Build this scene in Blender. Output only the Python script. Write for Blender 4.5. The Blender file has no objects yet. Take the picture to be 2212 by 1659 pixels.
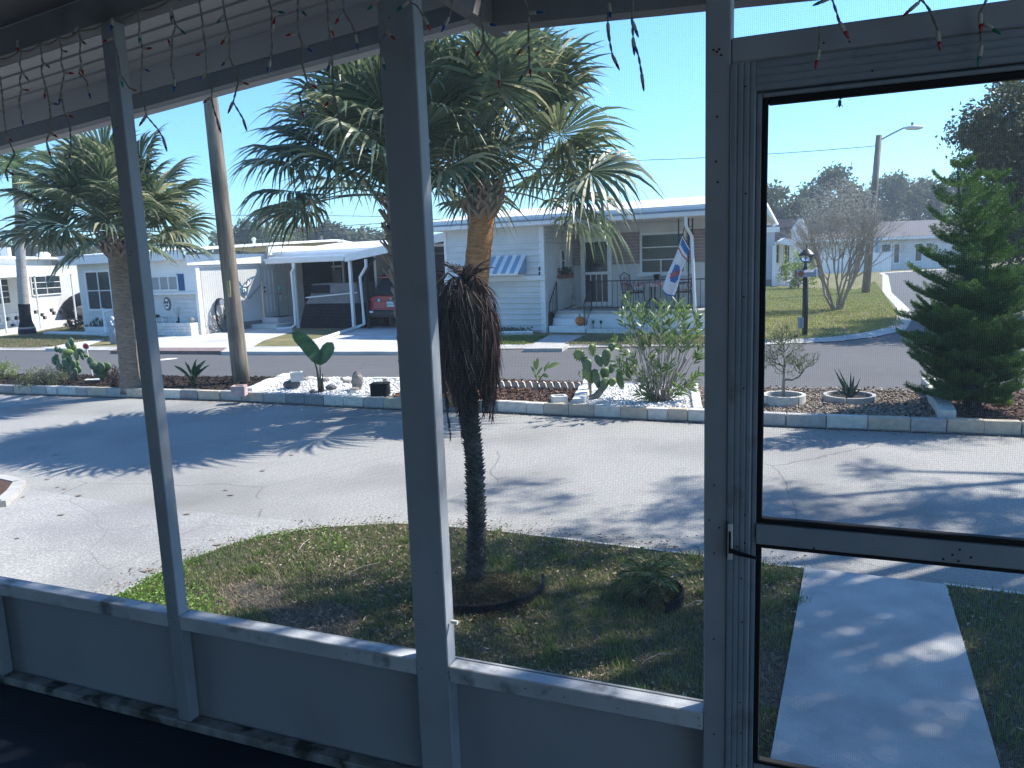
import bpy, bmesh, math, random
import numpy as np
from mathutils import Vector, Matrix

# ---------------------------------------------------------------- camera, light, exposure
sc = bpy.context.scene
COL = sc.collection
rng = random.Random(7)
nr = np.random.default_rng(11)
FPX, CXP, CYP, CAMH = 1661.0, 1106.0, 829.5, 2.0          # photo measured at 2212 x 1659
_p, _r = math.radians(9.07), math.radians(2.1)
_g = np.array([math.cos(_p)*math.sin(_r), math.cos(_p)*math.cos(_r), math.sin(_p)])
_f = np.array([0, 0, 1.0]) - _g*_g[2]; _f /= np.linalg.norm(_f)
_rt = np.cross(_g, _f)
MCAM = np.array([_rt, _f, -_g])
cam_d = bpy.data.cameras.new('camera'); cam = bpy.data.objects.new('camera', cam_d); COL.objects.link(cam)
_X, _Y, _Z = MCAM[:, 0], -MCAM[:, 1], -MCAM[:, 2]
cam.matrix_world = Matrix(((_X[0], _Y[0], _Z[0], 0), (_X[1], _Y[1], _Z[1], 0), (_X[2], _Y[2], _Z[2], CAMH), (0, 0, 0, 1)))
cam_d.sensor_width = 36; cam_d.lens = 36*FPX/2212; cam_d.clip_start = 0.05; cam_d.clip_end = 2000
sc.camera = cam
SUN_EL, SUN_AZ = math.radians(48), math.radians(70)        # azimuth clockwise from +Y
w = bpy.data.worlds.new('World'); sc.world = w; w.use_nodes = True
nt = w.node_tree; bg = nt.nodes['Background']
sky = nt.nodes.new('ShaderNodeTexSky'); sky.sky_type = 'NISHITA'; sky.sun_disc = False
sky.sun_elevation = SUN_EL; sky.sun_rotation = SUN_AZ; sky.altitude = 0; sky.air_density = 1.15; sky.dust_density = 0.15; sky.ozone_density = 3.5
tint = nt.nodes.new('ShaderNodeMix'); tint.data_type = 'RGBA'; tint.blend_type = 'MULTIPLY'; tint.inputs[0].default_value = 1
tint.inputs[7].default_value = (0.52, 0.88, 1.18, 1)       # the cool cast of the whole photograph
nt.links.new(sky.outputs[0], tint.inputs[6]); nt.links.new(tint.outputs[2], bg.inputs[0]); bg.inputs[1].default_value = 0.115
sun_d = bpy.data.lights.new('sun', 'SUN'); sun_d.energy = 4.2; sun_d.angle = math.radians(0.53); sun_d.color = (1, 0.95, 0.86)
sun = bpy.data.objects.new('sun', sun_d); COL.objects.link(sun)
SDIR = Vector((math.sin(SUN_AZ)*math.cos(SUN_EL), math.cos(SUN_AZ)*math.cos(SUN_EL), math.sin(SUN_EL)))
sun.rotation_euler = SDIR.to_track_quat('Z', 'Y').to_euler()
sun.location = (20, 30, 30)
sc.view_settings.view_transform = 'Standard'; sc.view_settings.look = 'None'
sc.view_settings.exposure = 1.2; sc.view_settings.gamma = 1
sc.cycles.max_bounces = 8; sc.cycles.diffuse_bounces = 4; sc.cycles.transparent_max_bounces = 8
sc.cycles.use_denoising = True

# ---------------------------------------------------------------- measuring helpers
REG = dict(A1=(0,0,1000/2212),A2=(1000,0,1000/2212),A3=(2000,0,1000/2212),A4=(2900,0,1132/2209),CA=(0,850,900/2212),CB=(700,850,900/2212),C3=(1600,750,1200/2212),C4=(2832,750,1200/2212),
 B1=(0,2150,1300/2212),B2=(1300,2150,1500/2212),B3=(2700,1900,1332/1966),B4=(0,1450,1300/2212),R1=(3400,500,632/1498),R2=(3400,1100,632/1691),R4=(2900,750,600/2212),L6=(0,950,450/1659),P3=(2800,1380,700/2212),P4=(2200,1150,600/1991),P5=(1100,1400,600/1270),P6=(1350,1000,300/714),P7=(2100,850,400/810),L5=(0,500,900/2212),
 Q1=(0,1330,700/1270),Q4=(1880,1350,540/1270),N2=(590,1120,210/952),FL=(2580,900,200/680),BD=(930,1060,200/793),CH=(2400,1060,320/1270),ST=(300,1240,180/1269),V=(0,0,1.82278))
def px(r, x, y):
    a = REG[r]; return ((a[0]+x*a[2])/1.82278, (a[1]+y*a[2])/1.82278)
def ray(x, y): return MCAM @ np.array([(x-CXP)/FPX, (y-CYP)/FPX, 1.0])
def G(r, x, y, z=0.0):
    "point on the level z seen at that place of the photo"
    d = ray(*px(r, x, y)); t = (z-CAMH)/d[2]; return (d[0]*t, d[1]*t, z)
def AT(r, x, y, Y):
    d = ray(*px(r, x, y)); t = Y/d[1]; return (d[0]*t, Y, CAMH+d[2]*t)
class Frame:
    "vertical reference plane: a along it (rightwards), d behind it (away from the camera), z up"
    def __init__(s, P, yaw, zf=0.0):
        a = math.radians(yaw); s.yaw = a; s.U = np.array([math.cos(a), math.sin(a), 0]); s.N = np.array([-math.sin(a), math.cos(a), 0]); s.P = np.array([P[0], P[1], zf])
    def p(s, a, d, z): 
        q = s.P+s.U*a+s.N*d; return (float(q[0]), float(q[1]), float(q[2]+z))
    def at(s, r, x, y, d=0.0):
        v = ray(*px(r, x, y)); o = np.array([0, 0, CAMH]); t = ((s.P-o)@s.N+d)/(v@s.N); X = o+t*v
        return float((X-s.P)@s.U), float(X[2]-s.P[2])

# ---------------------------------------------------------------- materials
MATS = {}
def mat(name, c1, c2=None, scale=6.0, rough=0.75, bump=0.0, bscale=None, metal=0.0, spec=0.4, transl=0.0, island=False, detail=4.0, contrast=(0.35, 0.65), aniso=None, c3=None, s3=1.5, t3=(0.5, 0.75), emit=0, alpha=None):
    if name in MATS: return MATS[name]
    m = bpy.data.materials.new(name); m.use_nodes = True; N = m.node_tree.nodes; L = m.node_tree.links
    b = N['Principled BSDF']; out = N['Material Output']
    b.inputs['Roughness'].default_value = rough; b.inputs['Metallic'].default_value = metal
    b.inputs['Specular IOR Level'].default_value = spec
    col = None
    geo = N.new('ShaderNodeNewGeometry')
    vec = geo.outputs['Position']
    if aniso:
        mp = N.new('ShaderNodeMapping'); mp.inputs['Scale'].default_value = aniso; L.new(vec, mp.inputs[0]); vec = mp.outputs[0]
    if c2 is not None:
        mx = N.new('ShaderNodeMix'); mx.data_type = 'RGBA'; mx.inputs[6].default_value = (*c1, 1); mx.inputs[7].default_value = (*c2, 1)
        if island: L.new(geo.outputs['Random Per Island'], mx.inputs[0])
        else:
            n = N.new('ShaderNodeTexNoise'); n.inputs['Scale'].default_value = scale; n.inputs['Detail'].default_value = detail; L.new(vec, n.inputs['Vector'])
            mr = N.new('ShaderNodeMapRange'); mr.inputs[1].default_value = contrast[0]; mr.inputs[2].default_value = contrast[1]
            L.new(n.outputs[0], mr.inputs[0]); L.new(mr.outputs[0], mx.inputs[0])
        col = mx.outputs[2]
    else:
        rg = N.new('ShaderNodeRGB'); rg.outputs[0].default_value = (*c1, 1); col = rg.outputs[0]
    if c3 is not None:
        n = N.new('ShaderNodeTexNoise'); n.inputs['Scale'].default_value = s3; n.inputs['Detail'].default_value = 6; L.new(geo.outputs['Position'], n.inputs['Vector'])
        mr = N.new('ShaderNodeMapRange'); mr.inputs[1].default_value = t3[0]; mr.inputs[2].default_value = t3[1]; L.new(n.outputs[0], mr.inputs[0])
        mx = N.new('ShaderNodeMix'); mx.data_type = 'RGBA'; L.new(mr.outputs[0], mx.inputs[0]); L.new(col, mx.inputs[6]); mx.inputs[7].default_value = (*c3, 1); col = mx.outputs[2]
    L.new(col, b.inputs['Base Color'])
    if bump:
        n = N.new('ShaderNodeTexNoise'); n.inputs['Scale'].default_value = bscale or scale*4; n.inputs['Detail'].default_value = 5; L.new(vec, n.inputs['Vector'])
        bp = N.new('ShaderNodeBump'); bp.inputs['Strength'].default_value = 1; bp.inputs['Distance'].default_value = bump; L.new(n.outputs[0], bp.inputs['Height']); L.new(bp.outputs[0], b.inputs['Normal'])
    if transl:
        t = N.new('ShaderNodeBsdfTranslucent'); ms = N.new('ShaderNodeMixShader'); ms.inputs[0].default_value = transl
        hs = N.new('ShaderNodeHueSaturation'); hs.inputs['Saturation'].default_value = 1.15; hs.inputs['Value'].default_value = 1.8; L.new(col, hs.inputs['Color'])
        L.new(hs.outputs[0], t.inputs[0]); L.new(b.outputs[0], ms.inputs[1]); L.new(t.outputs[0], ms.inputs[2]); L.new(ms.outputs[0], out.inputs[0])
    if alpha is not None:
        b.inputs['Transmission Weight'].default_value = alpha
    MATS[name] = m; return m

def asphalt(name, base, speck, crack, patch, crack_scale=0.22, lo=0.25):
    m = mat(name, base, speck, scale=55, rough=0.92, bump=0.004, bscale=90, detail=3, contrast=(0.45, 0.75), c3=patch, s3=0.55, t3=(0.45, 0.75), spec=0.2)
    N = m.node_tree.nodes; L = m.node_tree.links; b = N['Principled BSDF']; src = b.inputs['Base Color'].links[0].from_socket
    g = N.new('ShaderNodeNewGeometry'); n = N.new('ShaderNodeTexNoise'); n.inputs['Scale'].default_value = 1.3; n.inputs['Detail'].default_value = 6
    L.new(g.outputs['Position'], n.inputs['Vector'])
    mx = N.new('ShaderNodeMix'); mx.data_type = 'VECTOR'; mx.inputs[0].default_value = 0.22; L.new(g.outputs['Position'], mx.inputs[4]); L.new(n.outputs[1], mx.inputs[5])
    v = N.new('ShaderNodeTexVoronoi'); v.feature = 'DISTANCE_TO_EDGE'; v.inputs['Scale'].default_value = crack_scale*2; L.new(mx.outputs[1], v.inputs['Vector'])
    lt = N.new('ShaderNodeMath'); lt.operation = 'LESS_THAN'; lt.inputs[1].default_value = 0.0022; L.new(v.outputs[0], lt.inputs[0])
    n2 = N.new('ShaderNodeTexNoise'); n2.inputs['Scale'].default_value = 0.5; L.new(g.outputs['Position'], n2.inputs['Vector'])
    gt = N.new('ShaderNodeMath'); gt.operation = 'GREATER_THAN'; gt.inputs[1].default_value = 0.5; L.new(n2.outputs[0], gt.inputs[0])
    mu = N.new('ShaderNodeMath'); mu.operation = 'MULTIPLY'; L.new(lt.outputs[0], mu.inputs[0]); L.new(gt.outputs[0], mu.inputs[1])
    mu2 = N.new('ShaderNodeMath'); mu2.operation = 'MULTIPLY'; mu2.inputs[1].default_value = 0.55; L.new(mu.outputs[0], mu2.inputs[0])
    cm = N.new('ShaderNodeMix'); cm.data_type = 'RGBA'; L.new(mu2.outputs[0], cm.inputs[0]); L.new(src, cm.inputs[6]); cm.inputs[7].default_value = (*crack, 1)
    L.new(cm.outputs[2], b.inputs['Base Color']); return m

# ---------------------------------------------------------------- geometry helpers
class MB:
    def __init__(s): s.v = []; s.f = []
    def add(s, vs, fs):
        o = len(s.v); s.v += [tuple(map(float, q)) for q in vs]; s.f += [tuple(i+o for i in f) for f in fs]; return s
    def hexa(s, c):  # 8 corners: bottom 4 ccw, top 4 ccw
        return s.add(c, [(0,3,2,1),(4,5,6,7),(0,1,5,4),(1,2,6,5),(2,3,7,6),(3,0,4,7)])
    def box(s, fr, a0, a1, d0, d1, z0, z1):
        return s.hexa([fr.p(a0,d0,z0),fr.p(a1,d0,z0),fr.p(a1,d1,z0),fr.p(a0,d1,z0),fr.p(a0,d0,z1),fr.p(a1,d0,z1),fr.p(a1,d1,z1),fr.p(a0,d1,z1)])
    def wbox(s, x0, x1, y0, y1, z0, z1):
        return s.hexa([(x0,y0,z0),(x1,y0,z0),(x1,y1,z0),(x0,y1,z0),(x0,y0,z1),(x1,y0,z1),(x1,y1,z1),(x0,y1,z1)])
    def prism(s, poly, z0, z1):
        n = len(poly); s.add([(p[0],p[1],z0) for p in poly]+[(p[0],p[1],z1) for p in poly], [tuple(range(n))[::-1], tuple(range(n,2*n))]+[(i,(i+1)%n,n+(i+1)%n,n+i) for i in range(n)]); return s
    def sweep(s, fr, poly, a0, a1):  # poly of (d,z) swept along a
        n = len(poly); caps = [tuple(range(n)), tuple(range(n,2*n))[::-1]] if n < 6 or n % 2 else [(i,i+1,n-2-i,n-1-i) for i in range(n//2-1)]+[(n+n-1-i,n+n-2-i,n+i+1,n+i) for i in range(n//2-1)]
        s.add([fr.p(a0,d,z) for d,z in poly]+[fr.p(a1,d,z) for d,z in poly], caps+[(i,n+i,n+(i+1)%n,(i+1)%n) for i in range(n)]); return s
    def face(s, fr, poly, d0, d1):  # poly of (a,z) given thickness in d
        n = len(poly); s.add([fr.p(a,d0,z) for a,z in poly]+[fr.p(a,d1,z) for a,z in poly], [tuple(range(n)), tuple(range(n,2*n))[::-1]]+[(i,n+i,n+(i+1)%n,(i+1)%n) for i in range(n)]); return s
    def tube(s, pts, rad, n=6, cap=True):
        pts = [Vector(p) for p in pts]; m = len(pts)
        if not hasattr(rad, '__len__'): rad = [rad]*m
        vs = []; up = Vector((0.13, 0.21, 1)).normalized()
        for i, p in enumerate(pts):
            t = (pts[min(i+1,m-1)]-pts[max(i-1,0)]).normalized()
            if abs(t.dot(up)) > 0.97: u = Vector((1,0.1,0)).cross(t).normalized()
            else: u = up.cross(t).normalized()
            if i and u.dot(lu) < 0: u = -u
            lu = u; v = t.cross(u)
            for k in range(n):
                a = 2*math.pi*k/n; vs.append(p+(u*math.cos(a)+v*math.sin(a))*rad[i])
        fs = [(i*n+k, i*n+(k+1)%n, (i+1)*n+(k+1)%n, (i+1)*n+k) for i in range(m-1) for k in range(n)]
        if cap: fs += [tuple(range(n))[::-1], tuple(range((m-1)*n, m*n))]
        return s.add(vs, fs)
    def lathe(s, c, prof, n=12, sx=1, sy=1):  # prof of (r,z)
        m = len(prof); vs = [(c[0]+r*math.cos(2*math.pi*k/n)*sx, c[1]+r*math.sin(2*math.pi*k/n)*sy, c[2]+z) for r,z in prof for k in range(n)]
        fs = [(i*n+k, i*n+(k+1)%n, (i+1)*n+(k+1)%n, (i+1)*n+k) for i in range(m-1) for k in range(n)]+[tuple(range(n))[::-1], tuple(range((m-1)*n, m*n))]
        return s.add(vs, fs)
    def ball(s, c, r, n=8, sz=1.0, jit=0.0, sx=1, sy=1):
        m = max(3, n//2); vs = []; 
        for i in range(m+1):
            th = math.pi*i/m
            for k in range(n):
                a = 2*math.pi*k/n; q = r*(1+rng.uniform(-jit, jit)); vs.append((c[0]+q*sx*math.sin(th)*math.cos(a), c[1]+q*sy*math.sin(th)*math.sin(a), c[2]+q*sz*math.cos(th)))
        return s.add(vs, [(i*n+k, (i+1)*n+k, (i+1)*n+(k+1)%n, i*n+(k+1)%n) for i in range(m) for k in range(n)])
    def build(s, name, m, parent=None, smooth=False, kind=None, base=None, bevel=0):
        me = bpy.data.meshes.new(name)
        off = np.array(parent_loc(parent) if base is None else base)
        v = np.array(s.v, dtype=float).reshape(-1, 3)-off
        me.from_pydata(v.tolist(), [], s.f)
        if smooth: me.polygons.foreach_set('use_smooth', [True]*len(me.polygons))
        for q in (m if isinstance(m, (list, tuple)) else [m]): me.materials.append(q)
        o = bpy.data.objects.new(name, me); COL.objects.link(o)
        if parent is not None: o.parent = parent
        if base is not None and parent is None: o.location = base
        if base is not None and parent is not None: o.location = tuple(np.array(base)-np.array(parent_loc(parent)))
        if kind: o['kind'] = kind
        if bevel:
            bm = bmesh.new(); bm.from_mesh(me); bmesh.ops.bevel(bm, geom=list(bm.edges), offset=bevel, segments=1, affect='EDGES'); bm.to_mesh(me); bm.free()
        return o
def parent_loc(p):
    if p is None: return (0, 0, 0)
    l = np.array(p.location); q = p.parent
    while q is not None: l = l+np.array(q.location); q = q.parent
    return l
def thing(name, label, cat, loc=(0, 0, 0), group=None):
    o = bpy.data.objects.new(name, None); COL.objects.link(o); o.location = loc; o.empty_display_size = 0.1
    o['label'] = label; o['category'] = cat
    if group: o['group'] = group
    return o
def tag(o, label, cat, group=None):
    o['label'] = label; o['category'] = cat
    if group: o['group'] = group
    return o
def strips(name, P, W, m, parent=None, kind=None, base=None, smooth=False):
    "P (n,k,3) centre lines, W (n,k,3) half width vectors -> ribbons"
    n, k, _ = P.shape
    off = np.array(parent_loc(parent) if base is None else base)
    V = np.stack([P-W, P+W], axis=2).reshape(-1, 3)-off
    i = np.arange(n)[:, None]*(2*k)+np.arange(k-1)[None, :]*2
    F = np.stack([i, i+1, i+3, i+2], axis=-1).reshape(-1, 4)
    return npmesh(name, V, F, m, parent, kind, base, smooth)
def npmesh(name, V, F, m, parent=None, kind=None, base=None, smooth=False):
    me = bpy.data.meshes.new(name); k = F.shape[1]
    me.vertices.add(len(V)); me.vertices.foreach_set('co', np.ascontiguousarray(V, dtype=np.float32).ravel())
    me.loops.add(F.size); me.loops.foreach_set('vertex_index', np.ascontiguousarray(F, dtype=np.int32).ravel())
    me.polygons.add(len(F)); me.polygons.foreach_set('loop_start', np.arange(len(F), dtype=np.int32)*k); me.polygons.foreach_set('loop_total', np.full(len(F), k, dtype=np.int32))
    if smooth: me.polygons.foreach_set('use_smooth', np.ones(len(F), dtype=bool))
    me.update(calc_edges=True); me.materials.append(m)
    o = bpy.data.objects.new(name, me); COL.objects.link(o)
    if parent is not None: o.parent = parent
    if base is not None: o.location = tuple(np.array(base)-np.array(parent_loc(parent)))
    if kind: o['kind'] = kind
    return o
def unit(a): return a/np.maximum(np.linalg.norm(a, axis=-1, keepdims=True), 1e-9)
def leaves(name, C, D, Ln, Wd, m, parent=None, kind=None, base=None, bend=0.25):
    "diamond leaves, folded: C centres (n,3), D directions (n,3)"
    n = len(C); D = unit(D); R = unit(nr.normal(size=(n, 3))); S = unit(np.cross(D, R)); Nn = np.cross(S, D)
    Ln = np.broadcast_to(Ln, n)[:, None]; Wd = np.broadcast_to(Wd, n)[:, None]
    a = C-D*Ln*0.5; t = C+D*Ln*0.5-Nn*Ln*bend*0.4; mid = C+Nn*Ln*bend*0.2
    l = mid-S*Wd*0.5; r = mid+S*Wd*0.5
    V = np.stack([a, l, t, r], axis=1).reshape(-1, 3)-np.array(parent_loc(parent) if base is None else base)
    F = np.arange(4*n).reshape(-1, 4)
    return npmesh(name, V, F, m, parent, kind, base)
def pts_in(poly, n):
    P = np.array([(p[0], p[1]) for p in poly]); lo, hi = P.min(0), P.max(0); out = []
    tot = 0
    while tot < n:
        q = nr.uniform(lo, hi, size=(n*2, 2)); ins = np.zeros(len(q), bool); j = len(P)-1
        for i in range(len(P)):
            c = ((P[i,1] > q[:,1]) != (P[j,1] > q[:,1])) & (q[:,0] < (P[j,0]-P[i,0])*(q[:,1]-P[i,1])/(P[j,1]-P[i,1]+1e-12)+P[i,0]); ins ^= c; j = i
        out.append(q[ins]); tot += ins.sum()
    return np.concatenate(out)[:n]
def sheet(name, poly, z, m, kind='structure', thick=0):
    b = MB()
    if thick: b.prism([(p[0], p[1]) for p in poly], z-thick, z)
    else: b.add([(p[0], p[1], z) for p in poly], [tuple(range(len(poly)))])
    o = b.build(name, m)
    bm = bmesh.new(); bm.from_mesh(o.data); bmesh.ops.recalc_face_normals(bm, faces=bm.faces[:])
    if not thick:
        for f in bm.faces:
            if f.normal.z < 0: f.normal_flip()
    bmesh.ops.triangulate(bm, faces=[f for f in bm.faces if len(f.verts) > 4]); bm.to_mesh(o.data); bm.free()
    if kind: o['kind'] = kind
    return o
def offset_line(L, w):
    out = []
    for i, p in enumerate(L):
        a = np.array(L[max(i-1,0)][:2]); b = np.array(L[min(i+1,len(L)-1)][:2]); t = (b-a)/np.linalg.norm(b-a); out.append((p[0]-t[1]*w, p[1]+t[0]*w))
    return out
def along(L, step):
    "points every step metres on a polyline, with tangent angle"
    out = []; carry = 0
    for a, b in zip(L[:-1], L[1:]):
        a = np.array(a[:2]); b = np.array(b[:2]); l = np.linalg.norm(b-a); t = (b-a)/l; s = carry
        while s < l: out.append((*(a+t*s), math.atan2(t[1], t[0]))); s += step
        carry = s-l
    return out
def bar(mb, p, q, r, n=5): return mb.tube([p, q], r, n)
# ---------------------------------------------------------------- the materials
m_road = asphalt('old_asphalt', (0.27,0.265,0.25), (0.46,0.45,0.43), (0.12,0.115,0.11), (0.185,0.182,0.176))
m_apron = asphalt('worn_apron', (0.30,0.295,0.285), (0.54,0.53,0.51), (0.15,0.145,0.14), (0.17,0.175,0.185), 0.4)
m_far = asphalt('dark_asphalt', (0.10,0.10,0.102), (0.145,0.145,0.145), (0.07,0.07,0.07), (0.12,0.12,0.122))
m_conc = mat('pale_concrete', (0.36,0.35,0.33), (0.48,0.465,0.435), scale=3, rough=0.9, bump=0.003, bscale=60, c3=(0.34,0.33,0.31), s3=1.2)
m_walk = mat('walk_concrete', (0.36,0.36,0.355), (0.46,0.455,0.44), scale=5, rough=0.9, bump=0.003, bscale=70, c3=(0.29,0.29,0.285), s3=2.1)
m_white_c = mat('white_driveway', (0.46,0.45,0.425), (0.56,0.545,0.515), scale=2, rough=0.9, bump=0.002, c3=(0.38,0.37,0.35), s3=0.8)
m_paver = mat('reddish_paver', (0.17,0.12,0.11), (0.24,0.18,0.165), scale=9, rough=0.9)
m_soil = mat('sandy_lawn_soil', (0.05,0.045,0.03), (0.14,0.12,0.095), scale=30, rough=1, bump=0.03, bscale=60, c3=(0.05,0.065,0.035), s3=2)
m_lawn = mat('far_lawn', (0.11,0.125,0.045), (0.24,0.20,0.09), scale=1.6, rough=1, bump=0.05, bscale=30, c3=(0.30,0.24,0.13), s3=0.9, detail=8)
m_mulch_d = mat('black_mulch_soil', (0.015,0.012,0.011), (0.035,0.026,0.022), scale=20, rough=1, bump=0.03, bscale=40)
m_mulch_b = mat('brown_mulch_soil', (0.06,0.035,0.025), (0.12,0.07,0.05), scale=20, rough=1, bump=0.03, bscale=40)
m_chip_d = mat('black_mulch_chips', (0.012,0.01,0.01), (0.06,0.04,0.03), island=True, rough=0.95)
m_chip_b = mat('brown_mulch_chips', (0.07,0.035,0.025), (0.26,0.16,0.12), island=True, rough=0.9)
m_peb_w = mat('white_pebbles', (0.55,0.55,0.55), (0.86,0.85,0.83), island=True, rough=0.7)
m_peb_b = mat('brown_pebbles', (0.12,0.09,0.07), (0.42,0.35,0.28), island=True, rough=0.85)
m_bed_w = mat('white_gravel_bed', (0.4,0.4,0.4), (0.6,0.6,0.58), scale=40, rough=0.9)
m_bed_b = mat('brown_gravel_bed', (0.10,0.08,0.06), (0.22,0.18,0.14), scale=40, rough=0.95, bump=0.02)
m_block = [mat('edging_block_%s' % n, c, tuple(q*1.25 for q in c), scale=14, rough=0.9, bump=0.004) for n, c in (('grey', (0.33,0.32,0.30)), ('tan', (0.42,0.36,0.28)), ('pale', (0.5,0.48,0.43)), ('dark', (0.22,0.22,0.22)))]
m_wblock = mat('white_painted_block', (0.6,0.6,0.57), (0.72,0.71,0.68), scale=8, rough=0.85, bump=0.003)
m_wood = mat('shade_blued_porch_paint', (0.265,0.285,0.315), (0.32,0.34,0.375), scale=3, rough=0.6, bump=0.0015, bscale=40, c3=(0.22,0.225,0.24), s3=4.5, t3=(0.55,0.8), aniso=(1,1,0.35))  # white paint darkened and blued: cool shade put into the base colour
m_sill = mat('weathered_sill_paint', (0.38,0.40,0.43), (0.5,0.52,0.55), scale=6, rough=0.55, bump=0.002, bscale=60, c3=(0.14,0.14,0.14), s3=9, t3=(0.58,0.72))
m_panel = mat('kick_panel_paint', (0.28,0.295,0.32), (0.32,0.34,0.365), scale=1.4, rough=0.65, bump=0.001, c3=(0.245,0.255,0.27), s3=2.5)
m_plate = mat('dirty_floor_plate', (0.16,0.165,0.16), (0.30,0.305,0.305), scale=14, rough=0.85, bump=0.003, c3=(0.05,0.05,0.042), s3=9, t3=(0.5,0.6))
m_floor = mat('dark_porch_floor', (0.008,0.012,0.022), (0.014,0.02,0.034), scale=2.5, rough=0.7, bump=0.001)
m_alu = mat('fluted_aluminium', (0.195,0.23,0.265), (0.24,0.275,0.315), scale=7, rough=0.6, metal=0.0, bump=0.001, c3=(0.13,0.13,0.13), s3=12, t3=(0.6,0.8))
m_gask = mat('black_gasket', (0.006,0.006,0.008), rough=0.8)
m_ceil = mat('white_pan_roof', (0.5,0.5,0.51), (0.56,0.56,0.57), scale=2, rough=0.5)
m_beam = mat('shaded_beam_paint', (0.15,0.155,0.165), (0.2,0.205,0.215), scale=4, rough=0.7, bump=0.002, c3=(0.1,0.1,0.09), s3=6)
m_wire = mat('screen_fibre', (0.35,0.37,0.39), rough=0.6)
m_nail = mat('nail_rust', (0.02,0.015,0.012), rough=0.7)
m_plast = mat('white_plastic', (0.6,0.6,0.58), rough=0.4)
m_black = mat('black_metal', (0.012,0.013,0.016), rough=0.45)
m_white = mat('white_paint', (0.74,0.74,0.73), (0.8,0.8,0.79), scale=3, rough=0.55)
m_white2 = mat('aged_white_siding', (0.56,0.565,0.55), (0.66,0.66,0.64), scale=1.5, rough=0.6)
m_cream = mat('cream_siding', (0.58,0.57,0.54), (0.63,0.62,0.59), scale=1.2, rough=0.65)
m_roofw = mat('white_roof_coating', (0.78,0.78,0.77), (0.84,0.84,0.83), scale=0.8, rough=0.6)
m_glass = mat('dark_window_glass', (0.012,0.022,0.028), (0.03,0.042,0.048), scale=2.5, rough=0.12, spec=0.35)
m_blind = mat('window_blind', (0.32,0.33,0.33), rough=0.7)
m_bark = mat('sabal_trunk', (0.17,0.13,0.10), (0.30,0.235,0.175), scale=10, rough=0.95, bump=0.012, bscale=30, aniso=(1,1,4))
m_bark_o = mat('sabal_trunk_sunlit', (0.26,0.12,0.05), (0.45,0.25,0.11), scale=11, rough=0.9, bump=0.015, bscale=26, aniso=(1,1,4))  # bark copy with the orange of the sunlight put into its colour
m_boot = mat('palm_boots', (0.16,0.12,0.09), (0.33,0.26,0.2), island=True, rough=0.9)
m_frond = mat('sabal_frond_leaf', (0.042,0.07,0.04), (0.155,0.19,0.105), island=True, rough=0.42, spec=0.5, transl=0.22)
m_frondl = mat('sabal_frond_pale', (0.2,0.21,0.12), (0.4,0.38,0.24), island=True, rough=0.5, transl=0.35)
m_petiole = mat('petiole_green', (0.07,0.09,0.035), (0.12,0.13,0.06), scale=8, rough=0.5)
m_dead = mat('dead_frond', (0.022,0.02,0.024), (0.11,0.085,0.075), island=True, rough=0.85, transl=0.1)
m_dead2 = mat('dead_frond_sunlit', (0.04,0.022,0.02), (0.13,0.075,0.06), island=True, rough=0.85, transl=0.15)  # redder dead fronds for the right side, sunlight put into their colour
m_pyg = mat('pygmy_trunk', (0.045,0.042,0.04), (0.10,0.095,0.09), scale=18, rough=1, bump=0.006, bscale=60, c3=(0.16,0.15,0.13), s3=8)
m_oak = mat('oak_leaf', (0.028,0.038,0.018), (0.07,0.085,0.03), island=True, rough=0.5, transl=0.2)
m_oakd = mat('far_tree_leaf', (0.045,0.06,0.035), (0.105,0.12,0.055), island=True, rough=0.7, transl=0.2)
m_obark = mat('oak_bark', (0.07,0.06,0.055), (0.14,0.12,0.105), scale=9, rough=1, bump=0.02)
m_pine = mat('norfolk_needle', (0.018,0.05,0.018), (0.12,0.21,0.045), island=True, rough=0.6, transl=0.25)
m_grass = mat('lawn_blade', (0.06,0.105,0.03), (0.17,0.22,0.07), island=True, rough=0.6, transl=0.3)
m_dry = mat('dry_blade', (0.17,0.13,0.08), (0.36,0.29,0.19), island=True, rough=0.8, transl=0.2)
m_litter = mat('dead_leaf', (0.11,0.075,0.05), (0.42,0.34,0.26), island=True, rough=0.8)
m_weed = mat('bright_weed', (0.10,0.19,0.04), (0.24,0.36,0.08), island=True, rough=0.5, transl=0.3)
m_pole = mat('weathered_pole', (0.15,0.125,0.095), (0.29,0.25,0.20), scale=6, rough=0.95, bump=0.008, bscale=18, aniso=(3,3,0.25), c3=(0.10,0.085,0.07), s3=1.3)
m_cactus = mat('prickly_pear', (0.06,0.11,0.055), (0.13,0.19,0.09), island=True, rough=0.5)
m_cactusl = mat('young_pear_pad', (0.14,0.21,0.06), (0.24,0.3,0.11), island=True, rough=0.5, transl=0.1)
m_olea = mat('oleander_leaf', (0.07,0.12,0.04), (0.17,0.23,0.08), island=True, rough=0.4, transl=0.3)
m_twig = mat('pale_twig', (0.22,0.2,0.165), (0.38,0.35,0.3), scale=20, rough=0.9)
m_twigd = mat('grey_twig', (0.14,0.13,0.12), (0.25,0.23,0.21), scale=20, rough=0.9)
m_strel = mat('broad_leaf', (0.025,0.065,0.03), (0.06,0.12,0.05), scale=9, rough=0.4, transl=0.25)
m_stone = mat('rough_stone', (0.22,0.20,0.18), (0.42,0.39,0.34), scale=12, rough=0.95, bump=0.02)
m_orange = mat('pumpkin_orange', (0.55,0.13,0.02), (0.68,0.19,0.03), scale=8, rough=0.5)
m_red = mat('car_paint_red', (0.34,0.015,0.03), rough=0.25, spec=0.6)
m_tyre = mat('tyre_rubber', (0.012,0.012,0.013), rough=0.9)
m_blue = mat('deep_blue', (0.02,0.09,0.22), rough=0.6)
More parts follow.
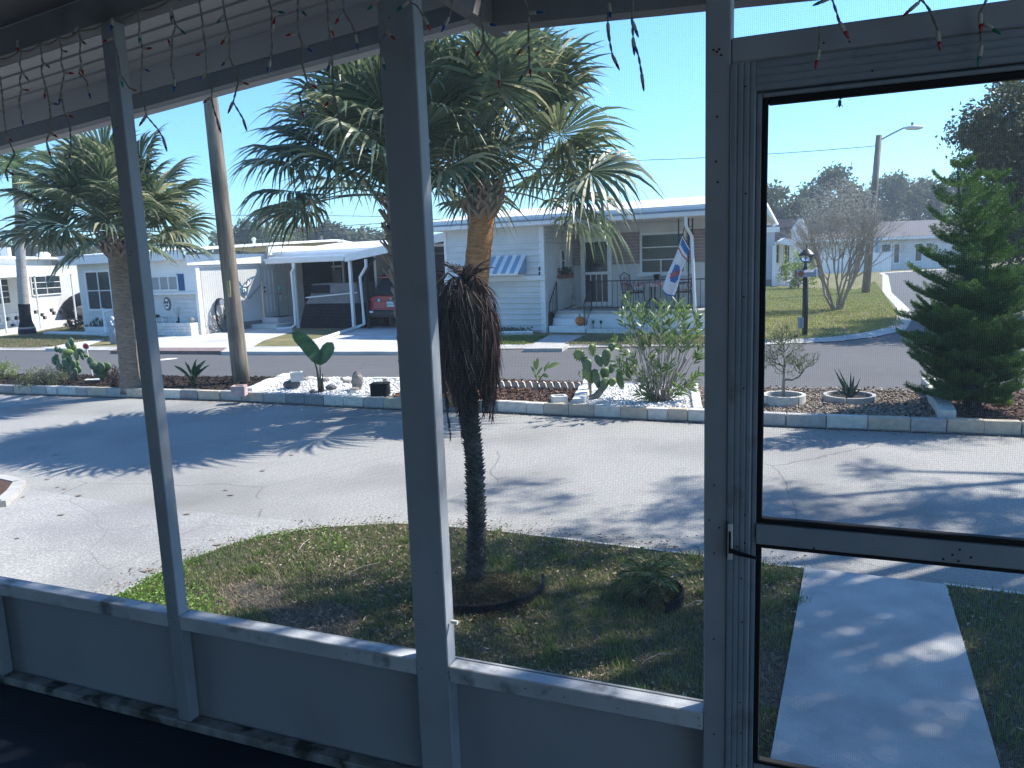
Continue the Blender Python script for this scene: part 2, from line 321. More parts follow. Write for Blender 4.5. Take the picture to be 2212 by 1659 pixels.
m_gun = mat('cover_black', (0.006,0.007,0.010), (0.012,0.013,0.018), scale=4, rough=0.85, spec=0.15, bump=0.02, bscale=5)
m_gcov = mat('cover_grey', (0.16,0.155,0.15), (0.21,0.20,0.195), scale=4, rough=0.8, bump=0.02, bscale=6)
m_brick = mat('dusty_pink_brick', (0.27,0.19,0.18), (0.35,0.26,0.24), island=False, scale=7, rough=0.9)
m_terra = mat('terracotta', (0.25,0.09,0.05), rough=0.8)
m_shing = mat('grey_shingles', (0.11,0.10,0.105), (0.17,0.155,0.155), scale=18, rough=0.95, bump=0.01)
m_awn = mat('awning_blue_white', (0.22,0.36,0.5), rough=0.5)

# ---------------------------------------------------------------- ground sheets
g0 = sheet('ground', [(-300,-60),(300,-60),(300,500),(-300,500)], -0.03, m_lawn)
NEAR = [(-60,33.5),(-25,19.75)]+[G('V',*q)[:2] for q in [(0,852),(500,868),(860,886),(1080,893),(1520,915),(1800,928),(2212,944)]]+[(14,4.4),(40,-6)]
sheet('near_road', NEAR+[(40,-30),(-60,-30)], 0.0, m_road)
FARE = [(-60,29.5),(-25,19.9)]+[G('V',*q)[:2] for q in [(0,818),(600,826),(1080,833),(1520,850)]]+[(4.6,10.45),(8,9.6),(14,8.6),(40,6)]
sheet('far_road', [(-60,20),(-25,16),(-5,9),(8,4),(40,-4),(60,20),(60,90),(20,90),(-60,90)], -0.012, m_far)
# far kerb line, lawn behind it, and side street going away to the right
FK = [(-60,37),(-30,26.7),(-14.67,22.07),(-8.12,19.97),(-2.68,18.23),(1.03,17.5),(4.31,16.95),(5.43,16.69),(7.09,16.79),(8.3,17.4),(9.6,18.6),(11.0,21.0),(12.74,24.42),(17.16,34.6),(27,55),(29.5,60.8),(36,64.5),(60,72)]
FKo = offset_line(FK, 0.38)
b = MB()
for i in range(len(FK)-1):
    p, q, r_, t = FK[i], FK[i+1], FKo[i+1], FKo[i]
    b.add([(*p, 0.005), (*q, 0.005), (*r_, 0.06), (*t, 0.06)], [(0,1,2,3)])
b.build('far_kerb', m_conc)['kind'] = 'structure'
sheet('far_lawn', FKo+[(90,82),(90,400),(-200,400),(-200,90),(-60,40)], 0.055, m_lawn)
sheet('right_lawn', [(17.5,26),(24,24),(60,24),(60,60),(36,56),(26,42)], 0.04, m_lawn)
def gp(r, pts, z=0.06): return [G(r, *q, z)[:2] for q in pts]
sheet('walkway_second_home', gp('CA', [(440,1285),(800,1200),(1010,1200),(760,1285)]), 0.066, m_white_c, thick=.10)
sheet('driveway_second_home', gp('CA', [(1165,1285),(1400,1180)])+gp('CB', [(500,1100),(1060,1030),(1120,1120),(830,1205),(690,1285),(430,1285)]), 0.066, m_white_c, thick=.10)
sheet('driveway_carport', gp('CB', [(1185,1285),(1300,1200),(1820,1070)])+[(-1.9,31),(2.2,31)]+gp('C3', [(420,1130),(400,1175)]), 0.066, m_white_c, thick=.10)
sheet('driveway_apron_strip', gp('CB', [(440,1285),(2130,1285),(2130,1330),(420,1330)], 0.03), 0.070, m_white_c, thick=.10)
sheet('paver_strip', gp('CA', [(1165,1290),(2200,1290),(2150,1325),(1070,1320)], 0.03), 0.074, m_paver, thick=.10)
sheet('front_walk', gp('C3', [(1045,1048),(1290,1052),(1130,1148),(850,1150)])+[], 0.067, m_conc, thick=.10)
sheet('left_patio', gp('L6', [(0,1375),(640,1295),(1200,1185),(1200,1100),(900,1100),(0,1250)]), 0.066, m_white_c, thick=.10)
# near lawn with its thin concrete edge, the apron in front of it, the walk to the door
LN = [G('V',*q)[:2] for q in [(275,1290),(330,1256),(400,1225),(480,1192),(560,1168),(700,1148),(860,1140),(960,1146),(1100,1160),(1300,1185),(1500,1210),(1740,1240)]]
LR = [G('V',*q)[:2] for q in [(2040,1275),(2212,1297)]]+[(4.2,3.45),(7,2.1),(12,-0.4)]
WL = [G('B3',690,535)[:2], G('B3',498,1640)[:2]]; WR = [G('B3',1512,640)[:2], G('B3',1798,1650)[:2]]
ext = lambda a, c, k: (a[0]+(c[0]-a[0])*k, a[1]+(c[1]-a[1])*k)
WLe, WRe = ext(WL[0], WL[1], 1.5), ext(WR[0], WR[1], 1.5)
near_poly = [(-2.75,3.1),(-2.7,4.3)]+LN+[WL[0], WLe, (-2.0,3.0)]
sheet('near_lawn', near_poly, 0.03, m_soil)
right_poly = [WRe, WR[0]]+LR+[(12,-4),(2,-4)]
sheet('right_near_lawn', right_poly, 0.03, m_soil)
b = MB()
for L in ([(-2.95,3.2),(-2.8,4.2)]+LN, LR):
    Lo = offset_line(L, 0.09); n = len(L)
    for i in range(n-1): b.hexa([(*L[i],0.0),(*L[i+1],0.0),(*Lo[i+1],0.0),(*Lo[i],0.0),(*L[i],0.036),(*L[i+1],0.036),(*Lo[i+1],0.012),(*Lo[i],0.012)])
b.build('lawn_edging', m_conc)['kind'] = 'structure'
wk = thing('front_walkway', 'pale concrete walkway slabs running from the screen door to the road', 'walkway', (*WL[0], 0))
def lerp(p, q, t): return (p[0]+(q[0]-p[0])*t, p[1]+(q[1]-p[1])*t)
cuts = [0, 0.30, 0.78, 1.5]
for i in range(3):
    e = 0.0015
    P = [lerp(WL[0], WL[1], cuts[i]+e), lerp(WR[0], WR[1], cuts[i]+e), lerp(WR[0], WR[1], cuts[i+1]-e), lerp(WL[0], WL[1], cuts[i+1]-e)]
    MB().prism(P, 0.0, 0.052+0.003*i).build('slab', m_walk, wk)
AP = gp('B4', [(150,800),(560,872),(1100,942),(1600,990),(2212,1045)], 0)
sheet('driveway_apron', [(-14,9.5)]+AP+[G('V',860,1140)[:2]]+[G('V',*q)[:2] for q in [(700,1148),(560,1168),(480,1192),(400,1225),(330,1256),(275,1290)]]+[(-2.95,3.2),(-14,1)], 0.004, m_apron)
BD = [(-14,8.2), G('V',0,1040)[:2], G('V',44,1050)[:2], G('V',30,1070)[:2], G('V',0,1097)[:2], (-14,6.4)]
sheet('neighbour_bed', [(-14,7.9), G('V',0,1046)[:2], G('V',34,1053)[:2], G('V',0,1085)[:2], (-14,6.7)], 0.05, m_mulch_b)
b = MB(); 
for p, q in zip(BD[:-1], BD[1:]):
    t = np.array(q)-np.array(p); t /= np.linalg.norm(t); nn = np.array([-t[1], t[0]])*0.05
    b.prism([tuple(np.array(p)-nn), tuple(np.array(q)-nn), tuple(np.array(q)+nn), tuple(np.array(p)+nn)], 0, 0.06)
b.build('neighbour_bed_kerb', m_conc)['kind'] = 'structure'
# painted arrow stub on the far road
sheet('road_marking', gp('CA', [(1545,1385),(1640,1375),(1725,1372),(1700,1382),(1620,1390),(1550,1396)], 0), -0.006, m_white)

# ---------------------------------------------------------------- island beds
near_l = [G('V',*q)[:2] for q in [(-120,846),(0,850),(500,866),(860,884),(1080,891),(1520,913),(1800,926),(2212,942),(2400,950)]]
def ymap(L, x):
    xs = [p[0] for p in L]; ys = [p[1] for p in L]; return float(np.interp(x, xs, ys))
def island(name, pn, pf, z, m):
    "pn: near-edge x range, pf: far-edge x range"
    xs = np.linspace(pn[0], pn[1], 9); xf = np.linspace(pf[0], pf[1], 9)
    P = [(x, ymap(near_l, x)+0.06) for x in xs]+[(x, ymap(FARE, x)-0.05) for x in xf[::-1]]
    sheet(name, P, z, m); return P
d1 = (G('B4',1650,170,.12)[0], G('B4',1890,75,.12)[0]); d2 = (G('P5',880,360,.1)[0], G('P5',1000,300,.1)[0]+.35)
d3 = (G('C3',1160,1560,.1)[0], G('C3',1320,1445,.1)[0]); d4 = (G('C3',2120,1610,.1)[0], G('C3',2160,1480,.1)[0]); d5 = (G('C4',1480,1610,.1)[0], G('C4',1400,1410,.1)[0])
FARE2 = FARE
I1 = island('black_mulch_bed', (-9.9,d1[0]), (-12,d1[1]), 0.10, m_mulch_d)
I2 = island('white_gravel_bed', (d1[0],d2[0]), (d1[1],d2[1]), 0.09, m_bed_w)
I3 = island('brown_mulch_bed', (d2[0],d3[0]), (d2[1],d3[1]), 0.10, m_mulch_b)
I4 = island('white_gravel_bed_by_oleander', (d3[0],d4[0]), (d3[1],d4[1]), 0.09, m_bed_w)
I5 = island('brown_gravel_bed', (d4[0],d5[0]), (d4[1],d5[1]), 0.09, m_bed_b)
I6 = island('dark_soil_bed', (d5[0],6.4), (d5[1],9.5), 0.09, m_mulch_b)
def chips(name, poly, n, z, l, wd, m, hz=0.02):
    q = pts_in(poly, n); C = np.column_stack([q, z+nr.uniform(0, hz, n)]); D = np.column_stack([nr.normal(size=(n,2)), nr.normal(size=n)*0.25])
    return leaves(name, C, D, nr.uniform(l*.5, l*1.4, n), nr.uniform(wd*.6, wd*1.4, n), m, kind='stuff', bend=0.15)
def pebbles(name, poly, n, z, r, m):
    q = pts_in(poly, n); phi = (1+5**.5)/2
    O = np.array([(1,0,0),(-1,0,0),(0,1,0),(0,-1,0),(0,0,1),(0,0,-1)], float)
    F = np.array([(0,2,4),(2,1,4),(1,3,4),(3,0,4),(2,0,5),(1,2,5),(3,1,5),(0,3,5)])
    sc_ = nr.uniform(0.5, 1.25, (n,1,1))*r*np.stack([nr.uniform(.7,1.3,n), nr.uniform(.7,1.3,n), nr.uniform(.45,.8,n)], -1)[:,None,:]
    a = nr.uniform(0, 2*math.pi, n); ca, sa = np.cos(a), np.sin(a)
    V = O[None]*1.0+nr.normal(size=(n,6,3))*0.12; V = V*sc_
    X = V[...,0]*ca[:,None]-V[...,1]*sa[:,None]; Y = V[...,0]*sa[:,None]+V[...,1]*ca[:,None]
    V = np.stack([X, Y, V[...,2]], -1)+np.column_stack([q, z+nr.uniform(-.2,1.0,n)*r])[:,None,:]
    Fx = (F[None]+np.arange(n)[:,None,None]*6).reshape(-1,3)
    return npmesh(name, V.reshape(-1,3), Fx, m, kind='stuff')
chips('black_mulch', I1, 9000, 0.105, 0.06, 0.016, m_chip_d)
chips('brown_mulch', I3, 7000, 0.105, 0.06, 0.018, m_chip_b, 0.03)
chips('soil_litter', I6, 3500, 0.095, 0.06, 0.02, m_chip_b)
chips('gravel_litter', I5, 900, 0.12, 0.05, 0.02, m_litter)
pebbles('white_pebbles', I2, 5200, 0.095, 0.026, m_peb_w)
pebbles('white_pebbles_by_oleander', I4, 6500, 0.095, 0.024, m_peb_w)
pebbles('brown_pebbles', I5, 8000, 0.095, 0.019, m_peb_b)

# kerb of the island: single blocks end to end
ed = thing('retaining_edge', 'long row of grey and tan paving blocks edging the planting island', 'edging', (0, 10.1, 0))
blk = []
for l in (0.24, 0.34, 0.42):
    q = MB().wbox(-l/2, l/2, -0.055, 0.055, 0, 0.14); me = q.build('tmp', m_block[0], bevel=0.006); blk.append((l, me.data)); bpy.data.objects.remove(me)
blkm = {}
for i, (l, me) in enumerate(blk):
    for j, m_ in enumerate(m_block):
        c = me.copy(); c.materials.clear(); c.materials.append(m_); c.name = 'block_mesh'; blkm[(i, j)] = c
cum = [0.0]
for p, q in zip(near_l[:-1], near_l[1:]): cum.append(cum[-1]+math.hypot(q[0]-p[0], q[1]-p[1]))
def at_len(s):
    x = float(np.interp(s, cum, [p[0] for p in near_l])); y = float(np.interp(s, cum, [p[1] for p in near_l])); x2 = float(np.interp(s+.01, cum, [p[0] for p in near_l])); y2 = float(np.interp(s+.01, cum, [p[1] for p in near_l]))
    return x, y, math.atan2(y2-y, x2-x)
s = 0.0
while s < cum[-1]-0.5:
    i = rng.choice([0, 1, 1, 2, 2]); l = blk[i][0]; j = rng.choice([0, 0, 1, 1, 2, 3]) if True else 0
    x, y, a = at_len(s+l/2)
    o = bpy.data.objects.new('block', blkm[(i, j)]); COL.objects.link(o); o.parent = ed
    o.location = (x, y+0.05-10.1+rng.uniform(-.005,.005), 0.012+rng.uniform(-.004,.004)); o.rotation_euler = (rng.uniform(-.02,.02), rng.uniform(-.012,.012), a+rng.uniform(-.015,.015))
    s += l+rng.uniform(0.004, 0.012)
b = MB(); L = near_l; Lo = offset_line(L, 0.12)
for i in range(len(L)-1): b.hexa([(*L[i],0),(*L[i+1],0),(*Lo[i+1],0),(*Lo[i],0),(*L[i],.012),(*L[i+1],.012),(*Lo[i+1],.012),(*Lo[i],.012)])
b.build('mortar_bed', m_block[3], ed)
# cross dividers: rows of small white blocks
def divider(label, pn, pf, n, size, m, group='low block dividers across the island', h=0.10, name='bed_divider'):
    a = np.array([pn, ymap(near_l, pn)+0.16]); c = np.array([pf, ymap(FARE, pf)-0.1]); t = (c-a); L = np.linalg.norm(t); ang = math.atan2(t[1], t[0])
    th = thing(name, label, 'edging', (a[0], a[1], 0.09), group); l = L/n
    for k in range(n):
        q = MB().wbox(-l/2+.005, l/2-.005, -size/2, size/2, -0.04, h*rng.uniform(.75,1.1)); o = q.build('block', m, th, bevel=.005, base=(0,0,0))
        o.data.transform(Matrix.Rotation(ang+rng.uniform(-.06,.06), 4, 'Z')); 
        o.location = (t[0]/n*(k+.5), t[1]/n*(k+.5), 0)
    return th
D_E = None
divider('white painted blocks stepping back between black mulch and white gravel', d1[0], d1[1], 5, 0.13, m_wblock)
divider('white blocks stepping back beside the hollow block near the prickly pear', d3[0]+.15, d3[1]+.1, 6, 0.16, m_wblock, h=.13)
divider('short pale block row at the right end of the oleander gravel', d4[0], d4[1], 4, 0.11, m_wblock, h=.07)
divider('pale block row between brown gravel and dark soil by the norfolk pine', d5[0], d5[1], 4, 0.17, m_block[2], h=.16)

# ================================================================ the screened porch we stand in
u_ = np.array([math.sin(math.atan2(4056,1661)), -math.cos(math.atan2(4056,1661))]); n_ = np.array([-u_[1], u_[0]])
ZF = 0.4
PF = Frame((n_[0]*1.866, n_[1]*1.866), math.degrees(math.atan2(u_[1], u_[0])), ZF)
slope = 0.088
def beamz(a): return 2.385+slope*(a+1.85)
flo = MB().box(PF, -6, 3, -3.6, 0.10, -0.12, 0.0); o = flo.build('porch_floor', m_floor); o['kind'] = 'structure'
o = MB().box(PF, -6, 3, -3.75, -3.6, -0.4, 2.7).build('house_wall', m_cream); o['kind'] = 'structure'
o = MB().box(PF, -6, 3, 0.02, 0.09, -0.40, -0.121).build('porch_foundation', m_conc); o['kind'] = 'structure'
porch = thing('screened_porch', 'shaded white painted timber screened porch wall with posts and sills seen from inside', 'porch', PF.p(-1, 0, 0))
def wood(name, a0, a1, d0, d1, z0, z1, m=m_wood, bev=.003, lab=None):
    o = MB().box(PF, a0, a1, d0, d1, z0, z1).build(name, m, porch, bevel=bev)
    if lab: o['label'] = lab
    return o
T = .045
wood('post', -2.092, -2.037, 0, T, 0.034, 2.40); wood('post', -1.108, -1.000, 0, .052, 0.034, 2.52); wood('post', -0.264, -0.208, 0, .06, 0.0, 2.62)
wood('post', -3.066, -3.012, 0, T, .034, 2.40)
for a0, a1, z in ((-3.011, -2.093, .384), (-2.036, -1.109, .382), (-0.999, -0.265, .378)):
    wood('sill', a0, a1, 0.0, .05, z, z+.051, m_sill, .003)
for a0, a1 in ((-6, -3.04), (-3.038, -2.066), (-2.064, -1.055), (-1.053, -0.236)):
    wood('kick_panel', a0, a1, .0525, .060, .0, .43, m_panel, 0)
wood('sill', -6, -3.067, 0.0, .05, .384, .435, m_sill)
wood('bottom_plate', -6, -2.093, -0.004, .05, 0.001, .033, m_plate, .004); wood('bottom_plate', -2.095, -.265, -0.004, .05, 0.001, .033, m_plate, .004)
# sloping top beam, roof pans beyond it and the gutter
def slab(a0, a1, d0, d1, zb, zt, name, m, parent=porch, lab=None, sl=slope):
    q = [PF.p(a0,d0,zb+sl*(a0+1.85)), PF.p(a1,d0,zb+sl*(a1+1.85)), PF.p(a1,d1,zb+sl*(a1+1.85)), PF.p(a0,d1,zb+sl*(a0+1.85)),
         PF.p(a0,d0,zt+sl*(a0+1.85)), PF.p(a1,d0,zt+sl*(a1+1.85)), PF.p(a1,d1,zt+sl*(a1+1.85)), PF.p(a0,d1,zt+sl*(a0+1.85))]
    o = MB().hexa(q).build(name, m, parent); 
    if lab: o['label'] = lab
    return o
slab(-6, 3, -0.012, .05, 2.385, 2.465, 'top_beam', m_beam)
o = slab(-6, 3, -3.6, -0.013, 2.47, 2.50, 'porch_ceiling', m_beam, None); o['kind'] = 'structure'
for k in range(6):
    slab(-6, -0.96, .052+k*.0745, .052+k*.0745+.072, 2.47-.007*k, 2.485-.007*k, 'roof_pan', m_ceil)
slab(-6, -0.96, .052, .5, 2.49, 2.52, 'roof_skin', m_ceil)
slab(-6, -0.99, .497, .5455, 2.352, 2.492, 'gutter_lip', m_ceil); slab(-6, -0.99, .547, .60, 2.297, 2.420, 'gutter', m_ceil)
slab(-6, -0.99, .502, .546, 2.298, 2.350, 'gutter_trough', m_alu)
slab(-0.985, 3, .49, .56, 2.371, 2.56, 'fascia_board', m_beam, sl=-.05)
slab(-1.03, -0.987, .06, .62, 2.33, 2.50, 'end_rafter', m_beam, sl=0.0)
slab(-0.96, 3, .052, .49, 2.60, 2.62, 'roof_deck', m_ceil, sl=0.0)
# outer roof above, casting the porch's own shade
o = slab(-6.3, 3.2, -3.9, .62, 2.76, 2.80, 'porch_roof', m_roofw, None, sl=0.02); o['kind'] = 'structure'
# door surround
wood('door_header', -0.207, 1.2, 0, .055, 2.018, 2.072)
def fluted(name, a0, a1, z0, z1, horiz=False, n=4, d=-.006):
    b = MB(); 
    if not horiz:
        w = (a1-a0)/n
        for k in range(n):
            c0 = a0+k*w; pl = [(c0+.0001, d+.012), (c0+.0001, d+.0018), (c0+w*.22, d-.0004), (c0+w*.78, d-.0004), (c0+w-.0001, d+.0018), (c0+w-.0001, d+.012)]
            m_ = len(pl); b.add([PF.p(a, dd, z0) for a, dd in pl]+[PF.p(a, dd, z1) for a, dd in pl], [tuple(range(m_)), tuple(range(m_, 2*m_))[::-1]]+[(i, (i+1)%m_, m_+(i+1)%m_, m_+i) for i in range(m_)])
    else:
        w = (z1-z0)/n
        for k in range(n):
            c0 = z0+k*w; b.sweep(PF, [(d+.012, c0+.0001), (d+.0018, c0+.0001), (d-.0004, c0+w*.22), (d-.0004, c0+w*.78), (d+.0018, c0+w-.0001), (d+.012, c0+w-.0001)], a0, a1)
    return b
fluted('x', -.2065, -.153, 0.0, 2.015).build('door_jamb', m_alu, porch)
fluted('x', -.1525, 1.2, 1.952, 2.015, True).build('door_head', m_alu, porch)
wood('door_stop', -.165, -.1395, .031, .05, 0, 1.947, m_alu, 0); wood('door_stop', -.165, 1.2, .031, .05, 1.9375, 2.0, m_alu, 0)
# screen door (a thing of its own)
door = thing('screen_door', 'closed aluminium framed screen door with a middle rail at the right', 'door', PF.p(-.15, 0, 0))
def dp(name, a0, a1, d0, d1, z0, z1, m): return MB().box(PF, a0, a1, d0, d1, z0, z1).build(name, m, door, bevel=.002)
dp('stile', -.152, -.1405, .003, .03, 0.02, 1.948, m_alu)
dp('top_rail', -.140, .80, .003, .03, 1.938, 1.948, m_alu)
dp('middle_rail', -.140, .80, -.004, .03, .902, .952, m_alu); dp('bottom_rail', -.140, .80, .003, .03, 0.02, .312, m_alu)
for a0, a1, z0, z1 in ((-.1400,-.1275,.953,1.937),(-.1400,-.1275,.313,.901)): dp('gasket', a0, a1, .004, .024, z0, z1, m_gask)
for z0, z1 in ((1.922,1.937),(.953,.966),(.890,.901),(.313,.324)): dp('gasket', -.127, .80, .004, .024, z0, z1, m_gask)
# latch
dp('strike_plate', -.209, -.2055, -.012, .0, .86, .955, m_black)
lp = dp('latch_plate', -.2050, -.193, -.014, -.0075, .858, .950, m_plast)
dp('latch_recess', -.2025, -.197, -.0155, -.0145, .875, .932, m_black)
MB().tube([PF.p(-.198,-.02,.885), PF.p(-.18,-.03,.884), PF.p(-.135,-.034,.878)], [.006,.006,.004], 6).build('latch_lever', m_black, door)
# nail heads
b = MB()
def nail(a, z, d=-.0008, r=.0022):
    pts = [PF.p(a+r*math.cos(t), d, z+r*math.sin(t)) for t in np.linspace(0, 2*math.pi, 7)[:-1]]; b.add(pts, [tuple(range(6))])
for q in [(945,655),(950,685),(955,727),(962,1010),(985,1178),(1015,1440),(1020,1112)]: nail(*PF.at('A1', *q))
for q in [(1188,45),(1257,383),(1268,345),(1265,620),(1298,838),(1330,1092),(1380,1196),(1385,1418),(1400,1520)]: nail(*PF.at('CA', *q))
for q in [(1115,125),(1118,205),(1140,310),(1175,512),(1108,512),(1153,478)]: nail(*PF.at('B1', *q))
for q in [(1180,155),(1155,1480)]: nail(*PF.at('A2', *q))
for q in [(95,627),(453,718),(533,712),(685,733),(695,762),(1133,827),(1357,877),(1670,942),(2140,998),(2145,1042),(620,155)]: nail(*PF.at('B2', *q), -.0012)
for q in [(1840,430),(1790,435),(1858,480),(1820,452),(1822,1017),(1812,1407),(1827,1587)]: nail(*PF.at('A3', *q), r=.003)
for q in [(165,15),(137,217),(195,262),(166,410),(163,910),(165,1462)]: nail(*PF.at('B3', *q), r=.0025)
for q in [(298,365),(325,550),(328,803),(318,1268),(323,1445),(300,1635),(347,183),(345,345)]: nail(*PF.at('B3', *q), -.0085, .0025)
for q in [(745,377),(1590,385),(1548,415),(1655,430),(1495,440),(1583,452)]: nail(*PF.at('B3', *q), -.0055, .003)
for q in [(195,25),(180,770),(180,1433)]: nail(*PF.at('C4', *q), -.0085, .0025)
for q in [(70,670),(75,1490),(670,338),(866,327),(1042,550)]: nail(*PF.at('A4', *q), -.0085, .0025)
b.build('nail_heads', m_nail, porch, kind='stuff')
o = MB().tube([PF.p(*(PF.at('B2',685,458)[0]-.0,), .022, PF.at('B2',685,458)[1]), PF.p(PF.at('B2',685,458)[0]+.02, .022, PF.at('B2',685,458)[1])], .006, 8).build('screw_hook', m_plast, porch)
# insect screens: every fibre is real, far finer than a pixel
def screen(parent, a0, a1, z0, z1f, d=.03, pitch=.0042, r=.00014):
    b = MB(); na = int((a1-a0)/pitch)
    vs = []; 
    A = a0+np.arange(1, na)*pitch
    P = []; Wv = []
    for a in A:
        P.append([PF.p(a, d, z0), PF.p(a, d, z1f(a))]); Wv.append([PF.U*r]*2)
    zt = z1f(a1); nz = int((zt-z0)/pitch)
    for k in range(1, nz):
        z = z0+k*pitch; s0 = a0
        if z > z1f(a0): s0 = a0+(z-z1f(a0))/max(1e-6, (z1f(a1)-z1f(a0)))*(a1-a0)
        if s0 < a1-.005: P.append([PF.p(s0, d+.0003, z), PF.p(a1, d+.0003, z)]); Wv.append([np.array([0,0,r*.8])]*2)
    o = strips('insect_screen', np.array(P), np.array(Wv), m_wire, parent); return o
for a0, a1, z0 in ((-3.011,-2.093,.435),(-2.036,-1.109,.433),(-.999,-.265,.430)): screen(porch, a0, a1, z0, beamz)
screen(porch, -.207, 1.0, 2.073, beamz); screen(door, -.127, .79, .966, lambda a: 1.922, .014); screen(door, -.127, .79, .324, lambda a: .890, .014)
# little insect clinging to the door screen
b = MB(); q = PF.at('A4', 793, 795, .012)
b.ball(PF.p(q[0], .009, q[1]), .0045, 6, 2.0); b.ball(PF.p(q[0]+.002, .009, q[1]+.011), .0035, 6, 1.0); 
for k in (-1, 1): b.tube([PF.p(q[0], .009, q[1]), PF.p(q[0]+.007*k, .011, q[1]-.008)], .0008, 4)
tag(b.build('insect', m_black), 'small dark insect clinging to the upper door screen', 'insect')

# ---------------------------------------------------------------- icicle lights
m_cord = mat('light_cord', (0.16,0.17,0.16), (0.25,0.25,0.23), scale=60, rough=0.7)
m_sock = mat('bulb_socket', (0.38,0.37,0.33), rough=0.5)
m_bulb = {n: mat('bulb_'+n, c, rough=0.2, spec=0.7, transl=0.3) for n, c in dict(red=(0.35,0.02,0.03), blue=(0.02,0.10,0.30), green=(0.01,0.20,0.14), orange=(0.42,0.10,0.03)).items()}
lights = thing('icicle_lights', 'string of unlit icicle lights with coloured bulbs draped along the porch beam', 'string lights', PF.p(-1.2, -.03, 2.4))
bulbme = {}
for n, mm in m_bulb.items():
    q = MB().lathe((0,0,0), [(.0022,0),(.0032,-.003),(.0034,-.014),(.0026,-.016)], 6); nf = len(q.f)
    q.lathe((0,0,0), [(.0024,-.016),(.0028,-.020),(.0016,-.027),(.0002,-.030)], 6)
    o = q.build('tmp', [m_sock, mm], smooth=True); 
    for i, f in enumerate(o.data.polygons): f.material_index = 0 if i < nf else 1
    bulbme[n] = o.data; bpy.data.objects.remove(o)
DROPS = [
('A1',[(0,660),(15,780),(35,1000),(60,1190),(130,1340),(50,1480)],[(15,1,'red',60),(3,1,'red',60),(5,0,'green',-5)]),
('A1',[(155,350),(185,460),(170,560),(190,620),(170,700),(185,780),(165,900),(190,990)],[(3,1,'green',35),(5,1,'red',80),(7,0,'blue',5),(0,1,'red',-15)]),
('A1',[(350,380),(370,540),(360,620),(400,760),(430,900),(440,1020),(430,1150),(405,1230),(412,1260)],[(1,1,'green',55),(3,-1,'red',-35),(4,1,'blue',80),(6,1,'red',60),(8,0,'red',5)]),
('A1',[(510,310),(540,450),(530,540),(560,640),(530,800),(560,980),(610,1100),(620,1300),(605,1380)],[(1,1,'green',80),(3,1,'red',85),(4,-1,'blue',-30),(5,1,'red',60),(7,-1,'green',-40),(8,0,'green',-5)]),
('A1',[(680,240),(700,350),(695,480),(710,560),(690,640),(750,700),(765,750)],[(1,1,'green',60),(3,1,'orange',20),(6,0,'blue',5),(0,-1,'red',-70)]),
('A1',[(980,160),(985,330),(1030,500),(1050,650),(1130,770)],[(1,1,'red',-80),(3,0,'green',10),(4,1,'orange',70),(0,0,'blue',0)]),
('A1',[(1210,110),(1215,270),(1240,430),(1235,590),(1225,780),(1260,930),(1275,1010),(1370,1120),(1425,1210)],[(2,1,'red',88),(3,1,'blue',65),(6,-1,'red',-45),(8,0,'green',15),(1,0,'green',5)]),
('A1',[(1490,70),(1530,220),(1500,330),(1500,430),(1490,580),(1520,690)],[(1,1,'green',45),(3,-1,'red',-150),(5,0,'blue',5),(0,0,'blue',-5)]),
('A1',[(1735,0),(1770,230),(1795,450),(1800,640),(1850,780),(1840,850),(1870,980),(1895,1050)],[(1,0,'green',-5),(2,-1,'red',-80),(3,-1,'blue',-70),(5,-1,'red',-75),(7,0,'red',20)]),
('A1',[(1940,0),(1960,130),(2000,300),(2000,500),(2080,700),(2030,890),(2120,1040)],[(1,-1,'green',-65),(2,-1,'red',-50),(3,-1,'blue',-60),(4,1,'red',65),(5,-1,'red',-45),(6,0,'green',25)]),
('A2',[(130,0),(155,100),(155,280),(160,400),(140,520)],[(1,1,'green',80),(2,1,'red',150),(4,0,'blue',-5)]),
('A2',[(385,0),(380,50),(385,280),(420,380),(420,560),(465,720),(395,820),(410,900)],[(1,1,'green',40),(2,-1,'red',-80),(3,1,'blue',50),(5,1,'red',60),(7,0,'red',5)]),
('A2',[(635,0),(650,200),(680,500),(700,850),(750,1070)],[(1,1,'orange',20),(2,-1,'blue',-30),(4,0,'green',20),(3,-1,'red',-60)]),
('A2',[(780,0),(780,100),(850,210),(885,300)],[(1,-1,'red',-45),(3,0,'blue',0)]),
('A2',[(1085,0),(1110,130),(1155,280),(1100,360),(1110,500)],[(2,1,'red',50),(4,0,'green',20),(0,-1,'green',-60)]),
('A2',[(1350,10),(1420,50),(1480,150)],[(2,0,'orange',25),(0,-1,'green',-60)]),
('A2',[(1730,0),(1700,150)],[(1,0,'blue',-35)]),
('A2',[(1990,0),(1985,200),(2010,380),(2110,500),(2130,620)],[(1,1,'blue',75),(2,-1,'red',-50),(4,0,'red',0)]),
('A3',[(150,0),(180,110),(180,380),(190,530),(180,600)],[(1,1,'blue',80),(2,-1,'orange',-50),(4,-1,'green',-45),(3,0,'red',5)]),
('A3',[(880,30),(870,200),(890,380),(910,480)],[(0,0,'blue',10),(3,0,'red',25),(1,0,'green',0)]),
('A3',[(1090,0),(1080,180),(1090,330),(1140,500),(1165,640)],[(1,1,'green',20),(2,0,'blue',5),(4,0,'red',5)]),
('A4',[(730,-20),(770,100),(790,170)],[(2,1,'red',30),(0,-1,'green',-70)]),
('A4',[(1420,-10),(1400,20)],[(1,-1,'red',-50)]),
('A4',[(1425,0),(1480,70),(1545,235)],[(2,0,'red',10)]),
('A4',[(1920,0),(1870,100),(1895,180)],[(2,1,'green',50),(1,-1,'red',5)]),
('A4',[(640,200),(635,380)],[(1,0,'red',-10)]),
('A4',[(1870,200),(1880,345)],[(1,0,'green',-5)]),
]
allb = 0
tops = []
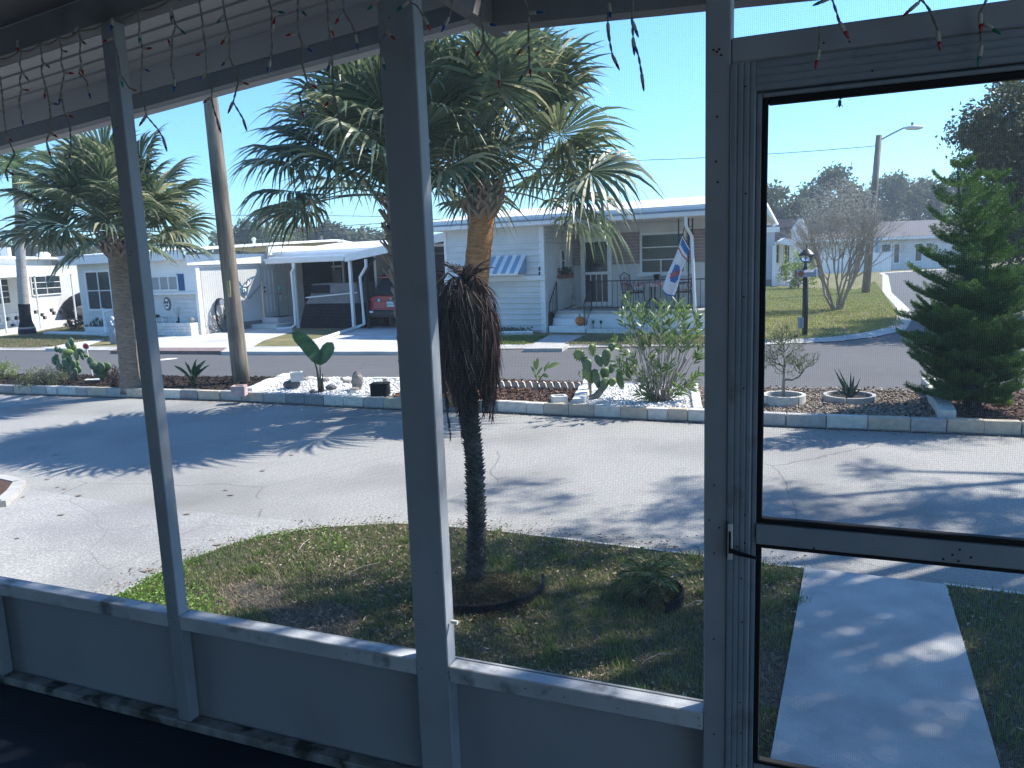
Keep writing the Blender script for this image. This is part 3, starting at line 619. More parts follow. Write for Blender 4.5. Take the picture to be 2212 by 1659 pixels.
for r_, P_, B_ in DROPS:
    dd = -.03
    W_ = [PF.at(r_, x, y, dd) for x, y in P_]
    tops.append(W_[0])
    b = MB()
    # twisted pair
    pts = []
    for (a0, z0), (a1, z1) in zip(W_[:-1], W_[1:]):
        L_ = math.hypot(a1-a0, z1-z0); k = max(2, int(L_/.006))
        for i in range(k): pts.append((a0+(a1-a0)*i/k, z0+(z1-z0)*i/k))
    pts.append(W_[-1])
    for ph in (0, math.pi):
        b.tube([PF.p(a+.0016*math.cos(i*.9+ph), dd+.0016*math.sin(i*.9+ph), z) for i, (a, z) in enumerate(pts)], .0017, 4)
    dr = b.build('light_drop', m_cord, lights, base=PF.p(W_[0][0], dd, W_[0][1]))
    for i, sd, colr, ang in B_:
        i = min(i, len(W_)-1); a, z = W_[i]
        o = bpy.data.objects.new('bulb', bulbme[colr]); COL.objects.link(o); o.parent = dr
        pw = PF.p(a, dd-.001, z); pl = parent_loc(dr); o.location = tuple(np.array(pw)-pl)
        # hanging direction: tilt by ang degrees (0 straight down, + to the right)
        t = math.radians(ang); dirv = Vector(tuple(PF.U*math.sin(t)+np.array([0,0,-1])*math.cos(t)+PF.N*rng.uniform(-.25,.25))).normalized()
        o.rotation_euler = (-dirv).to_track_quat('Z', 'Y').to_euler(); o.scale = (1.35,1.35,1.35); allb += 1
tops = sorted([t for t in tops if t[1] > 2.2])
pts = []
for (a0, z0), (a1, z1) in zip([(-3.3, 2.28)]+tops, tops+[(1.1, 2.72)]):
    for i in range(6): f = i/6; pts.append(PF.p(a0+(a1-a0)*f, -.03, max(beamz(a0+(a1-a0)*f)-.012+.0*z0, 0)-.01*math.sin(f*math.pi)))
MB().tube(pts, .0032, 5).build('main_cord', m_cord, lights)
# ================================================================ palms
def arc3(B, az, el, L, droop, n=7):
    "curve leaving B at azimuth az, elevation el (rad), sagging under its weight"
    pts = [np.array(B, float)]; e = el
    for i in range(n): 
        d = np.array([math.sin(az)*math.cos(e), math.cos(az)*math.cos(e), math.sin(e)]); pts.append(pts[-1]+d*L/n); e -= droop/n
    return pts, d
def fan_frond(root, B, az, el, Lp, R, droop, nleaf=38, twist=0.0, mats=None, name='frond', sagk=1.0):
    pts, t = arc3(B, az, el, Lp, droop)
    fr = thing_child(name, root)
    MB().tube([tuple(p) for p in pts], [.013-.006*i/len(pts) for i in range(len(pts))], 4).build('petiole', m_petiole, fr)
    H = pts[-1]; side = np.cross(t, [0, 0, 1.0]); side /= max(1e-6, np.linalg.norm(side)); nrm = np.cross(side, t)
    c, s_ = math.cos(twist), math.sin(twist); side, nrm = side*c+nrm*s_, nrm*c-side*s_
    phi = np.linspace(-2.25, 2.25, nleaf)+nr.normal(size=nleaf)*.02
    dirs = np.cos(phi)[:, None]*t+np.sin(phi)[:, None]*side
    Rk = R*(0.72+0.28*np.cos(phi/1.4))*nr.uniform(.9, 1.06, nleaf)
    st = np.array([0.03, .22, .42, .6, .78, .92, 1.0]); dphi = 4.5/nleaf
    P = H+dirs[:, None, :]*(st[None, :, None]*Rk[:, None, None])
    P = P+nrm[None, None, :]*(0.10*R*np.cos(phi)[:, None, None]*np.sin(st*math.pi)[None, :, None])           # folded costa
    sag = (np.clip(st-.46, 0, 1)**1.7)[None, :]*nr.uniform(.2, 1.15, nleaf)[:, None]*R*sagk
    P[..., 2] -= sag
    back = (np.clip(st-.5, 0, 1)**1.5)[None, :]*nr.uniform(0, .55, nleaf)[:, None]*R
    P = P-dirs[:, None, :]*back[..., None]
    hw = np.minimum(st[None, :]*Rk[:, None]*dphi*.55, 0.027)*np.array([1, 1, 1, .85, .5, .2, .04])[None, :]
    pl = np.where(np.arange(nleaf) % 2 == 0, 1, -1)[:, None, None]
    wd = np.cross(dirs, nrm)[:, None, :]*1.0+pl*nrm[None, None, :]*.45
    wd = unit(wd)*hw[..., None]
    pale = nr.random(nleaf) < .24
    strips('blade', P[~pale], wd[~pale], m_frond, fr)
    if pale.any(): strips('pale_segments', P[pale]+nrm*.004, wd[pale]*.8, m_frondl, fr)
    return fr
def thing_child(name, root):
    o = bpy.data.objects.new(name, None); COL.objects.link(o); o.parent = root; return o
def boots(root, pts_r, z0, z1, rings, m=None, flare=.09, name='leaf_boot'):
    "crossing split leaf bases around the upper trunk"
    b = MB()
    for k in range(rings):
        f = k/rings; z = z0+(z1-z0)*f; cx, cy, r = pts_r(z)
        for j in range(7):
            a = 2*math.pi*(j/7+k*.37)+rng.uniform(-.1, .1); w_ = .055; up = .16+.05*rng.random(); fl = flare*(1+.8*rng.random())
            for sg in (-1, 1):
                q = []
                for (tt, rr, zz, ww) in ((0, r-.005, 0, w_*.55), (.5, r+fl*.45, up*.55, w_*.45), (1, r+fl, up*1.05, w_*.28)):
                    aa = a+sg*tt*.55; cxx, cyy = cx+rr*math.cos(aa), cy+rr*math.sin(aa); tx, ty = -math.sin(aa)*ww, math.cos(aa)*ww
                    q.append([(cxx-tx, cyy-ty, z+zz), (cxx+tx, cyy+ty, z+zz), (cxx+tx+.018*math.cos(aa), cyy+ty+.018*math.sin(aa), z+zz-.02), (cxx-tx+.018*math.cos(aa), cyy-ty+.018*math.sin(aa), z+zz-.02)])
                vs = [v for s3 in q for v in s3]; fs = [(0,3,2,1), (8,9,10,11)]+[(4*i+k2, 4*i+(k2+1) % 4, 4*(i+1)+(k2+1) % 4, 4*(i+1)+k2) for i in range(2) for k2 in range(4)]
                b.add(vs, fs)
    return b.build(name, m or m_boot, root)
def sabal(label, base, top, r0, r1, crown_r, nf, seed, bark, boot_z, spread=(1.25, -.75), Lp=(.7, 1.15), R=(.75, .95), extra=(), group='sabal palms on the planting island', dk=1.0, sagk=.9):
    global rng, nr
    rng = random.Random(seed); nr = np.random.default_rng(seed)
    t = thing('sabal_palm', label, 'palm', base, group); B = np.array(base); Tn = np.array(top)
    def axis(z): f = (z-B[2])/(Tn[2]-B[2]); return B+(Tn-B)*f
    b = MB(); n = 26; zs = np.linspace(B[2]-.05, Tn[2]+.12, n)
    b.tube([tuple(axis(z)) for z in zs], [(r0+(r1-r0)*i/n)*(1+.03*((i % 2)-.5))*(1.28-.28*min(1, i/3)) for i in range(n)], 18)
    b.build('trunk', bark, t, smooth=True)
    boots(t, lambda z: (*axis(z)[:2], r1*.95), boot_z, Tn[2]+.05, 6)
    ga = 2.39996
    for k in range(nf):
        f = k/(nf-1); el = spread[0]+(spread[1]-spread[0])*f+rng.uniform(-.12, .12); az = k*ga+rng.uniform(-.25, .25)
        if seed == 5 and f > .45 and math.cos(az-math.pi) > .55: continue
        Bp = axis(Tn[2]+.12+.30*(1-f))+np.array([math.sin(az), math.cos(az), 0])*r1*.6
        fan_frond(t, Bp, az, el, rng.uniform(*Lp)*(1 if f > .15 else .8), rng.uniform(*R)*crown_r, (.30+.30*f)*dk, nleaf=38, twist=rng.uniform(-.7, .7), sagk=sagk*rng.uniform(.6,1.2))
    for az, el, L_, R_, dr in extra: fan_frond(t, axis(Tn[2]), az, el, L_, R_, dr, nleaf=40, twist=rng.uniform(-.3, .3))
    return t
def gV(x, y, z=.1): return G('V', x, y, z)
# main palm behind the dead one
bm_ = gV(1000, 868, .1); tp = AT('V', 1048, 412, bm_[1])
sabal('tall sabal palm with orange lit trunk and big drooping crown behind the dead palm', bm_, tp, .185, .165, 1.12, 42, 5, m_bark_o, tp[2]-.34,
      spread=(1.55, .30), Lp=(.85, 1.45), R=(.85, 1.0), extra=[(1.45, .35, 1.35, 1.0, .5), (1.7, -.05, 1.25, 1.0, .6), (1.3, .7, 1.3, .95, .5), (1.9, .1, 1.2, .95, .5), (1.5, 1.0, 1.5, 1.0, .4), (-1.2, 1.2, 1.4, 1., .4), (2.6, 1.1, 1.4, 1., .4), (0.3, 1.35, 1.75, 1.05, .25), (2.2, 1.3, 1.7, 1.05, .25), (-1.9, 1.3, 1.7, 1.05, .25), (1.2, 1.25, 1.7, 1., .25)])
bm2 = gV(896, 868, .1); tp2 = AT('V', 853, 425, bm2[1]+.1)
sabal('middle sabal palm with shaggy scaled trunk half hidden behind the thick porch post', bm2, tp2, .12, .13, 1.12, 46, 9, m_boot, tp2[2]-1.15,
      spread=(1.55, .22), Lp=(.8, 1.35), R=(.8, 1.0), extra=[(-1.5, .3, 1.4, 1.0, .5), (-1.5, .15, 1.4, .95, .45), (-1.8, .6, 1.4, .9, .5), (-1.3, .9, 1.5, 1., .4), (-2., .1, 1.3, 1., .5), (-.6, 1.4, 1.8, 1.05, .2), (-2.2, 1.2, 1.7, 1.05, .25)])
# shaggy trunk boots on the middle palm
t_ = bpy.data.objects['sabal_palm.001']
boots(t_, lambda z: (bm2[0]+(tp2[0]-bm2[0])*(z-.1)/(tp2[2]-.1), bm2[1]+.1, .12), .5, tp2[2]-.2, 13, flare=.035, name='old_leaf_bases')
bm3 = gV(284, 842, .1); tp3 = AT('V', 250, 520, bm3[1])
sabal('shorter full-crowned sabal palm with stout grey trunk at the left of the island', bm3, tp3, .155, .14, 1.0, 60, 21, m_bark, tp3[2]-.25,
      spread=(1.5, -.12), Lp=(.6, 1.05), R=(.75, .92), dk=.35, sagk=.5)
rng = random.Random(3); nr = np.random.default_rng(3)

# dead pygmy palm on the near lawn
pb = G('V', 1027, 1266, .03)
pd = thing('pygmy_date_palm', 'dead pygmy date palm with hanging brown fronds on a thin spiny trunk', 'palm', pb)
ax = [pb, AT('V', 1030, 1130, pb[1]), AT('V', 1025, 1000, pb[1]), AT('V', 1013, 890, pb[1]), AT('V', 1010, 760, pb[1]), AT('V', 1006, 628, pb[1])]
b = MB(); zz = [p[2] for p in ax]
def axp(z): return np.array([np.interp(z, zz, [p[i] for p in ax]) for i in range(3)])
zs = np.linspace(.0, ax[-1][2], 40); b.tube([tuple(axp(z)) for z in zs], [.047+.006*math.sin(i*2.6) for i in range(40)], 12)
b.build('trunk', m_pyg, pd, smooth=True)
b = MB()
z = .06; k = 0
while z < 1.55:
    for j in range(8):
        a = 2*math.pi*j/8+k*.39+rng.uniform(-.08,.08); c = axp(z); e = np.array([math.cos(a), math.sin(a), 0]); tt = np.array([-math.sin(a), math.cos(a), 0]); L_ = rng.uniform(.012, .026)
        p0 = c+e*.044; tip = c+e*(.05+L_)+np.array([0, 0, L_*.9]); w_ = .017
        b.add([p0-tt*w_-[0,0,.006], p0+tt*w_-[0,0,.006], p0+[0,0,.012], tip], [(0,1,3), (1,2,3), (2,0,3)])
    z += .0205; k += 1
b.build('spiny_leaf_bases', m_pyg, pd, kind='stuff')
topc = axp(ax[-1][2])
def pinnate(root, B, az, el, L, droop, nl, ll, m, wl=.0035, name='frond', hang=1.0, rad=.005, rm=None, stn=10, spreadl=.5, skirt=None):
    pts, t = arc3(B, az, el, L, droop, stn)
    if skirt is not None:
        out_, e_ = skirt; h_ = np.array([math.sin(az), math.cos(az), 0]); pts = []
        for i in range(stn+1):
            f = i/stn; pts.append(np.array(B)+h_*out_*math.sin(min(1, f*2.6)*math.pi/2)*(1-.25*f*f)+np.array([0, 0, e_*math.sin(min(1, f*3.2)*math.pi)*.5-L*max(0, f-.12)**1.08]))
    fr = thing_child(name, root)
    MB().tube([tuple(p) for p in pts], [rad*(1-.7*i/len(pts)) for i in range(len(pts))], 4).build('rachis', rm or m, fr)
    Pm = np.array(pts); cu = np.linspace(.12, 1, nl); idx = cu*(len(pts)-1); P0 = np.stack([np.interp(idx, np.arange(len(pts)), Pm[:, i]) for i in range(3)], 1)
    Tn = unit(np.stack([np.interp(idx, np.arange(len(pts)), np.gradient(Pm[:, i])) for i in range(3)], 1))
    Sd = unit(np.cross(Tn, np.array([math.cos(az), -math.sin(az), .02])*1.0+np.array([0, 0, .0])) ); Sd = np.array([math.cos(az), -math.sin(az), 0])[None, :]*np.ones((nl, 1))
    out = []
    for sg in (-1, 1):
        d0 = unit(Tn*(.75)+Sd*sg*spreadl+nr.normal(size=(nl, 3))*.12)
        l = ll*np.sin(np.clip(cu*1.05, 0, 1)*math.pi*.85+.35)[:, None]*nr.uniform(.8, 1.15, (nl, 1)); l = np.maximum(l, ll*.25)
        st = np.array([0, .35, .7, 1.0]); P = P0[:, None, :]+d0[:, None, :]*st[None, :, None]*l[:, None, :]
        P[..., 2] -= (st**1.8)[None, :]*l*hang*.45
        W_ = unit(np.cross(d0, nr.normal(size=(nl, 3))))[:, None, :]*(np.array([1, 1, .7, .1])*wl)[None, :, None]
        out.append((P, W_))
    strips('leaflets', np.concatenate([o[0] for o in out]), np.concatenate([o[1] for o in out]), m, fr)
    return fr
for k in range(38):
    az = k*2.4+rng.uniform(-.2, .2); f = k/38
    B_ = topc+np.array([math.sin(az)*.03, math.cos(az)*.03, .06-.14*f]); L_ = rng.uniform(.48, .96)
    pinnate(pd, B_, az, rng.uniform(.0, .9), L_, 1.9, 64, .15, m_dead2 if math.sin(az) > .55 and k % 2 else m_dead, wl=.0027, hang=1.0, rad=.006, spreadl=.30, skirt=(rng.uniform(.05, .17), rng.uniform(.05,.16)), stn=16)
for k in range(14):   # shrivelled top stubs
    az = rng.uniform(0, 6.28); pinnate(pd, topc+np.array([0, 0, .04]), az, rng.uniform(.8, 1.5), rng.uniform(.10, .22), .8, 16, .07, m_dead, wl=.003, hang=.4, rad=.004)
# small live palm
sb = G('V', 1398, 1292, .03)
sp = thing('small_date_palm', 'small green feather palm with short dark trunk growing in the near lawn', 'palm', sb)
MB().lathe(sb, [(.035,0),(.042,.03),(.036,.07),(.03,.11),(.02,.13)], 10).build('trunk', m_pyg, sp)
m_pygl = mat('young_palm_leaf', (0.05,0.085,0.03), (0.12,0.15,0.05), island=True, rough=0.4, transl=0.3)
for k in range(22):
    az = k*2.4; f = k/22
    pinnate(sp, (sb[0], sb[1], sb[2]+.11), az, 1.25-1.1*f, rng.uniform(.18, .29), 1.1+.5*f, 24, .10, m_pygl, wl=.0028, hang=.5, rad=.0028, spreadl=.75)
for k in range(6):
    az = k*1.05+.4; pinnate(sp, (sb[0], sb[1], sb[2]+.09), az, -.1, .2, 1.2, 18, .07, m_dead, wl=.0025, hang=.7, rad=.003)
# plastic edging rings
def ring(label, c, r, a0, a1, h=.075, sq=1.0):
    b = MB(); n = 30
    for i in range(n):
        f0, f1 = a0+(a1-a0)*i/n, a0+(a1-a0)*(i+1)/n
        for (rr, z0, z1) in ((r, .0, h), ):
            q = [(c[0]+(rr+dr)*math.cos(f), c[1]+(rr+dr)*math.sin(f)*sq, c[2]+zz) for zz in (z0, z1) for f, dr in ((f0, 0), (f1, 0), (f1, .006), (f0, .006))]; b.hexa(q)
    b.tube([(c[0]+r*math.cos(f), c[1]+r*math.sin(f)*sq, c[2]+h) for f in np.linspace(a0, a1, 26)], .010, 6)
    b.tube([(c[0]+r*math.cos(f), c[1]+r*math.sin(f)*sq, c[2]+h*.45) for f in np.linspace(a0, a1, 26)], .007, 6)
    o = b.build('lawn_edging_ring', m_gun, base=(c[0], c[1], c[2])); return tag(o, label, 'edging')
ring('black plastic edging curved round the foot of the dead pygmy palm', (pb[0]+.02, pb[1]-.06, .02), .40, -2.9, .1, sq=.9)
ring('short black plastic edging curl beside the small green palm', (sb[0]-.02, sb[1]-.02, .02), .22, -1.2, .9)

# ================================================================ norfolk pine
pn = gV(2098, 882, .1)
np_t = thing('norfolk_pine', 'dark green norfolk island pine with tiered branches and two tall leaders at the right', 'tree', pn)
b = MB()
lead = []
for (x1, y1, x0, y0) in ((2074, 345, 2095, 880), (2152, 372, 2102, 880), (2130, 600, 2110, 880), (2050, 640, 2090, 880)):
    A_, T_ = np.array(AT('V', x0, y0, pn[1])), np.array(AT('V', x1, y1, pn[1]+rng.uniform(-.2,.2))); lead.append((A_, T_))
    b.tube([tuple(A_+(T_-A_)*f+np.array([.03*math.sin(f*5), 0, 0])) for f in np.linspace(0, 1, 10)], [.05-.042*f for f in np.linspace(0, 1, 10)], 8)
b.build('trunk', m_obark, np_t, smooth=True)
def pine_branch(P0, az, L, el, nb):
    "one limb with finger branchlets, all sheathed in short needles"
    pts, t = arc3(P0, az, el, L, -.55, 6); Pm = np.array(pts); segs = [Pm]
    side = np.array([math.cos(az), -math.sin(az), 0])
    for i in range(nb):
        f = .22+.78*i/nb; idx = f*(len(pts)-1); q = np.array([np.interp(idx, np.arange(len(pts)), Pm[:, j]) for j in range(3)]); l = L*(.42*(1-f)+.13)
        for sg in (-1, 1):
            d = unit(side*sg*.8+np.array([math.sin(az), math.cos(az), 0])*.65+np.array([0, 0, .22+.2*rng.random()]))
            segs.append(np.array([q, q+d*l*.5+np.array([0, 0, -.01]), q+d*l+np.array([0, 0, .025])]))
    return segs
def needles(segs, per=120, ln=.028):
    C, D = [], []
    for s_ in segs:
        for a, c in zip(s_[:-1], s_[1:]):
            l = np.linalg.norm(c-a); n = max(3, int(l*per*3)); f = nr.random(n); t = (c-a)/max(l, 1e-6)
            e = nr.normal(size=(n, 3)); e -= (e@t)[:, None]*t; e = unit(e); d = unit(e*.8+t*.75); p = a+(c-a)*f[:, None]; C.append(p+d*ln*.5); D.append(d)
    return np.concatenate(C), np.concatenate(D)
for li, (A_, T_) in enumerate(lead):
    Ht = T_[2]-A_[2]; nw = int(Ht/(.21 if li < 2 else .18))
    for w_ in range(nw):
        f = (w_+.6)/nw
        if li >= 2 and f > .98: continue
        P0 = A_+(T_-A_)*f; zr = P0[2]
        if li < 2:
            Lb = (.80*(1-f)**.7+.15) if f > .25 else .58
            if f > .92: Lb = .16
        else: Lb = .72*(1-f)**.5+.15
        for j in range(5):
            az = 2*math.pi*j/5+w_*.7+li+rng.uniform(-.2,.2); L_ = Lb*rng.uniform(.8, 1.1)
            if zr < .45: L_ *= .75
            segs = pine_branch(P0, az, L_, .42 if f > .6 else .08+rng.uniform(-.15,.15), max(3, int(L_*18)))
            C_, D_ = needles(segs, 160 if L_ > .3 else 200)
            leaves('bough', C_, D_, .036, .0055, m_pine, np_t)
# the juniper-like mass low at the left of the pine and a small sprout
# ================================================================ broad-leaf trees
def tree(name, label, cat, base, clumps, n, leaf, m, trunk_top=None, r=.3, group=None, limbs=True, bark=None):
    "clumps: (x,y,z,rx,ry,rz) ellipsoids of foliage; leaves sit in many small sprays, denser at the rim"
    t = thing(name, label, cat, base, group)
    b = MB(); top = trunk_top or (base[0], base[1], base[2]+max(c[2] for c in clumps)*.55)
    b.tube([base, lerp3(base, top, .35, .1), lerp3(base, top, .7, -.1), top], [r*1.25, r, r*.85, r*.6], 9)
    if limbs:
        for ic, c in enumerate(clumps):
            if len(clumps) > 40 and ic % 5: continue
            st = np.array(lerp3(base, top, rng.uniform(.55, 1), 0)); en = np.array(c[:3]); md = (st+en)/2+nr.normal(size=3)*.15*np.linalg.norm(en-st)*.4
            b.tube([tuple(st), tuple(md), tuple(en)], [r*.32, r*.18, r*.07], 6)
    b.build('trunk', bark or m_obark, t, smooth=True)
    vol = np.array([c[3]*c[4]*c[5] for c in clumps])**.75; cnt = np.maximum(1, (n*vol/vol.sum()).astype(int)); C, D = [], []
    for c, k in zip(clumps, cnt):
        ns = max(6, k//22); u = unit(nr.normal(size=(ns, 3)))*(nr.random((ns, 1))**.42)*nr.uniform(.75, 1.12, (ns, 1)); sp_ = u*np.array(c[3:6])+np.array(c[:3])
        which = nr.integers(0, ns, k); C.append(sp_[which]+nr.normal(size=(k, 3))*np.array(c[3:6])*.085+nr.normal(size=(k,3))*leaf*.8); D.append(nr.normal(size=(k, 3))+np.array([0, 0, .2]))
    C = np.concatenate(C); D = np.concatenate(D)
    leaves('crown', C, D, nr.uniform(.7, 1.3, len(C))*leaf, nr.uniform(.7, 1.2, len(C))*leaf*.5, m, t)
    return t
def lerp3(a, c, f, j): return (a[0]+(c[0]-a[0])*f+j*.5, a[1]+(c[1]-a[1])*f, a[2]+(c[2]-a[2])*f)
def rc(x0, x1, y0, y1, zfun, n, r):
    out = []
    for k in range(n):
        x, y = rng.uniform(x0, x1), rng.uniform(y0, y1); q = rng.uniform(*r); out.append((x, y, zfun(x, y), q, q, q*.55))
    return out
# big oak overhead, trunk outside the frame at the right: it shades porch, walk and lawn
rng = random.Random(42); nr = np.random.default_rng(42)
cl = []
def shade(n, x0, x1, y0, y1, q0, q1):
    "foliage clumps whose shade falls on that stretch of ground"
    for k in range(n):
        gx, gy = rng.uniform(x0, x1), rng.uniform(y0, y1); z = max(5.9, (3.6+.4*gy)/.82)+rng.uniform(0, 2.2); q = rng.uniform(q0, q1); kx = math.sin(SUN_AZ)/math.tan(SUN_EL); ky = math.cos(SUN_AZ)/math.tan(SUN_EL)
        cl.append((gx+z*kx, gy+z*ky, z, q, q, q*.5))
shade(64, -1.3, 4.5, 2.0, 5.2, .38, .72); shade(22, .9, 2.7, 2.2, 4.0, .35, .6); shade(20, .0, 5, 5.2, 6.5, .4, .7); shade(13, 2.8, 9, 6.2, 8.2, .35, .65); shade(18, 4.5, 12, 1, 6, .6, 1.0); shade(34, -5, 3.0, -1.2, 2.0, .7, 1.0); shade(50, -7, -1.8, -1, 2.9, .6, .9)
tree('live_oak', 'spreading live oak whose canopy reaches over the road and lawn from outside the right edge', 'tree', (10.8, 7.2, 0), cl, 125000, .085, m_oak, (10.2, 7.6, 4.6), .34)
# oak seen at the upper right behind the pine
ob = (14.6, 20.5, .05)
cl = []
for (x, y, q, n) in ((2205,205,.7,2),(2180,175,.5,1),(2135,265,.8,2),(2095,290,.55,1),(2175,330,1.0,2),(2130,385,.7,1),(2200,430,1.2,2),(2190,520,1.0,2),(2240,600,1.0,2),(2180,600,.7,1),(2290,300,1.6,3),(2300,480,1.6,3),(2105,345,.45,1)):
    for k in range(n):
        p = AT('V', x, y, 19.5+rng.uniform(-1.5, 2)); cl.append((*p, q*.9, q*1.2, q*.62))
tree('live_oak', 'dark green live oak crown rising behind the norfolk pine at the right edge', 'tree', ob, cl, 42000, .13, m_oak, (14.9, 20.5, 3.6), .33, limbs=True)
# shadow-casting street oak beyond the left and right frame on the far lawn side
# distant trees
def far_tree(label, x0, x1, yt, yb, Y, seed, name='far_tree', m=m_oakd, n=2600, group='distant trees beyond the roofs', yellow=False):
    global rng, nr
    rng = random.Random(seed); nr = np.random.default_rng(seed)
    W_ = (x1-x0)/FPX*Y; p = AT('V', (x0+x1)/2, yb, Y); pt = AT('V', (x0+x1)/2, yt, Y); Ht = pt[2]-p[2]; cl = []
    for k in range(13):
        f = rng.random(); a = rng.uniform(-.5, .5); cl.append((p[0]+a*W_*(.95-.35*f), Y+rng.uniform(-.25,.25)*W_, p[2]+Ht*(.12+.75*f), W_*.19, W_*.19, Ht*.15))
    return tree(name, label, 'tree', (p[0], Y, 0), cl, n, Y*.0062, m, (p[0], Y, p[2]+Ht*.3), W_*.025, group)
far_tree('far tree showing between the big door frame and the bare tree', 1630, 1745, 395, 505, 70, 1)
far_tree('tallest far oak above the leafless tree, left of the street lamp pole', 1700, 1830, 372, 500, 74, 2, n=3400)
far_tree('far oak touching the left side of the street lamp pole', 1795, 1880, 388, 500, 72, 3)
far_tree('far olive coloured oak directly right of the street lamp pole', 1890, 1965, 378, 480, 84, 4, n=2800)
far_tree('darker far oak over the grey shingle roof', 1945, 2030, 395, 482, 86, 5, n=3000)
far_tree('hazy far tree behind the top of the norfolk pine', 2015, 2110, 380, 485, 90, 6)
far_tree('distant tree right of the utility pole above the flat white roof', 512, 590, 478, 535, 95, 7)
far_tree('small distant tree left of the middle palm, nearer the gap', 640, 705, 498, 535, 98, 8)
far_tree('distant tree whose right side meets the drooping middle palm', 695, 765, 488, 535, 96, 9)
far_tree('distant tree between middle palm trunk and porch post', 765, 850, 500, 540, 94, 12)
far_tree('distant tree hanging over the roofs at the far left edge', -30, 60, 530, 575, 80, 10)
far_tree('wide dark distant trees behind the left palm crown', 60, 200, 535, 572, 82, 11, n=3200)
# ================================================================ things on the island
rng = random.Random(77); nr = np.random.default_rng(77)
def pad_mesh(b, c, w_, h_, tilt, yaw, th=.018, n=12):
    "flat pear pad: c base centre point, leaning by tilt in its own plane, plane turned by yaw"
    U = np.array([math.cos(yaw), math.sin(yaw), 0]); Nn = np.array([-math.sin(yaw), math.cos(yaw), 0]); up = np.array([0,0,1])*math.cos(tilt)+U*math.sin(tilt); rt = U*math.cos(tilt)-np.array([0,0,1])*math.sin(tilt)
    rings = []
    for k, (s_, o_) in enumerate(((.0, 1), (.75, .8), (1, 0), (.75, -.8), (0, -1))):
        for i in range(n):
            a = 2*math.pi*i/n; y = math.sin(a)*h_/2*s_; x = math.cos(a)*w_/2*s_*(1+.25*math.sin(a)); rings.append(np.array(c)+rt*x+up*(y+h_/2)+Nn*o_*th)
    fs = [(k*n+i, k*n+(i+1)%n, (k+1)*n+(i+1)%n, (k+1)*n+i) for k in range(4) for i in range(n)]
    b.add(rings, fs)
def pear(name, label, basepx, pads, Yoff=0, trunk=None, light=()):
    base = gV(*basepx, .1); t = thing(name, label, 'cactus', base, 'prickly pear cacti on the island'); Y = base[1]
    if trunk:
        MB().tube([tuple(AT(r_, x, y, Y)) for r_, x, y in trunk], [.055, .05, .045, .04][:len(trunk)], 8).build('woody_stem', m_twigd, t)
    for i, (r_, x, y, w_, h_, ti) in enumerate(pads):
        k = REG[r_][2]/1.82278/FPX*Y; yj = Y+rng.uniform(-.07, .07); c = AT(r_, x, y, yj); W_, H_ = w_*k*1.2, h_*k*1.15; tl = math.radians(ti)
        cc = np.array(c)-np.array([math.sin(tl), 0, math.cos(tl)])*H_/2
        b = MB(); pad_mesh(b, cc, W_, H_, tl, rng.uniform(-.5, .5)); o = b.build('pad', m_cactusl if i in light else m_cactus, t, smooth=True)
        if i in light and i < 3:   # young knobbly pad: buds round the rim
            bb = MB()
            for a in np.linspace(0, 2*math.pi, 13)[:-1]: bb.ball((c[0]+math.cos(a)*W_*.5, yj+rng.uniform(-.02,.02), c[2]+math.sin(a)*H_*.5), .012, 5, 1.5)
            bb.build('buds', m_cactusl, o)
    return t
pear('prickly_pear', 'tall prickly pear on a woody foot beside the stake and the oleander', (1279, 864), [
 ('P4',265,820,115,130,-10),('P4',440,750,75,140,-12),('P4',365,1065,175,100,80),('P4',345,905,100,110,-15),('P4',370,960,115,170,5),('P4',480,1110,110,190,-8),('P4',525,900,90,160,-22),('P4',622,855,105,215,5),('P4',605,1065,115,160,-4),
 ('P4',605,1210,110,190,28),('P4',520,1210,80,140,-25),('P4',700,1180,85,110,15),('P4',700,1000,90,130,25),('P4',800,1140,230,95,82),('P4',920,1050,110,120,20),('P4',960,1000,90,100,-10),('P4',690,720,80,110,20),('P4',420,1150,90,90,-50)], trunk=[('P4',400,1400),('P4',480,1370),('P4',545,1290),('P4',590,1240)], light=(0,1,2,11,15))
pear('prickly_pear', 'bushy many-stemmed prickly pear behind the low shrubs at the left end', (157, 822), [
 ('Q1',510,40,40,75,0),('Q1',480,60,38,60,-40),('Q1',400,82,40,25,85),('Q1',435,90,40,30,80),('Q1',485,105,60,45,10),('Q1',525,75,35,60,5),('Q1',460,135,55,38,85),('Q1',405,150,30,60,0),('Q1',385,165,55,32,80),('Q1',575,100,50,45,20),('Q1',500,150,35,60,5),('Q1',545,130,40,60,-5),('Q1',590,132,45,30,80),('Q1',610,128,32,25,30),('Q1',475,190,45,80,-10),('Q1',520,200,42,80,8),('Q1',550,190,40,60,15),('Q1',455,230,40,70,-20),('Q1',430,215,40,60,-30),('Q1',570,225,50,60,55),('Q1',500,250,36,80,0),('Q1',540,258,32,80,3),('Q1',415,185,35,60,-10),('Q1',490,170,30,60,0)], trunk=[('Q1',505,300),('Q1',508,260),('Q1',505,200)], light=(4,5,6,11,16,19))
pear('prickly_pear', 'leaning prickly pear with broad pads just left of the stout palm trunk', (226, 826), [
 ('Q1',645,170,60,42,75),('Q1',680,205,50,70,-38),('Q1',715,215,75,80,10),('Q1',770,205,55,55,20),('Q1',725,265,50,80,0),('Q1',700,240,50,60,-30),('Q1',750,240,60,60,15)], light=(3,))
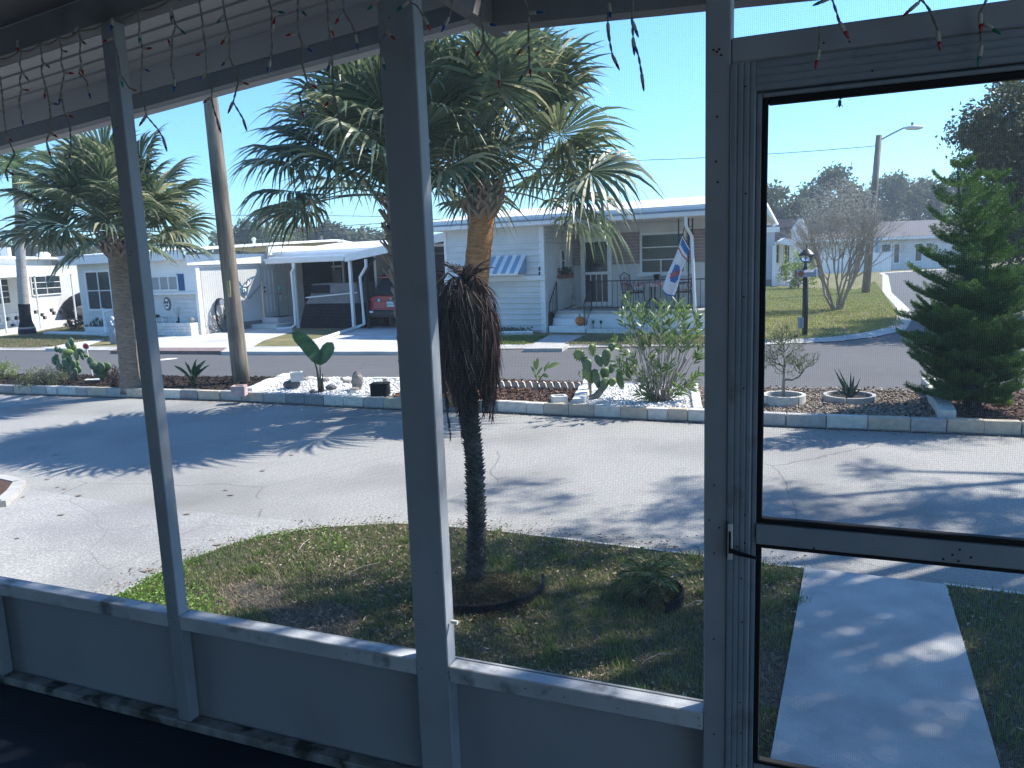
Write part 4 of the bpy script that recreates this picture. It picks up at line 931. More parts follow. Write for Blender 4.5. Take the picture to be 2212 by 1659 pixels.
# woody brown skeleton plant
def shrub(name, label, cat, c0, rx, rz, n, leaf, m, stems=14, flowers=0, mt=None, group=None, ry=None):
    t = thing(name, label, cat, c0, group); b = MB()
    for k in range(stems):
        a = rng.uniform(0, 6.28); r_ = rng.uniform(.3, 1); b.tube([c0, (c0[0]+math.cos(a)*rx*r_*.4, c0[1]+math.sin(a)*rx*r_*.4, c0[2]+rz*.45), (c0[0]+math.cos(a)*rx*r_, c0[1]+math.sin(a)*rx*r_*.8, c0[2]+rz*rng.uniform(.6, 1))], [.008, .005, .002], 4)
    b.build('stems', mt or m_twigd, t)
    u = unit(nr.normal(size=(n, 3)))*(nr.random((n, 1))**.4); C = u*np.array([rx, ry or rx*.8, rz*.55])+np.array([c0[0], c0[1], c0[2]+rz*.5]); C[:, 2] = np.maximum(C[:, 2], c0[2]+.01)
    k = nr.integers(0, n//12+1, n); cen = C[k]; C = cen+nr.normal(size=(n, 3))*np.array([rx, rx, rz])*.09
    leaves('foliage', C, nr.normal(size=(n, 3))+[0, 0, .5], nr.uniform(.7, 1.3, n)*leaf, leaf*.45, m, t)
    if flowers:
        fb = MB()
        for i in range(flowers):
            q = C[rng.randrange(n)]; fb.ball((q[0], q[1]-.02, q[2]+.02), .017, 6, .5)
        fb.build('blossoms', m_white, t)
    return t
m_sage = mat('sage_leaf', (0.09,0.11,0.05), (0.22,0.22,0.12), island=True, rough=0.7, transl=0.2)
m_lime = mat('lime_leaf', (0.11,0.16,0.04), (0.26,0.3,0.08), island=True, rough=0.6, transl=0.3)
m_brn = mat('brown_leaf', (0.05,0.03,0.02), (0.14,0.09,0.06), island=True, rough=0.8)
shrub('flowering_shrub', 'light green shrub dotted with white blossoms at the far left of the island', 'shrub', gV(5, 818), .33, .34, 1500, .035, m_lime, flowers=22)
shrub('flowering_shrub', 'rounded shrub with white blossoms cut by the left edge of the picture', 'shrub', gV(-40, 816), .3, .3, 900, .035, m_lime, flowers=10)
shrub('low_shrub', 'sprawling grey-green low shrub between the white-flowered shrub and the cactus', 'shrub', gV(98, 834), .42, .32, 2600, .03, m_sage, stems=22)
shrub('low_shrub', 'smaller dull green tuft at the near left front of the sage shrub', 'shrub', gV(58, 838), .2, .22, 900, .028, m_sage, flowers=4)
shrub('withered_plant', 'withered brown plant crouching between cactus and stout palm trunk', 'plant', gV(258, 838), .17, .36, 900, .035, m_brn, stems=9)
shrub('low_shrub', 'small green tuft poking from dark soil right of the norfolk pine', 'shrub', G('R2', 1480, 1330, .09), .12, .10, 500, .035, m_lime)
# reflector
q = gV(201, 815, .1); t = thing('reflector_stake', 'white leaning stake topped by a round red reflector', 'stake', q)
p = AT('V', 186, 748, q[1]+.02); MB().tube([q, p], .009, 6).build('stake', m_white, t)
b = MB(); b.tube([(p[0], p[1]-.012, p[2]), (p[0], p[1]+.0, p[2])], .062, 18); b.build('disc_rim', m_white, t)
b = MB(); b.tube([(p[0], p[1]-.018, p[2]), (p[0], p[1]-.0125, p[2])], .044, 18); b.build('red_reflector', mat('reflector_red', (0.6,0.02,0.04), rough=.3), t)
q = gV(203, 822, .11); tag(MB().wbox(q[0]-.16, q[0]+.16, q[1]-.05, q[1]+.05, .1, .14).build('flat_slab', m_white, base=(q[0], q[1], .1), bevel=.01), 'flat white slab lying at the foot of the reflector stake', 'slab')
# strap-leaved plants
def blade(b, P, wmax, Nn, n=7, prof=None):
    "broad leaf along the points P"
    P = [np.array(p) for p in P]; m = len(P); vs = []
    for i, p in enumerate(P):
        f = i/(m-1); w_ = wmax*(prof(f) if prof else math.sin(math.pi*min(1, .08+f*.92))**.8); t = P[min(i+1,m-1)]-P[max(i-1,0)]; t = t/np.linalg.norm(t); s_ = np.cross(t, Nn); s_ /= np.linalg.norm(s_)+1e-9; up = np.cross(s_, t)
        vs += [p-s_*w_+up*w_*.25, p, p+s_*w_+up*w_*.25]
    fs = [(3*i+j, 3*i+j+1, 3*i+j+4, 3*i+j+3) for i in range(m-1) for j in (0, 1)]
    b.add(vs, fs)
def strap_plant(name, label, base, specs, m, leafname='leaf', stalk=.55):
    "specs: list of (region,x,y tip,width)"
    t = thing(name, label, 'plant', base); Y = base[1]
    for r_, x, y, w_ in specs:
        tip = np.array(AT(r_, x, y, Y+rng.uniform(-.12,.12))); B = np.array(base)+np.array([rng.uniform(-.03,.03), rng.uniform(-.03,.03), 0]); md = B*(.42)+tip*.58; md[2] += .03; sg = B*(.35)+tip*.65; P0 = B+(np.array([tip[0]-B[0], tip[1]-B[1], 0])*.22+np.array([0,0,(tip[2]-B[2])*.45]))
        MB().tube([tuple(B), tuple(P0)], [.008, .006], 5).build('stalk', m_petiole, t)
        b = MB(); pts = [P0+(tip-P0)*f+np.array([0, 0, .03*math.sin(f*math.pi)]) for f in np.linspace(0, 1, 7)]; blade(b, pts, w_, np.array([rng.uniform(-.7,.7), -1, rng.uniform(-.2,.3)])); b.build(leafname, m, t, smooth=True)
    return t
strap_plant('strelitzia', 'dark green clump of upright paddle leaves left of the utility pole base', gV(418, 834), [('CA',1680,1450,.028),('CA',1725,1470,.02),('CA',1790,1405,.026),('CA',1820,1430,.025),('CA',1845,1480,.022),('CA',1905,1385,.022),('CA',1930,1430,.022),('CA',1995,1395,.028),('CA',2035,1440,.018),('CA',1990,1470,.022),('CA',1870,1450,.022),('CA',1760,1500,.018),('CA',1950,1480,.02),('CA',1890,1420,.022),('CA',1850,1560,.02),('CA',1905,1570,.02)], m_strel)
# bird of paradise with two great leaves
q = gV(694, 850, .09); t = thing('bird_of_paradise', 'young plant with two huge torn paddle leaves standing in white gravel', 'plant', q)
b = MB()
for k in range(6):
    a = k*1.05; b.tube([(q[0]+math.cos(a)*.035, q[1]+math.sin(a)*.03, q[2]-.02), (q[0]+math.cos(a)*.03, q[1], q[2]+.12), (q[0]+math.cos(a)*.035+(.01 if k<3 else -.01), q[1], q[2]+rng.uniform(.2,.42))], [.022, .016, .006], 6)
b.build('dry_sheaths', m_brn, t)
F0, F1 = AT('CB',1310,1370,q[1]), AT('CB',1378,1440,q[1]+.05)
MB().tube([q, AT('CB',1345,1480,q[1]), F0], [.02,.014,.009], 6).build('stalk', m_petiole, t); MB().tube([q, AT('CB',1378,1530,q[1]), F1], [.018,.012,.009], 6).build('stalk', m_petiole, t)
b = MB(); ptsA = [np.array(AT('CB', x, y, q[1]-dy)) for x, y, dy in ((1375,1440,0),(1345,1375,.02),(1290,1300,.03),(1235,1235,.03),(1180,1180,.02),(1140,1150,0),(1108,1130,0))]
blade(b, ptsA, .115, np.array([.3,-1,.5]), prof=lambda f: [.15,.85,1,.95,.9,.6,.05][int(round(f*6))]); b.build('leaf', m_strel, t, smooth=True)
b = MB(); ptsB = [np.array(AT('CB', x, y, q[1]+.03)) for x, y in ((1378,1440),(1400,1390),(1430,1340),(1460,1290),(1485,1250),(1500,1228))]
blade(b, ptsB, .105, np.array([-.2,-1,.1]), prof=lambda f: [.2,.8,1,1,.75,.15][int(round(f*5))]); b.build('leaf', m_strel, t, smooth=True)
b = MB()
for (x,y,x2,y2) in ((1235,1255,1290,1205),(1285,1300,1340,1245),(1345,1345,1400,1355)):
    p0, p1 = np.array(AT('CB',x,y,q[1]-.06)), np.array(AT('CB',x2,y2,q[1]-.06)); b.add([p0, p1, p1+[0,0,.012], p0+[0,0,.004]], [(0,1,2,3)])
# sprout with pale leaves
q = gV(1158, 859, .1); t = thing('young_sapling', 'small pale green sapling in the brown mulch bed', 'plant', q); Y = q[1]
MB().tube([q, AT('Q4',545,400,Y), AT('Q4',545,330,Y)], [.012,.009,.006], 6).build('stem', m_twig, t); MB().tube([AT('Q4',550,430,Y), AT('Q4',575,340,Y), AT('Q4',615,285,Y)], [.009,.008,.006], 6).build('stem', m_petiole, t)
for (x,y,x2,y2,w_) in ((545,250,558,135,.028),(535,245,525,160,.022),(545,320,492,212,.022),(550,300,605,222,.018),(620,270,670,170,.02),(650,235,765,190,.032),(600,300,660,320,.028),(570,300,590,345,.025),(548,330,530,290,.02),(620,260,640,210,.02)):
    p0, p1 = np.array(AT('Q4',x,y,Y)), np.array(AT('Q4',x2,y2,Y+rng.uniform(-.06,.06))); b = MB(); blade(b, [p0+(p1-p0)*f+np.array([0,0,.012*math.sin(f*3.14)]) for f in np.linspace(0,1,6)], w_, np.array([rng.uniform(-.8,.8),-1,.4])); b.build('leaf', m_cactusl, t, smooth=True)
# oleander
q = gV(1422, 871, .09); t = thing('oleander', 'large airy oleander bush with whorls of narrow leaves on pale stems in white gravel', 'shrub', q); Y = q[1]
tipsP = [(880,60),(860,240),(800,300),(1000,190),(1100,190),(1180,280),(940,330),(1060,560),(900,560),(720,640),(1040,640),(830,720),(960,820),(1090,360),(1260,420),(1420,170),(1320,200),(1560,160),(1470,300),(1640,330),(1680,200),(1600,260),(1560,420),(1840,280),(1840,340),(1860,460),(1450,560),(1480,650),(1660,620),(1850,740),(1320,640),(1190,830),(1240,860),(1340,980),(1160,560),(1000,480),(800,860),(740,920),(1060,1000),(820,1030),(1430,960),(1600,1110),(1290,1110),(1100,1160),(1140,1260),(1060,1330),(1180,1350),(1840,1080),(1760,1150),(1700,1260),(1390,1500),(1440,560),(1700,420),(1400,350),(1530,560),(1760,600),(1250,300),(920,960),(1560,1290),(1850,820),(1350,420),(1680,500)]
b = MB(); C, D = [], []
for i, (x, y) in enumerate(tipsP):
    yy = Y+rng.uniform(-.35,.35)*(1 if y < 1200 else .3); tip = np.array(AT('P4', x, y, yy)); B = np.array(q)+np.array([rng.uniform(-.09,.09), rng.uniform(-.05,.05), 0]); k1 = B+(tip-B)*.4+np.array([(tip[0]-B[0])*.12, 0, .04*(tip[2]-B[2])]); k2 = B+(tip-B)*.75+np.array([0, 0, .03])
    b.tube([tuple(B), tuple(k1), tuple(k2), tuple(tip)], [.007, .006, .004, .0025], 5)
    td = unit(tip-k1)
    for j in range(21):
        f = rng.uniform(-.20, .02); p0 = tip+td*f; a = rng.uniform(0, 6.28); e = np.cross(td, [math.cos(a), math.sin(a), .3]); e /= np.linalg.norm(e)+1e-9; d = unit(e*.8+td*.75+np.array([0,0,.1])); l = rng.uniform(.08,.15); C.append(p0+d*l*.5); D.append(d*l)
C, D = np.array(C), np.array(D)
b.build('stems', m_twig, t, smooth=True)
P = np.stack([C-D*.5, C-D*.1, C+D*.3, C+D*.55-np.array([0,0,.012])], 1); Wd = unit(np.cross(D, nr.normal(size=D.shape)))[:, None, :]*np.array([.3,1,.8,.05])[None, :, None]*.0115
strips('leaves', P, Wd, m_olea, t)
b = MB()
for (x,y,x2,y2,r_) in ((1440,1250,1670,870,.018),(1330,1420,1740,1130,.014),(1415,1200,1415,820,.011),(1300,1400,1200,1120,.011),(1560,1280,1690,1160,.011),(1560,900,1590,760,.009)): b.tube([AT('P4',x,y,Y), AT('P4',x2,y2,Y+rng.uniform(-.1,.1))], [r_, r_*.75], 6)
b.build('bare_branches', m_twig, t)
# pencil tree in its ring
def ring_planter(label, c, r, n, h=.13, squash=1.0):
    t = thing('ring_planter', label, 'planter', c)
    for k in range(n):
        a0, a1 = 2*math.pi*k/n+.03+.4, 2*math.pi*(k+1)/n-.03+.4; b = MB(); m_ = 8
        for i in range(m_):
            f0, f1 = a0+(a1-a0)*i/m_, a0+(a1-a0)*(i+1)/m_
            b.hexa([(c[0]+rr*math.cos(f), c[1]+rr*math.sin(f), c[2]+z) for z in (0, h) for rr, f in ((r, f0), (r, f1), (r-.045, f1), (r-.045, f0))])
        b.build('curved_block', m_block[2] if n == 4 else m_block[0], t)
    MB().prism([(c[0]+(r-.05)*math.cos(a), c[1]+(r-.05)*math.sin(a)) for a in np.linspace(0, 6.28, 20)[:-1]], c[2], c[2]+.05).build('soil', m_mulch_d, t)
    return t
c1 = P3c = G('P3', 905, 610, .15); c1 = (c1[0], c1[1], .09); ring_planter('pale ring planter of curved blocks holding the pencil tree', c1, .26, 4, .13)
c2 = G('P3', 1720, 575, .15); c2 = (c2[0], c2[1], .09); ring_planter('lower grey ring planter of curved blocks holding the spiky agave', c2, .31, 5, .09)
t = thing('pencil_tree', 'small pencil tree with tangled leafless green twigs in the pale ring planter', 'tree', (c1[0], c1[1], .14)); Y = c1[1]
b = MB(); B0 = np.array([c1[0], Y, .14])
J = np.array(AT('P3', 905, 360, Y)); b.tube([tuple(B0), tuple(AT('P3',900,460,Y)), tuple(J), tuple(AT('P3',915,200,Y)), tuple(AT('P3', 910, 60, Y))], [.026,.022,.019,.014,.010], 7)
b.tube([tuple(J), tuple(AT('P3',1000,365,Y-.02)), tuple(AT('P3',1080,335,Y-.02)), tuple(AT('P3',1130,290,Y))], [.016,.015,.013,.01], 7); b.build('trunk', m_twig, t, smooth=True)
b = MB()
def twigs(p, d, l, r_, depth):
    q2 = p+d*l; md = (p+q2)/2+nr.normal(size=3)*l*.12; b.tube([tuple(p), tuple(md), tuple(q2)], [r_, r_*.9, r_*.75], 4, False)
    if depth == 0: return
    for k in range(rng.choice([2, 3, 3])): twigs(q2, unit(d*.75+nr.normal(size=3)*.62+np.array([0,0,.12])), l*rng.uniform(.62, .88), r_*.72, depth-1)
for (x, y) in ((900,200),(915,100),(905,20),(905,260)):
    for k in range(3): twigs(np.array(AT('P3', x, y, Y)), unit(np.array([rng.uniform(-1.3,.6), rng.uniform(-.6,.6), .5])), .12, .006, 4)
for k in range(6): twigs(np.array(AT('P3', 1125, 295, Y)), unit(np.array([rng.uniform(-.8,.7), rng.uniform(-.5,.5), .6])), .105, .006, 4)
for k in range(4): twigs(np.array(AT('P3', 910, 0, Y)), unit(np.array([rng.uniform(-.5,.5), rng.uniform(-.5,.5), 1.])), .13, .006, 4)
b.build('twigs', mat('pencil_twig', (0.07,0.10,0.045), (0.14,0.17,0.08), scale=30, rough=.6), t)
t = thing('agave', 'grey-green spiky agave rising from the lower ring planter', 'plant', (c2[0], c2[1], .13)); Y = c2[1]
for (x, y) in ((1530,225),(1578,215),(1610,340),(1570,430),(1530,470),(1680,330),(1740,260),(1782,300),(1860,330),(1840,400),(1660,400),(1700,420),(1760,400),(1600,500),(1880,470)):
    p1 = np.array(AT('P3', x, y, Y+rng.uniform(-.15,.15))); p0 = np.array([c2[0]+rng.uniform(-.03,.03), Y, .14]); b = MB(); blade(b, [p0+(p1-p0)*f for f in np.linspace(0,1,6)], .017, np.array([rng.uniform(-.8,.8),-1,.1]), prof=lambda f: [1,1.1,1,.8,.45,.05][int(round(f*5))]); b.build('leaf', mat('agave_leaf', (0.05,0.08,0.06), (0.1,0.14,0.1), scale=12, rough=.5), t, smooth=True)
# blocks, boxes, stones
def hollow(name, label, cat, r_, x0, x1, yt, yb, m, yaw=.3, zb=.1, depth=.9):
    c = G(r_, (x0+x1)/2, yb, zb); k = REG[r_][2]/1.82278/FPX*c[1]; w_ = (x1-x0)*k*.86; h_ = (yb-yt)*k*.82; d_ = w_*depth
    t = thing(name, label, cat, c); R = Matrix.Rotation(yaw, 4, 'Z'); cc = Vector((c[0], c[1]+d_/2, c[2]))
    b = MB(); e = w_*.16
    for (a0,a1,b0,b1,z0,z1) in ((-w_/2,w_/2,-d_/2,-d_/2+e,0,h_),(-w_/2,w_/2,d_/2-e,d_/2,0,h_),(-w_/2,-w_/2+e,-d_/2+e,d_/2-e,0,h_),(w_/2-e,w_/2,-d_/2+e,d_/2-e,0,h_),(-w_/2+e,w_/2-e,-d_/2+e,d_/2-e,0,h_*.35)):
        q = [(a,bb,z) for z in (z0,z1) for a,bb in ((a0,b0),(a1,b0),(a1,b1),(a0,b1))]; b.hexa([tuple(cc+R@Vector(v)) for v in q])
    b.build('shell', m, t); return t
hollow('hollow_block', 'white hollow block at the near end of the divider by the prickly pear', 'block', 'Q4', 680, 845, 475, 588, m_wblock, .12)
hollow('hollow_block', 'faded pink hollow block sitting on the front edging near the utility pole', 'block', 'B4', 1540, 1645, 105, 190, mat('pink_block', (0.45,0.32,0.30), (0.52,0.4,0.37), scale=8, rough=.9), .05, zb=.12)
hollow('cube_planter', 'glossy white cube planter perched on a dark rock in the white gravel', 'planter', 'P5', 75, 195, 125, 218, m_plast, .35, zb=.24)
m_drk = mat('dark_rock', (0.08,0.08,0.09), (0.14,0.14,0.15), scale=10, rough=.9, bump=.01)
def rock(label, r_, x0, x1, yt, yb, m=m_stone, zb=.1, jit=.10, name='rock', n=12, ry=None):
    c = G(r_, (x0+x1)/2, yb, zb); k = REG[r_][2]/1.82278/FPX*c[1]; rx, rz = (x1-x0)*k/2, (yb-yt)*k/2
    b = MB(); b.ball((c[0], c[1]+rx*.7, c[2]+rz*.92), 1.0, n, sz=rz, sx=rx, sy=ry or rx*.8)
    b.v = [tuple(np.array(v)+nr.normal(size=3)*jit*min(rx, rz)) for v in b.v]
    return tag(b.build(name, m, base=(c[0], c[1], c[2]), smooth=False), label, 'rock')
rock('squat dark rock carrying the white cube planter', 'P5', 22, 168, 205, 290, m_drk)
rock('tall upright standing stone in the white gravel', 'P5', 598, 697, 128, 300, m_stone, jit=.08)
rock('pointed pale stone right of the white cube planter', 'P5', 168, 245, 172, 222)
rock('rounded pale stone behind the bird of paradise stem', 'P5', 362, 418, 183, 228)
rock('small knobby stone between standing stone and porch post', 'P5', 858, 910, 190, 242)
rock('low dark stone at the foot of the bird of paradise, left side', 'P5', 240, 300, 285, 322, m_drk)
rock('dark stone in the gravel right of the bird of paradise', 'P5', 375, 470, 240, 300, m_drk)
rock('grey lump just left of the dead palm trunk base on the edging bed', 'V', 975, 1000, 805, 848, m_stone)
# turtle and small pot
c = G('P5', 570, 240, .1); t = thing('turtle_figure', 'small stone turtle figure with raised head left of the standing stone', 'figurine', c)
k = .25919/FPX*c[1]; b = MB(); b.ball((c[0], c[1]+.05, .13), 1, 10, sz=.045, sx=.095, sy=.07); b.build('shell', m_stone, t, smooth=True)
b = MB(); b.ball((c[0]-.10, c[1]+.05, .19), .03, 8); b.tube([(c[0]-.06, c[1]+.05, .14), (c[0]-.10, c[1]+.05, .19)], .018, 6); b.build('head', m_stone, t, smooth=True)
for dx, dy in ((-.07,-.01),(.07,-.01),(-.06,.1),(.07,.1)): MB().ball((c[0]+dx, c[1]+dy, .115), .025, 6, .7).build('foot', m_stone, t)
c = G('P5', 628, 320, .09); MBt = thing('clay_pot', 'small pale clay pot with rim before the standing stone', 'pot', c); MB().lathe(c, [(.045,0),(.06,.07),(.055,.072)], 14).build('pot_body', m_wblock, MBt); MB().lathe((c[0],c[1],c[2]+.072), [(.07,0),(.07,.022),(.05,.024)], 14).build('rim', m_stone, MBt)
c = G('P5', 828, 362, .09); k = .25919/FPX*c[1]; t = thing('black_box', 'black lidded box on the gravel beside the thick porch post', 'box', c)
fx = Frame((c[0], c[1]), -8, .09); MB().box(fx, -.135*.9, .135*.9, 0, .2, 0, .20).build('body', m_gun, t, bevel=.006); MB().box(fx, -.13, .13, -.006, .206, .201, .222).build('lid', m_gun, t, bevel=.004)
# scallop edging
t = thing('scalloped_edging', 'row of pale scalloped concrete edging pieces behind the brown mulch', 'edging', G('Q4', 500, 450, .05))
for k in range(14):
    x = 90+k*65; c = G('Q4', x, 432+k*1.6+12, .06); w_ = 62*.23327/FPX*c[1]*.98; fx = Frame((c[0], c[1]), -21, .04)
    hh = .17; MB().face(fx, [(-w_/2,0),(w_/2,0),(w_/2,hh*.55),(w_*.3,hh*.95),(0,hh*1.05),(-w_*.3,hh*.95),(-w_/2,hh*.55)], 0, .04).build('scallop', m_block[2], t)
t = thing('low_back_border', 'thin white painted border along the back of the white gravel', 'edging', G('P5', 500, 220, .05))
for k in range(9):
    x0, x1 = 20+k*108, 20+(k+1)*108-5; a, c = G('P5', x0, 215+k*1.2, .06), G('P5', x1, 215+k*1.2, .06); yw = math.degrees(math.atan2(c[1]-a[1], c[0]-a[0])); fx = Frame((a[0], a[1]), yw, .03); MB().box(fx, 0, math.hypot(c[0]-a[0], c[1]-a[1]), 0, .09, 0, .09+rng.uniform(0,.02)).build('block', m_wblock, t, bevel=.006)
# wooden stake by the cactus
c = G('Q4', 1043, 505, .1); p = AT('Q4', 1043, 175, c[1]); t = thing('wooden_stake', 'weathered wooden stake with white tip beside the prickly pear', 'stake', c); MB().wbox(c[0]-.022, c[0]+.022, c[1]-.02, c[1]+.02, .08, p[2]-.04).build('shaft', m_pole, t); MB().wbox(c[0]-.0225, c[0]+.0225, c[1]-.0205, c[1]+.0205, p[2]-.04, p[2]).build('tip', m_white, t)

# ================================================================ utility pole, wires, street lamp, mailbox lamp
q = gV(523, 838, .0); t = thing('utility_pole', 'stout weathered wooden utility pole rising out of the black mulch', 'pole', q)
top = AT('V', 438, 60, q[1]); MB().tube([tuple(lerp3(q, top, f, 0)) for f in np.linspace(-.02, 1.5, 14)], [.145-.035*f for f in np.linspace(0, 1.5, 14)], 18).build('shaft', m_pole, t, smooth=True)
Tf = Frame((q[0], q[1]-.137), 0)
m_tagy = mat('yellow_tag', (0.5,0.47,0.2), rough=.5)
def onpole(x, y): p = AT('CB', x, y, q[1]-.13); return p
a, c = onpole(492, 628), onpole(504, 785)
MB().hexa([(c[0]-.022,c[1]-.012,c[2]),(c[0]+.022,c[1]-.012,c[2]),(c[0]+.022,c[1]+.02,c[2]),(c[0]-.022,c[1]+.02,c[2]),(a[0]-.022,a[1]-.012,a[2]),(a[0]+.022,a[1]-.012,a[2]),(a[0]+.022,a[1]+.02,a[2]),(a[0]-.022,a[1]+.02,a[2])]).build('number_tag', m_tagy, t)
def text(s_, name, m, parent, loc, size, rot):
    cu = bpy.data.curves.new('tmp', 'FONT'); cu.body = s_; cu.size = size; cu.align_x = 'CENTER'; cu.align_y = 'CENTER'; cu.extrude = .001
    to = bpy.data.objects.new('tmp', cu); COL.objects.link(to); me = bpy.data.meshes.new_from_object(to.evaluated_get(bpy.context.evaluated_depsgraph_get())); bpy.data.objects.remove(to); me.materials.clear(); me.materials.append(m)
    o = bpy.data.objects.new(name, me); COL.objects.link(o); o.parent = parent; o.location = tuple(np.array(loc)-parent_loc(parent)); o.rotation_euler = rot; return o
for i, ch in enumerate('80Z181'):
    f = (i+.7)/7; p = lerp3(a, c, f, 0); text(ch, 'digit', m_gun, t, (p[0], p[1]-.0145, p[2]), .042, (math.pi/2, 0, 0))
def wire(label, P0, P1, sag, r=.012, group='overhead wires'):
    P0, P1 = np.array(P0), np.array(P1); pts = [tuple(P0+(P1-P0)*f-np.array([0,0,sag*4*f*(1-f)])) for f in np.linspace(0, 1, 16)]
    o = MB().tube(pts, r, 4).build('power_line', m_gun, base=tuple(P0)); return tag(o, label, 'wire', group)
wire('upper thin power line crossing the sky left of the middle palm', AT('V',-40,478,60), AT('V',920,470,60), -.3, .02)
wire('higher of two lines ending behind the middle palm crown', AT('V',455,500,60), AT('V',960,473,60), .1, .022)
wire('lower of two lines ending behind the middle palm crown', AT('V',455,513,60), AT('V',960,480,60), .1, .022)
wire('faint line low in the sky over the left roofs', AT('V',-40,520,62), AT('V',560,498,62), .1, .016)
q = G('V', 1870, 633, .06); t = thing('street_lamp', 'tall wooden pole carrying a curved arm street lamp', 'street lamp', q)
top = AT('V', 1899, 292, q[1]); MB().tube([q, lerp3(q, top, .5, 0), top], [.17,.145,.12], 12).build('shaft', m_pole, t, smooth=True)
h0 = AT('A4',1115,1070,q[1]-.2); h1 = AT('A4',1200,1025,q[1]-.6); h2 = AT('A4',1290,980,q[1]-1); h3 = AT('A4',1320,980,q[1]-1.1)
MB().tube([h0, h1, h2, h3], .035, 7).build('arm', m_alu, t); e = AT('A4',1405,990,q[1]-1.3)
b = MB(); b.ball(((h3[0]+e[0])/2, (h3[1]+e[1])/2, (h3[2]+e[2])/2+.02), 1, 10, sz=.10, sx=.42, sy=.2); b.build('lamp_head', m_plast, t, smooth=True); MB().lathe(AT('A4',1350,965,q[1]-1.2), [(.05,0),(.05,.12),(.03,.14)], 8).build('photocell', m_alu, t)
wire('service line running from the street lamp pole to behind the porch post', AT('V',1893,315,q[1]), AT('V',1180,350,q[1]+4), .15, .014)
# lamp post with mailbox
q = G('C4', 620, 1057, .06); t = thing('lamp_post', 'black lamp post with glass lantern on the corner lawn', 'lamp post', q); Y = q[1]; P_ = lambda x, y: AT('R4', x, y, Y)
tp_ = P_(1005, 1140); MB().tube([(q[0], Y, 0.05), tp_], .062, 10).build('post', m_black, t, smooth=True); c = P_(1000, 1130)
MB().lathe(c, [(.07,-.05),(.06,0),(.03,.06),(.025,.12),(.05,.15),(.07,.17)], 12).build('neck', m_black, t, smooth=True)
gb = P_(1015, 1050); gt = P_(1020, 945)
MB().lathe((gb[0], Y, gb[2]), [(.05,0),(.13,(gt[2]-gb[2])*.45),(.15,(gt[2]-gb[2])*.95)], 10).build('glass', mat('lantern_glass', (0.6,0.65,0.68), rough=.05, alpha=.85), t, smooth=True)
for k in range(6):
    a = k*math.pi/3; MB().tube([(gb[0]+.055*math.cos(a), Y+.055*math.sin(a), gb[2]), (gb[0]+.135*math.cos(a), Y+.135*math.sin(a), gb[2]+(gt[2]-gb[2])*.45), (gb[0]+.155*math.cos(a), Y+.155*math.sin(a), gt[2])], .008, 4).build('cage_bar', m_black, t)
MB().lathe((gt[0], Y, gt[2]), [(.19,0),(.17,.03),(.08,.12),(.02,.15),(.015,.24),(.002,.26)], 12).build('cap', m_black, t, smooth=True)
mb_ = thing('mailbox', 'grey mailbox with a brown round end mounted across the lamp post', 'mailbox', P_(1000, 1265)); fx = Frame((q[0], Y-.07), -4, 0)
m_mail = mat('mailbox_grey', (0.22,0.25,0.30), (0.30,0.33,0.38), scale=6, rough=.5)
a0, z0 = fx.at('R4', 865, 1262, -.1); a1, z1 = fx.at('R4', 1145, 1150, -.1); pr = [(-.16,z0),(-.0,z0),(-.0,z1-.05),(-.04,z1),(-.12,z1),(-.16,z1-.05)]
MB().sweep(fx, pr, a0, a1).build('body', m_mail, mb_); MB().sweep(fx, [(d*1.0-.003, z) for d, z in pr], a0-.012, a0-.001).build('door', m_terra, mb_)
b = MB(); b.tube([fx.p(a0+.09, -.163, (z0+z1)/2), fx.p(a0+.09, -.1605, (z0+z1)/2)], .07, 14); b.build('round_emblem', m_terra, mb_); MB().box(fx, a1+.002, a1+.03, -.16, -.0, z0, z1+.03).build('white_flag', m_white, mb_)
MB().box(Frame((q[0]-.1, Y), 0), -.05, .05, -.06, .06, .25, .5).build('outlet_box', m_alu, t)
# leafless shrub tree
q = G('V', 1808, 669, .06); t = thing('bare_tree', 'leafless multi-stemmed grey tree with a vase-shaped crown on the corner lawn', 'tree', q); Y = q[1]
b = MB(); k = Y/FPX*.14881; rng = random.Random(5); nr = np.random.default_rng(5)
def grow(p, d, l, r_, dep):
    q2 = p+d*l; b.tube([tuple(p), tuple((p+q2)/2+nr.normal(size=3)*l*.05), tuple(q2)], [r_, r_*.88, r_*.72], 4 if dep < 3 else 6, False)
    if dep == 0: return
    for j in range(3 if dep in (6,5,2) else 2): grow(q2, unit(d+nr.normal(size=3)*.26+np.array([0,0,.10])), l*rng.uniform(.6,.82), r_*.60, dep-1)
for j in range(11):
    a = j*2.4; grow(np.array(q)+np.array([math.cos(a)*.12, math.sin(a)*.12, 0]), unit(np.array([math.cos(a)*.38, math.sin(a)*.38, 1])), 1.0, .042, 6)
b.build('branches', m_twig, t)
c0 = np.array(q)+np.array([0,0,2.9]); n = 6000; C = c0+unit(nr.normal(size=(n,3)))*np.array([1.3,1.3,1.3])*(nr.random((n,1))**.5); leaves('sparse_leaves', C, nr.normal(size=(n,3)), .07, .03, mat('silver_leaf', (0.2,0.2,0.17), (0.36,0.35,0.3), island=True, rough=.8, transl=.2), t)

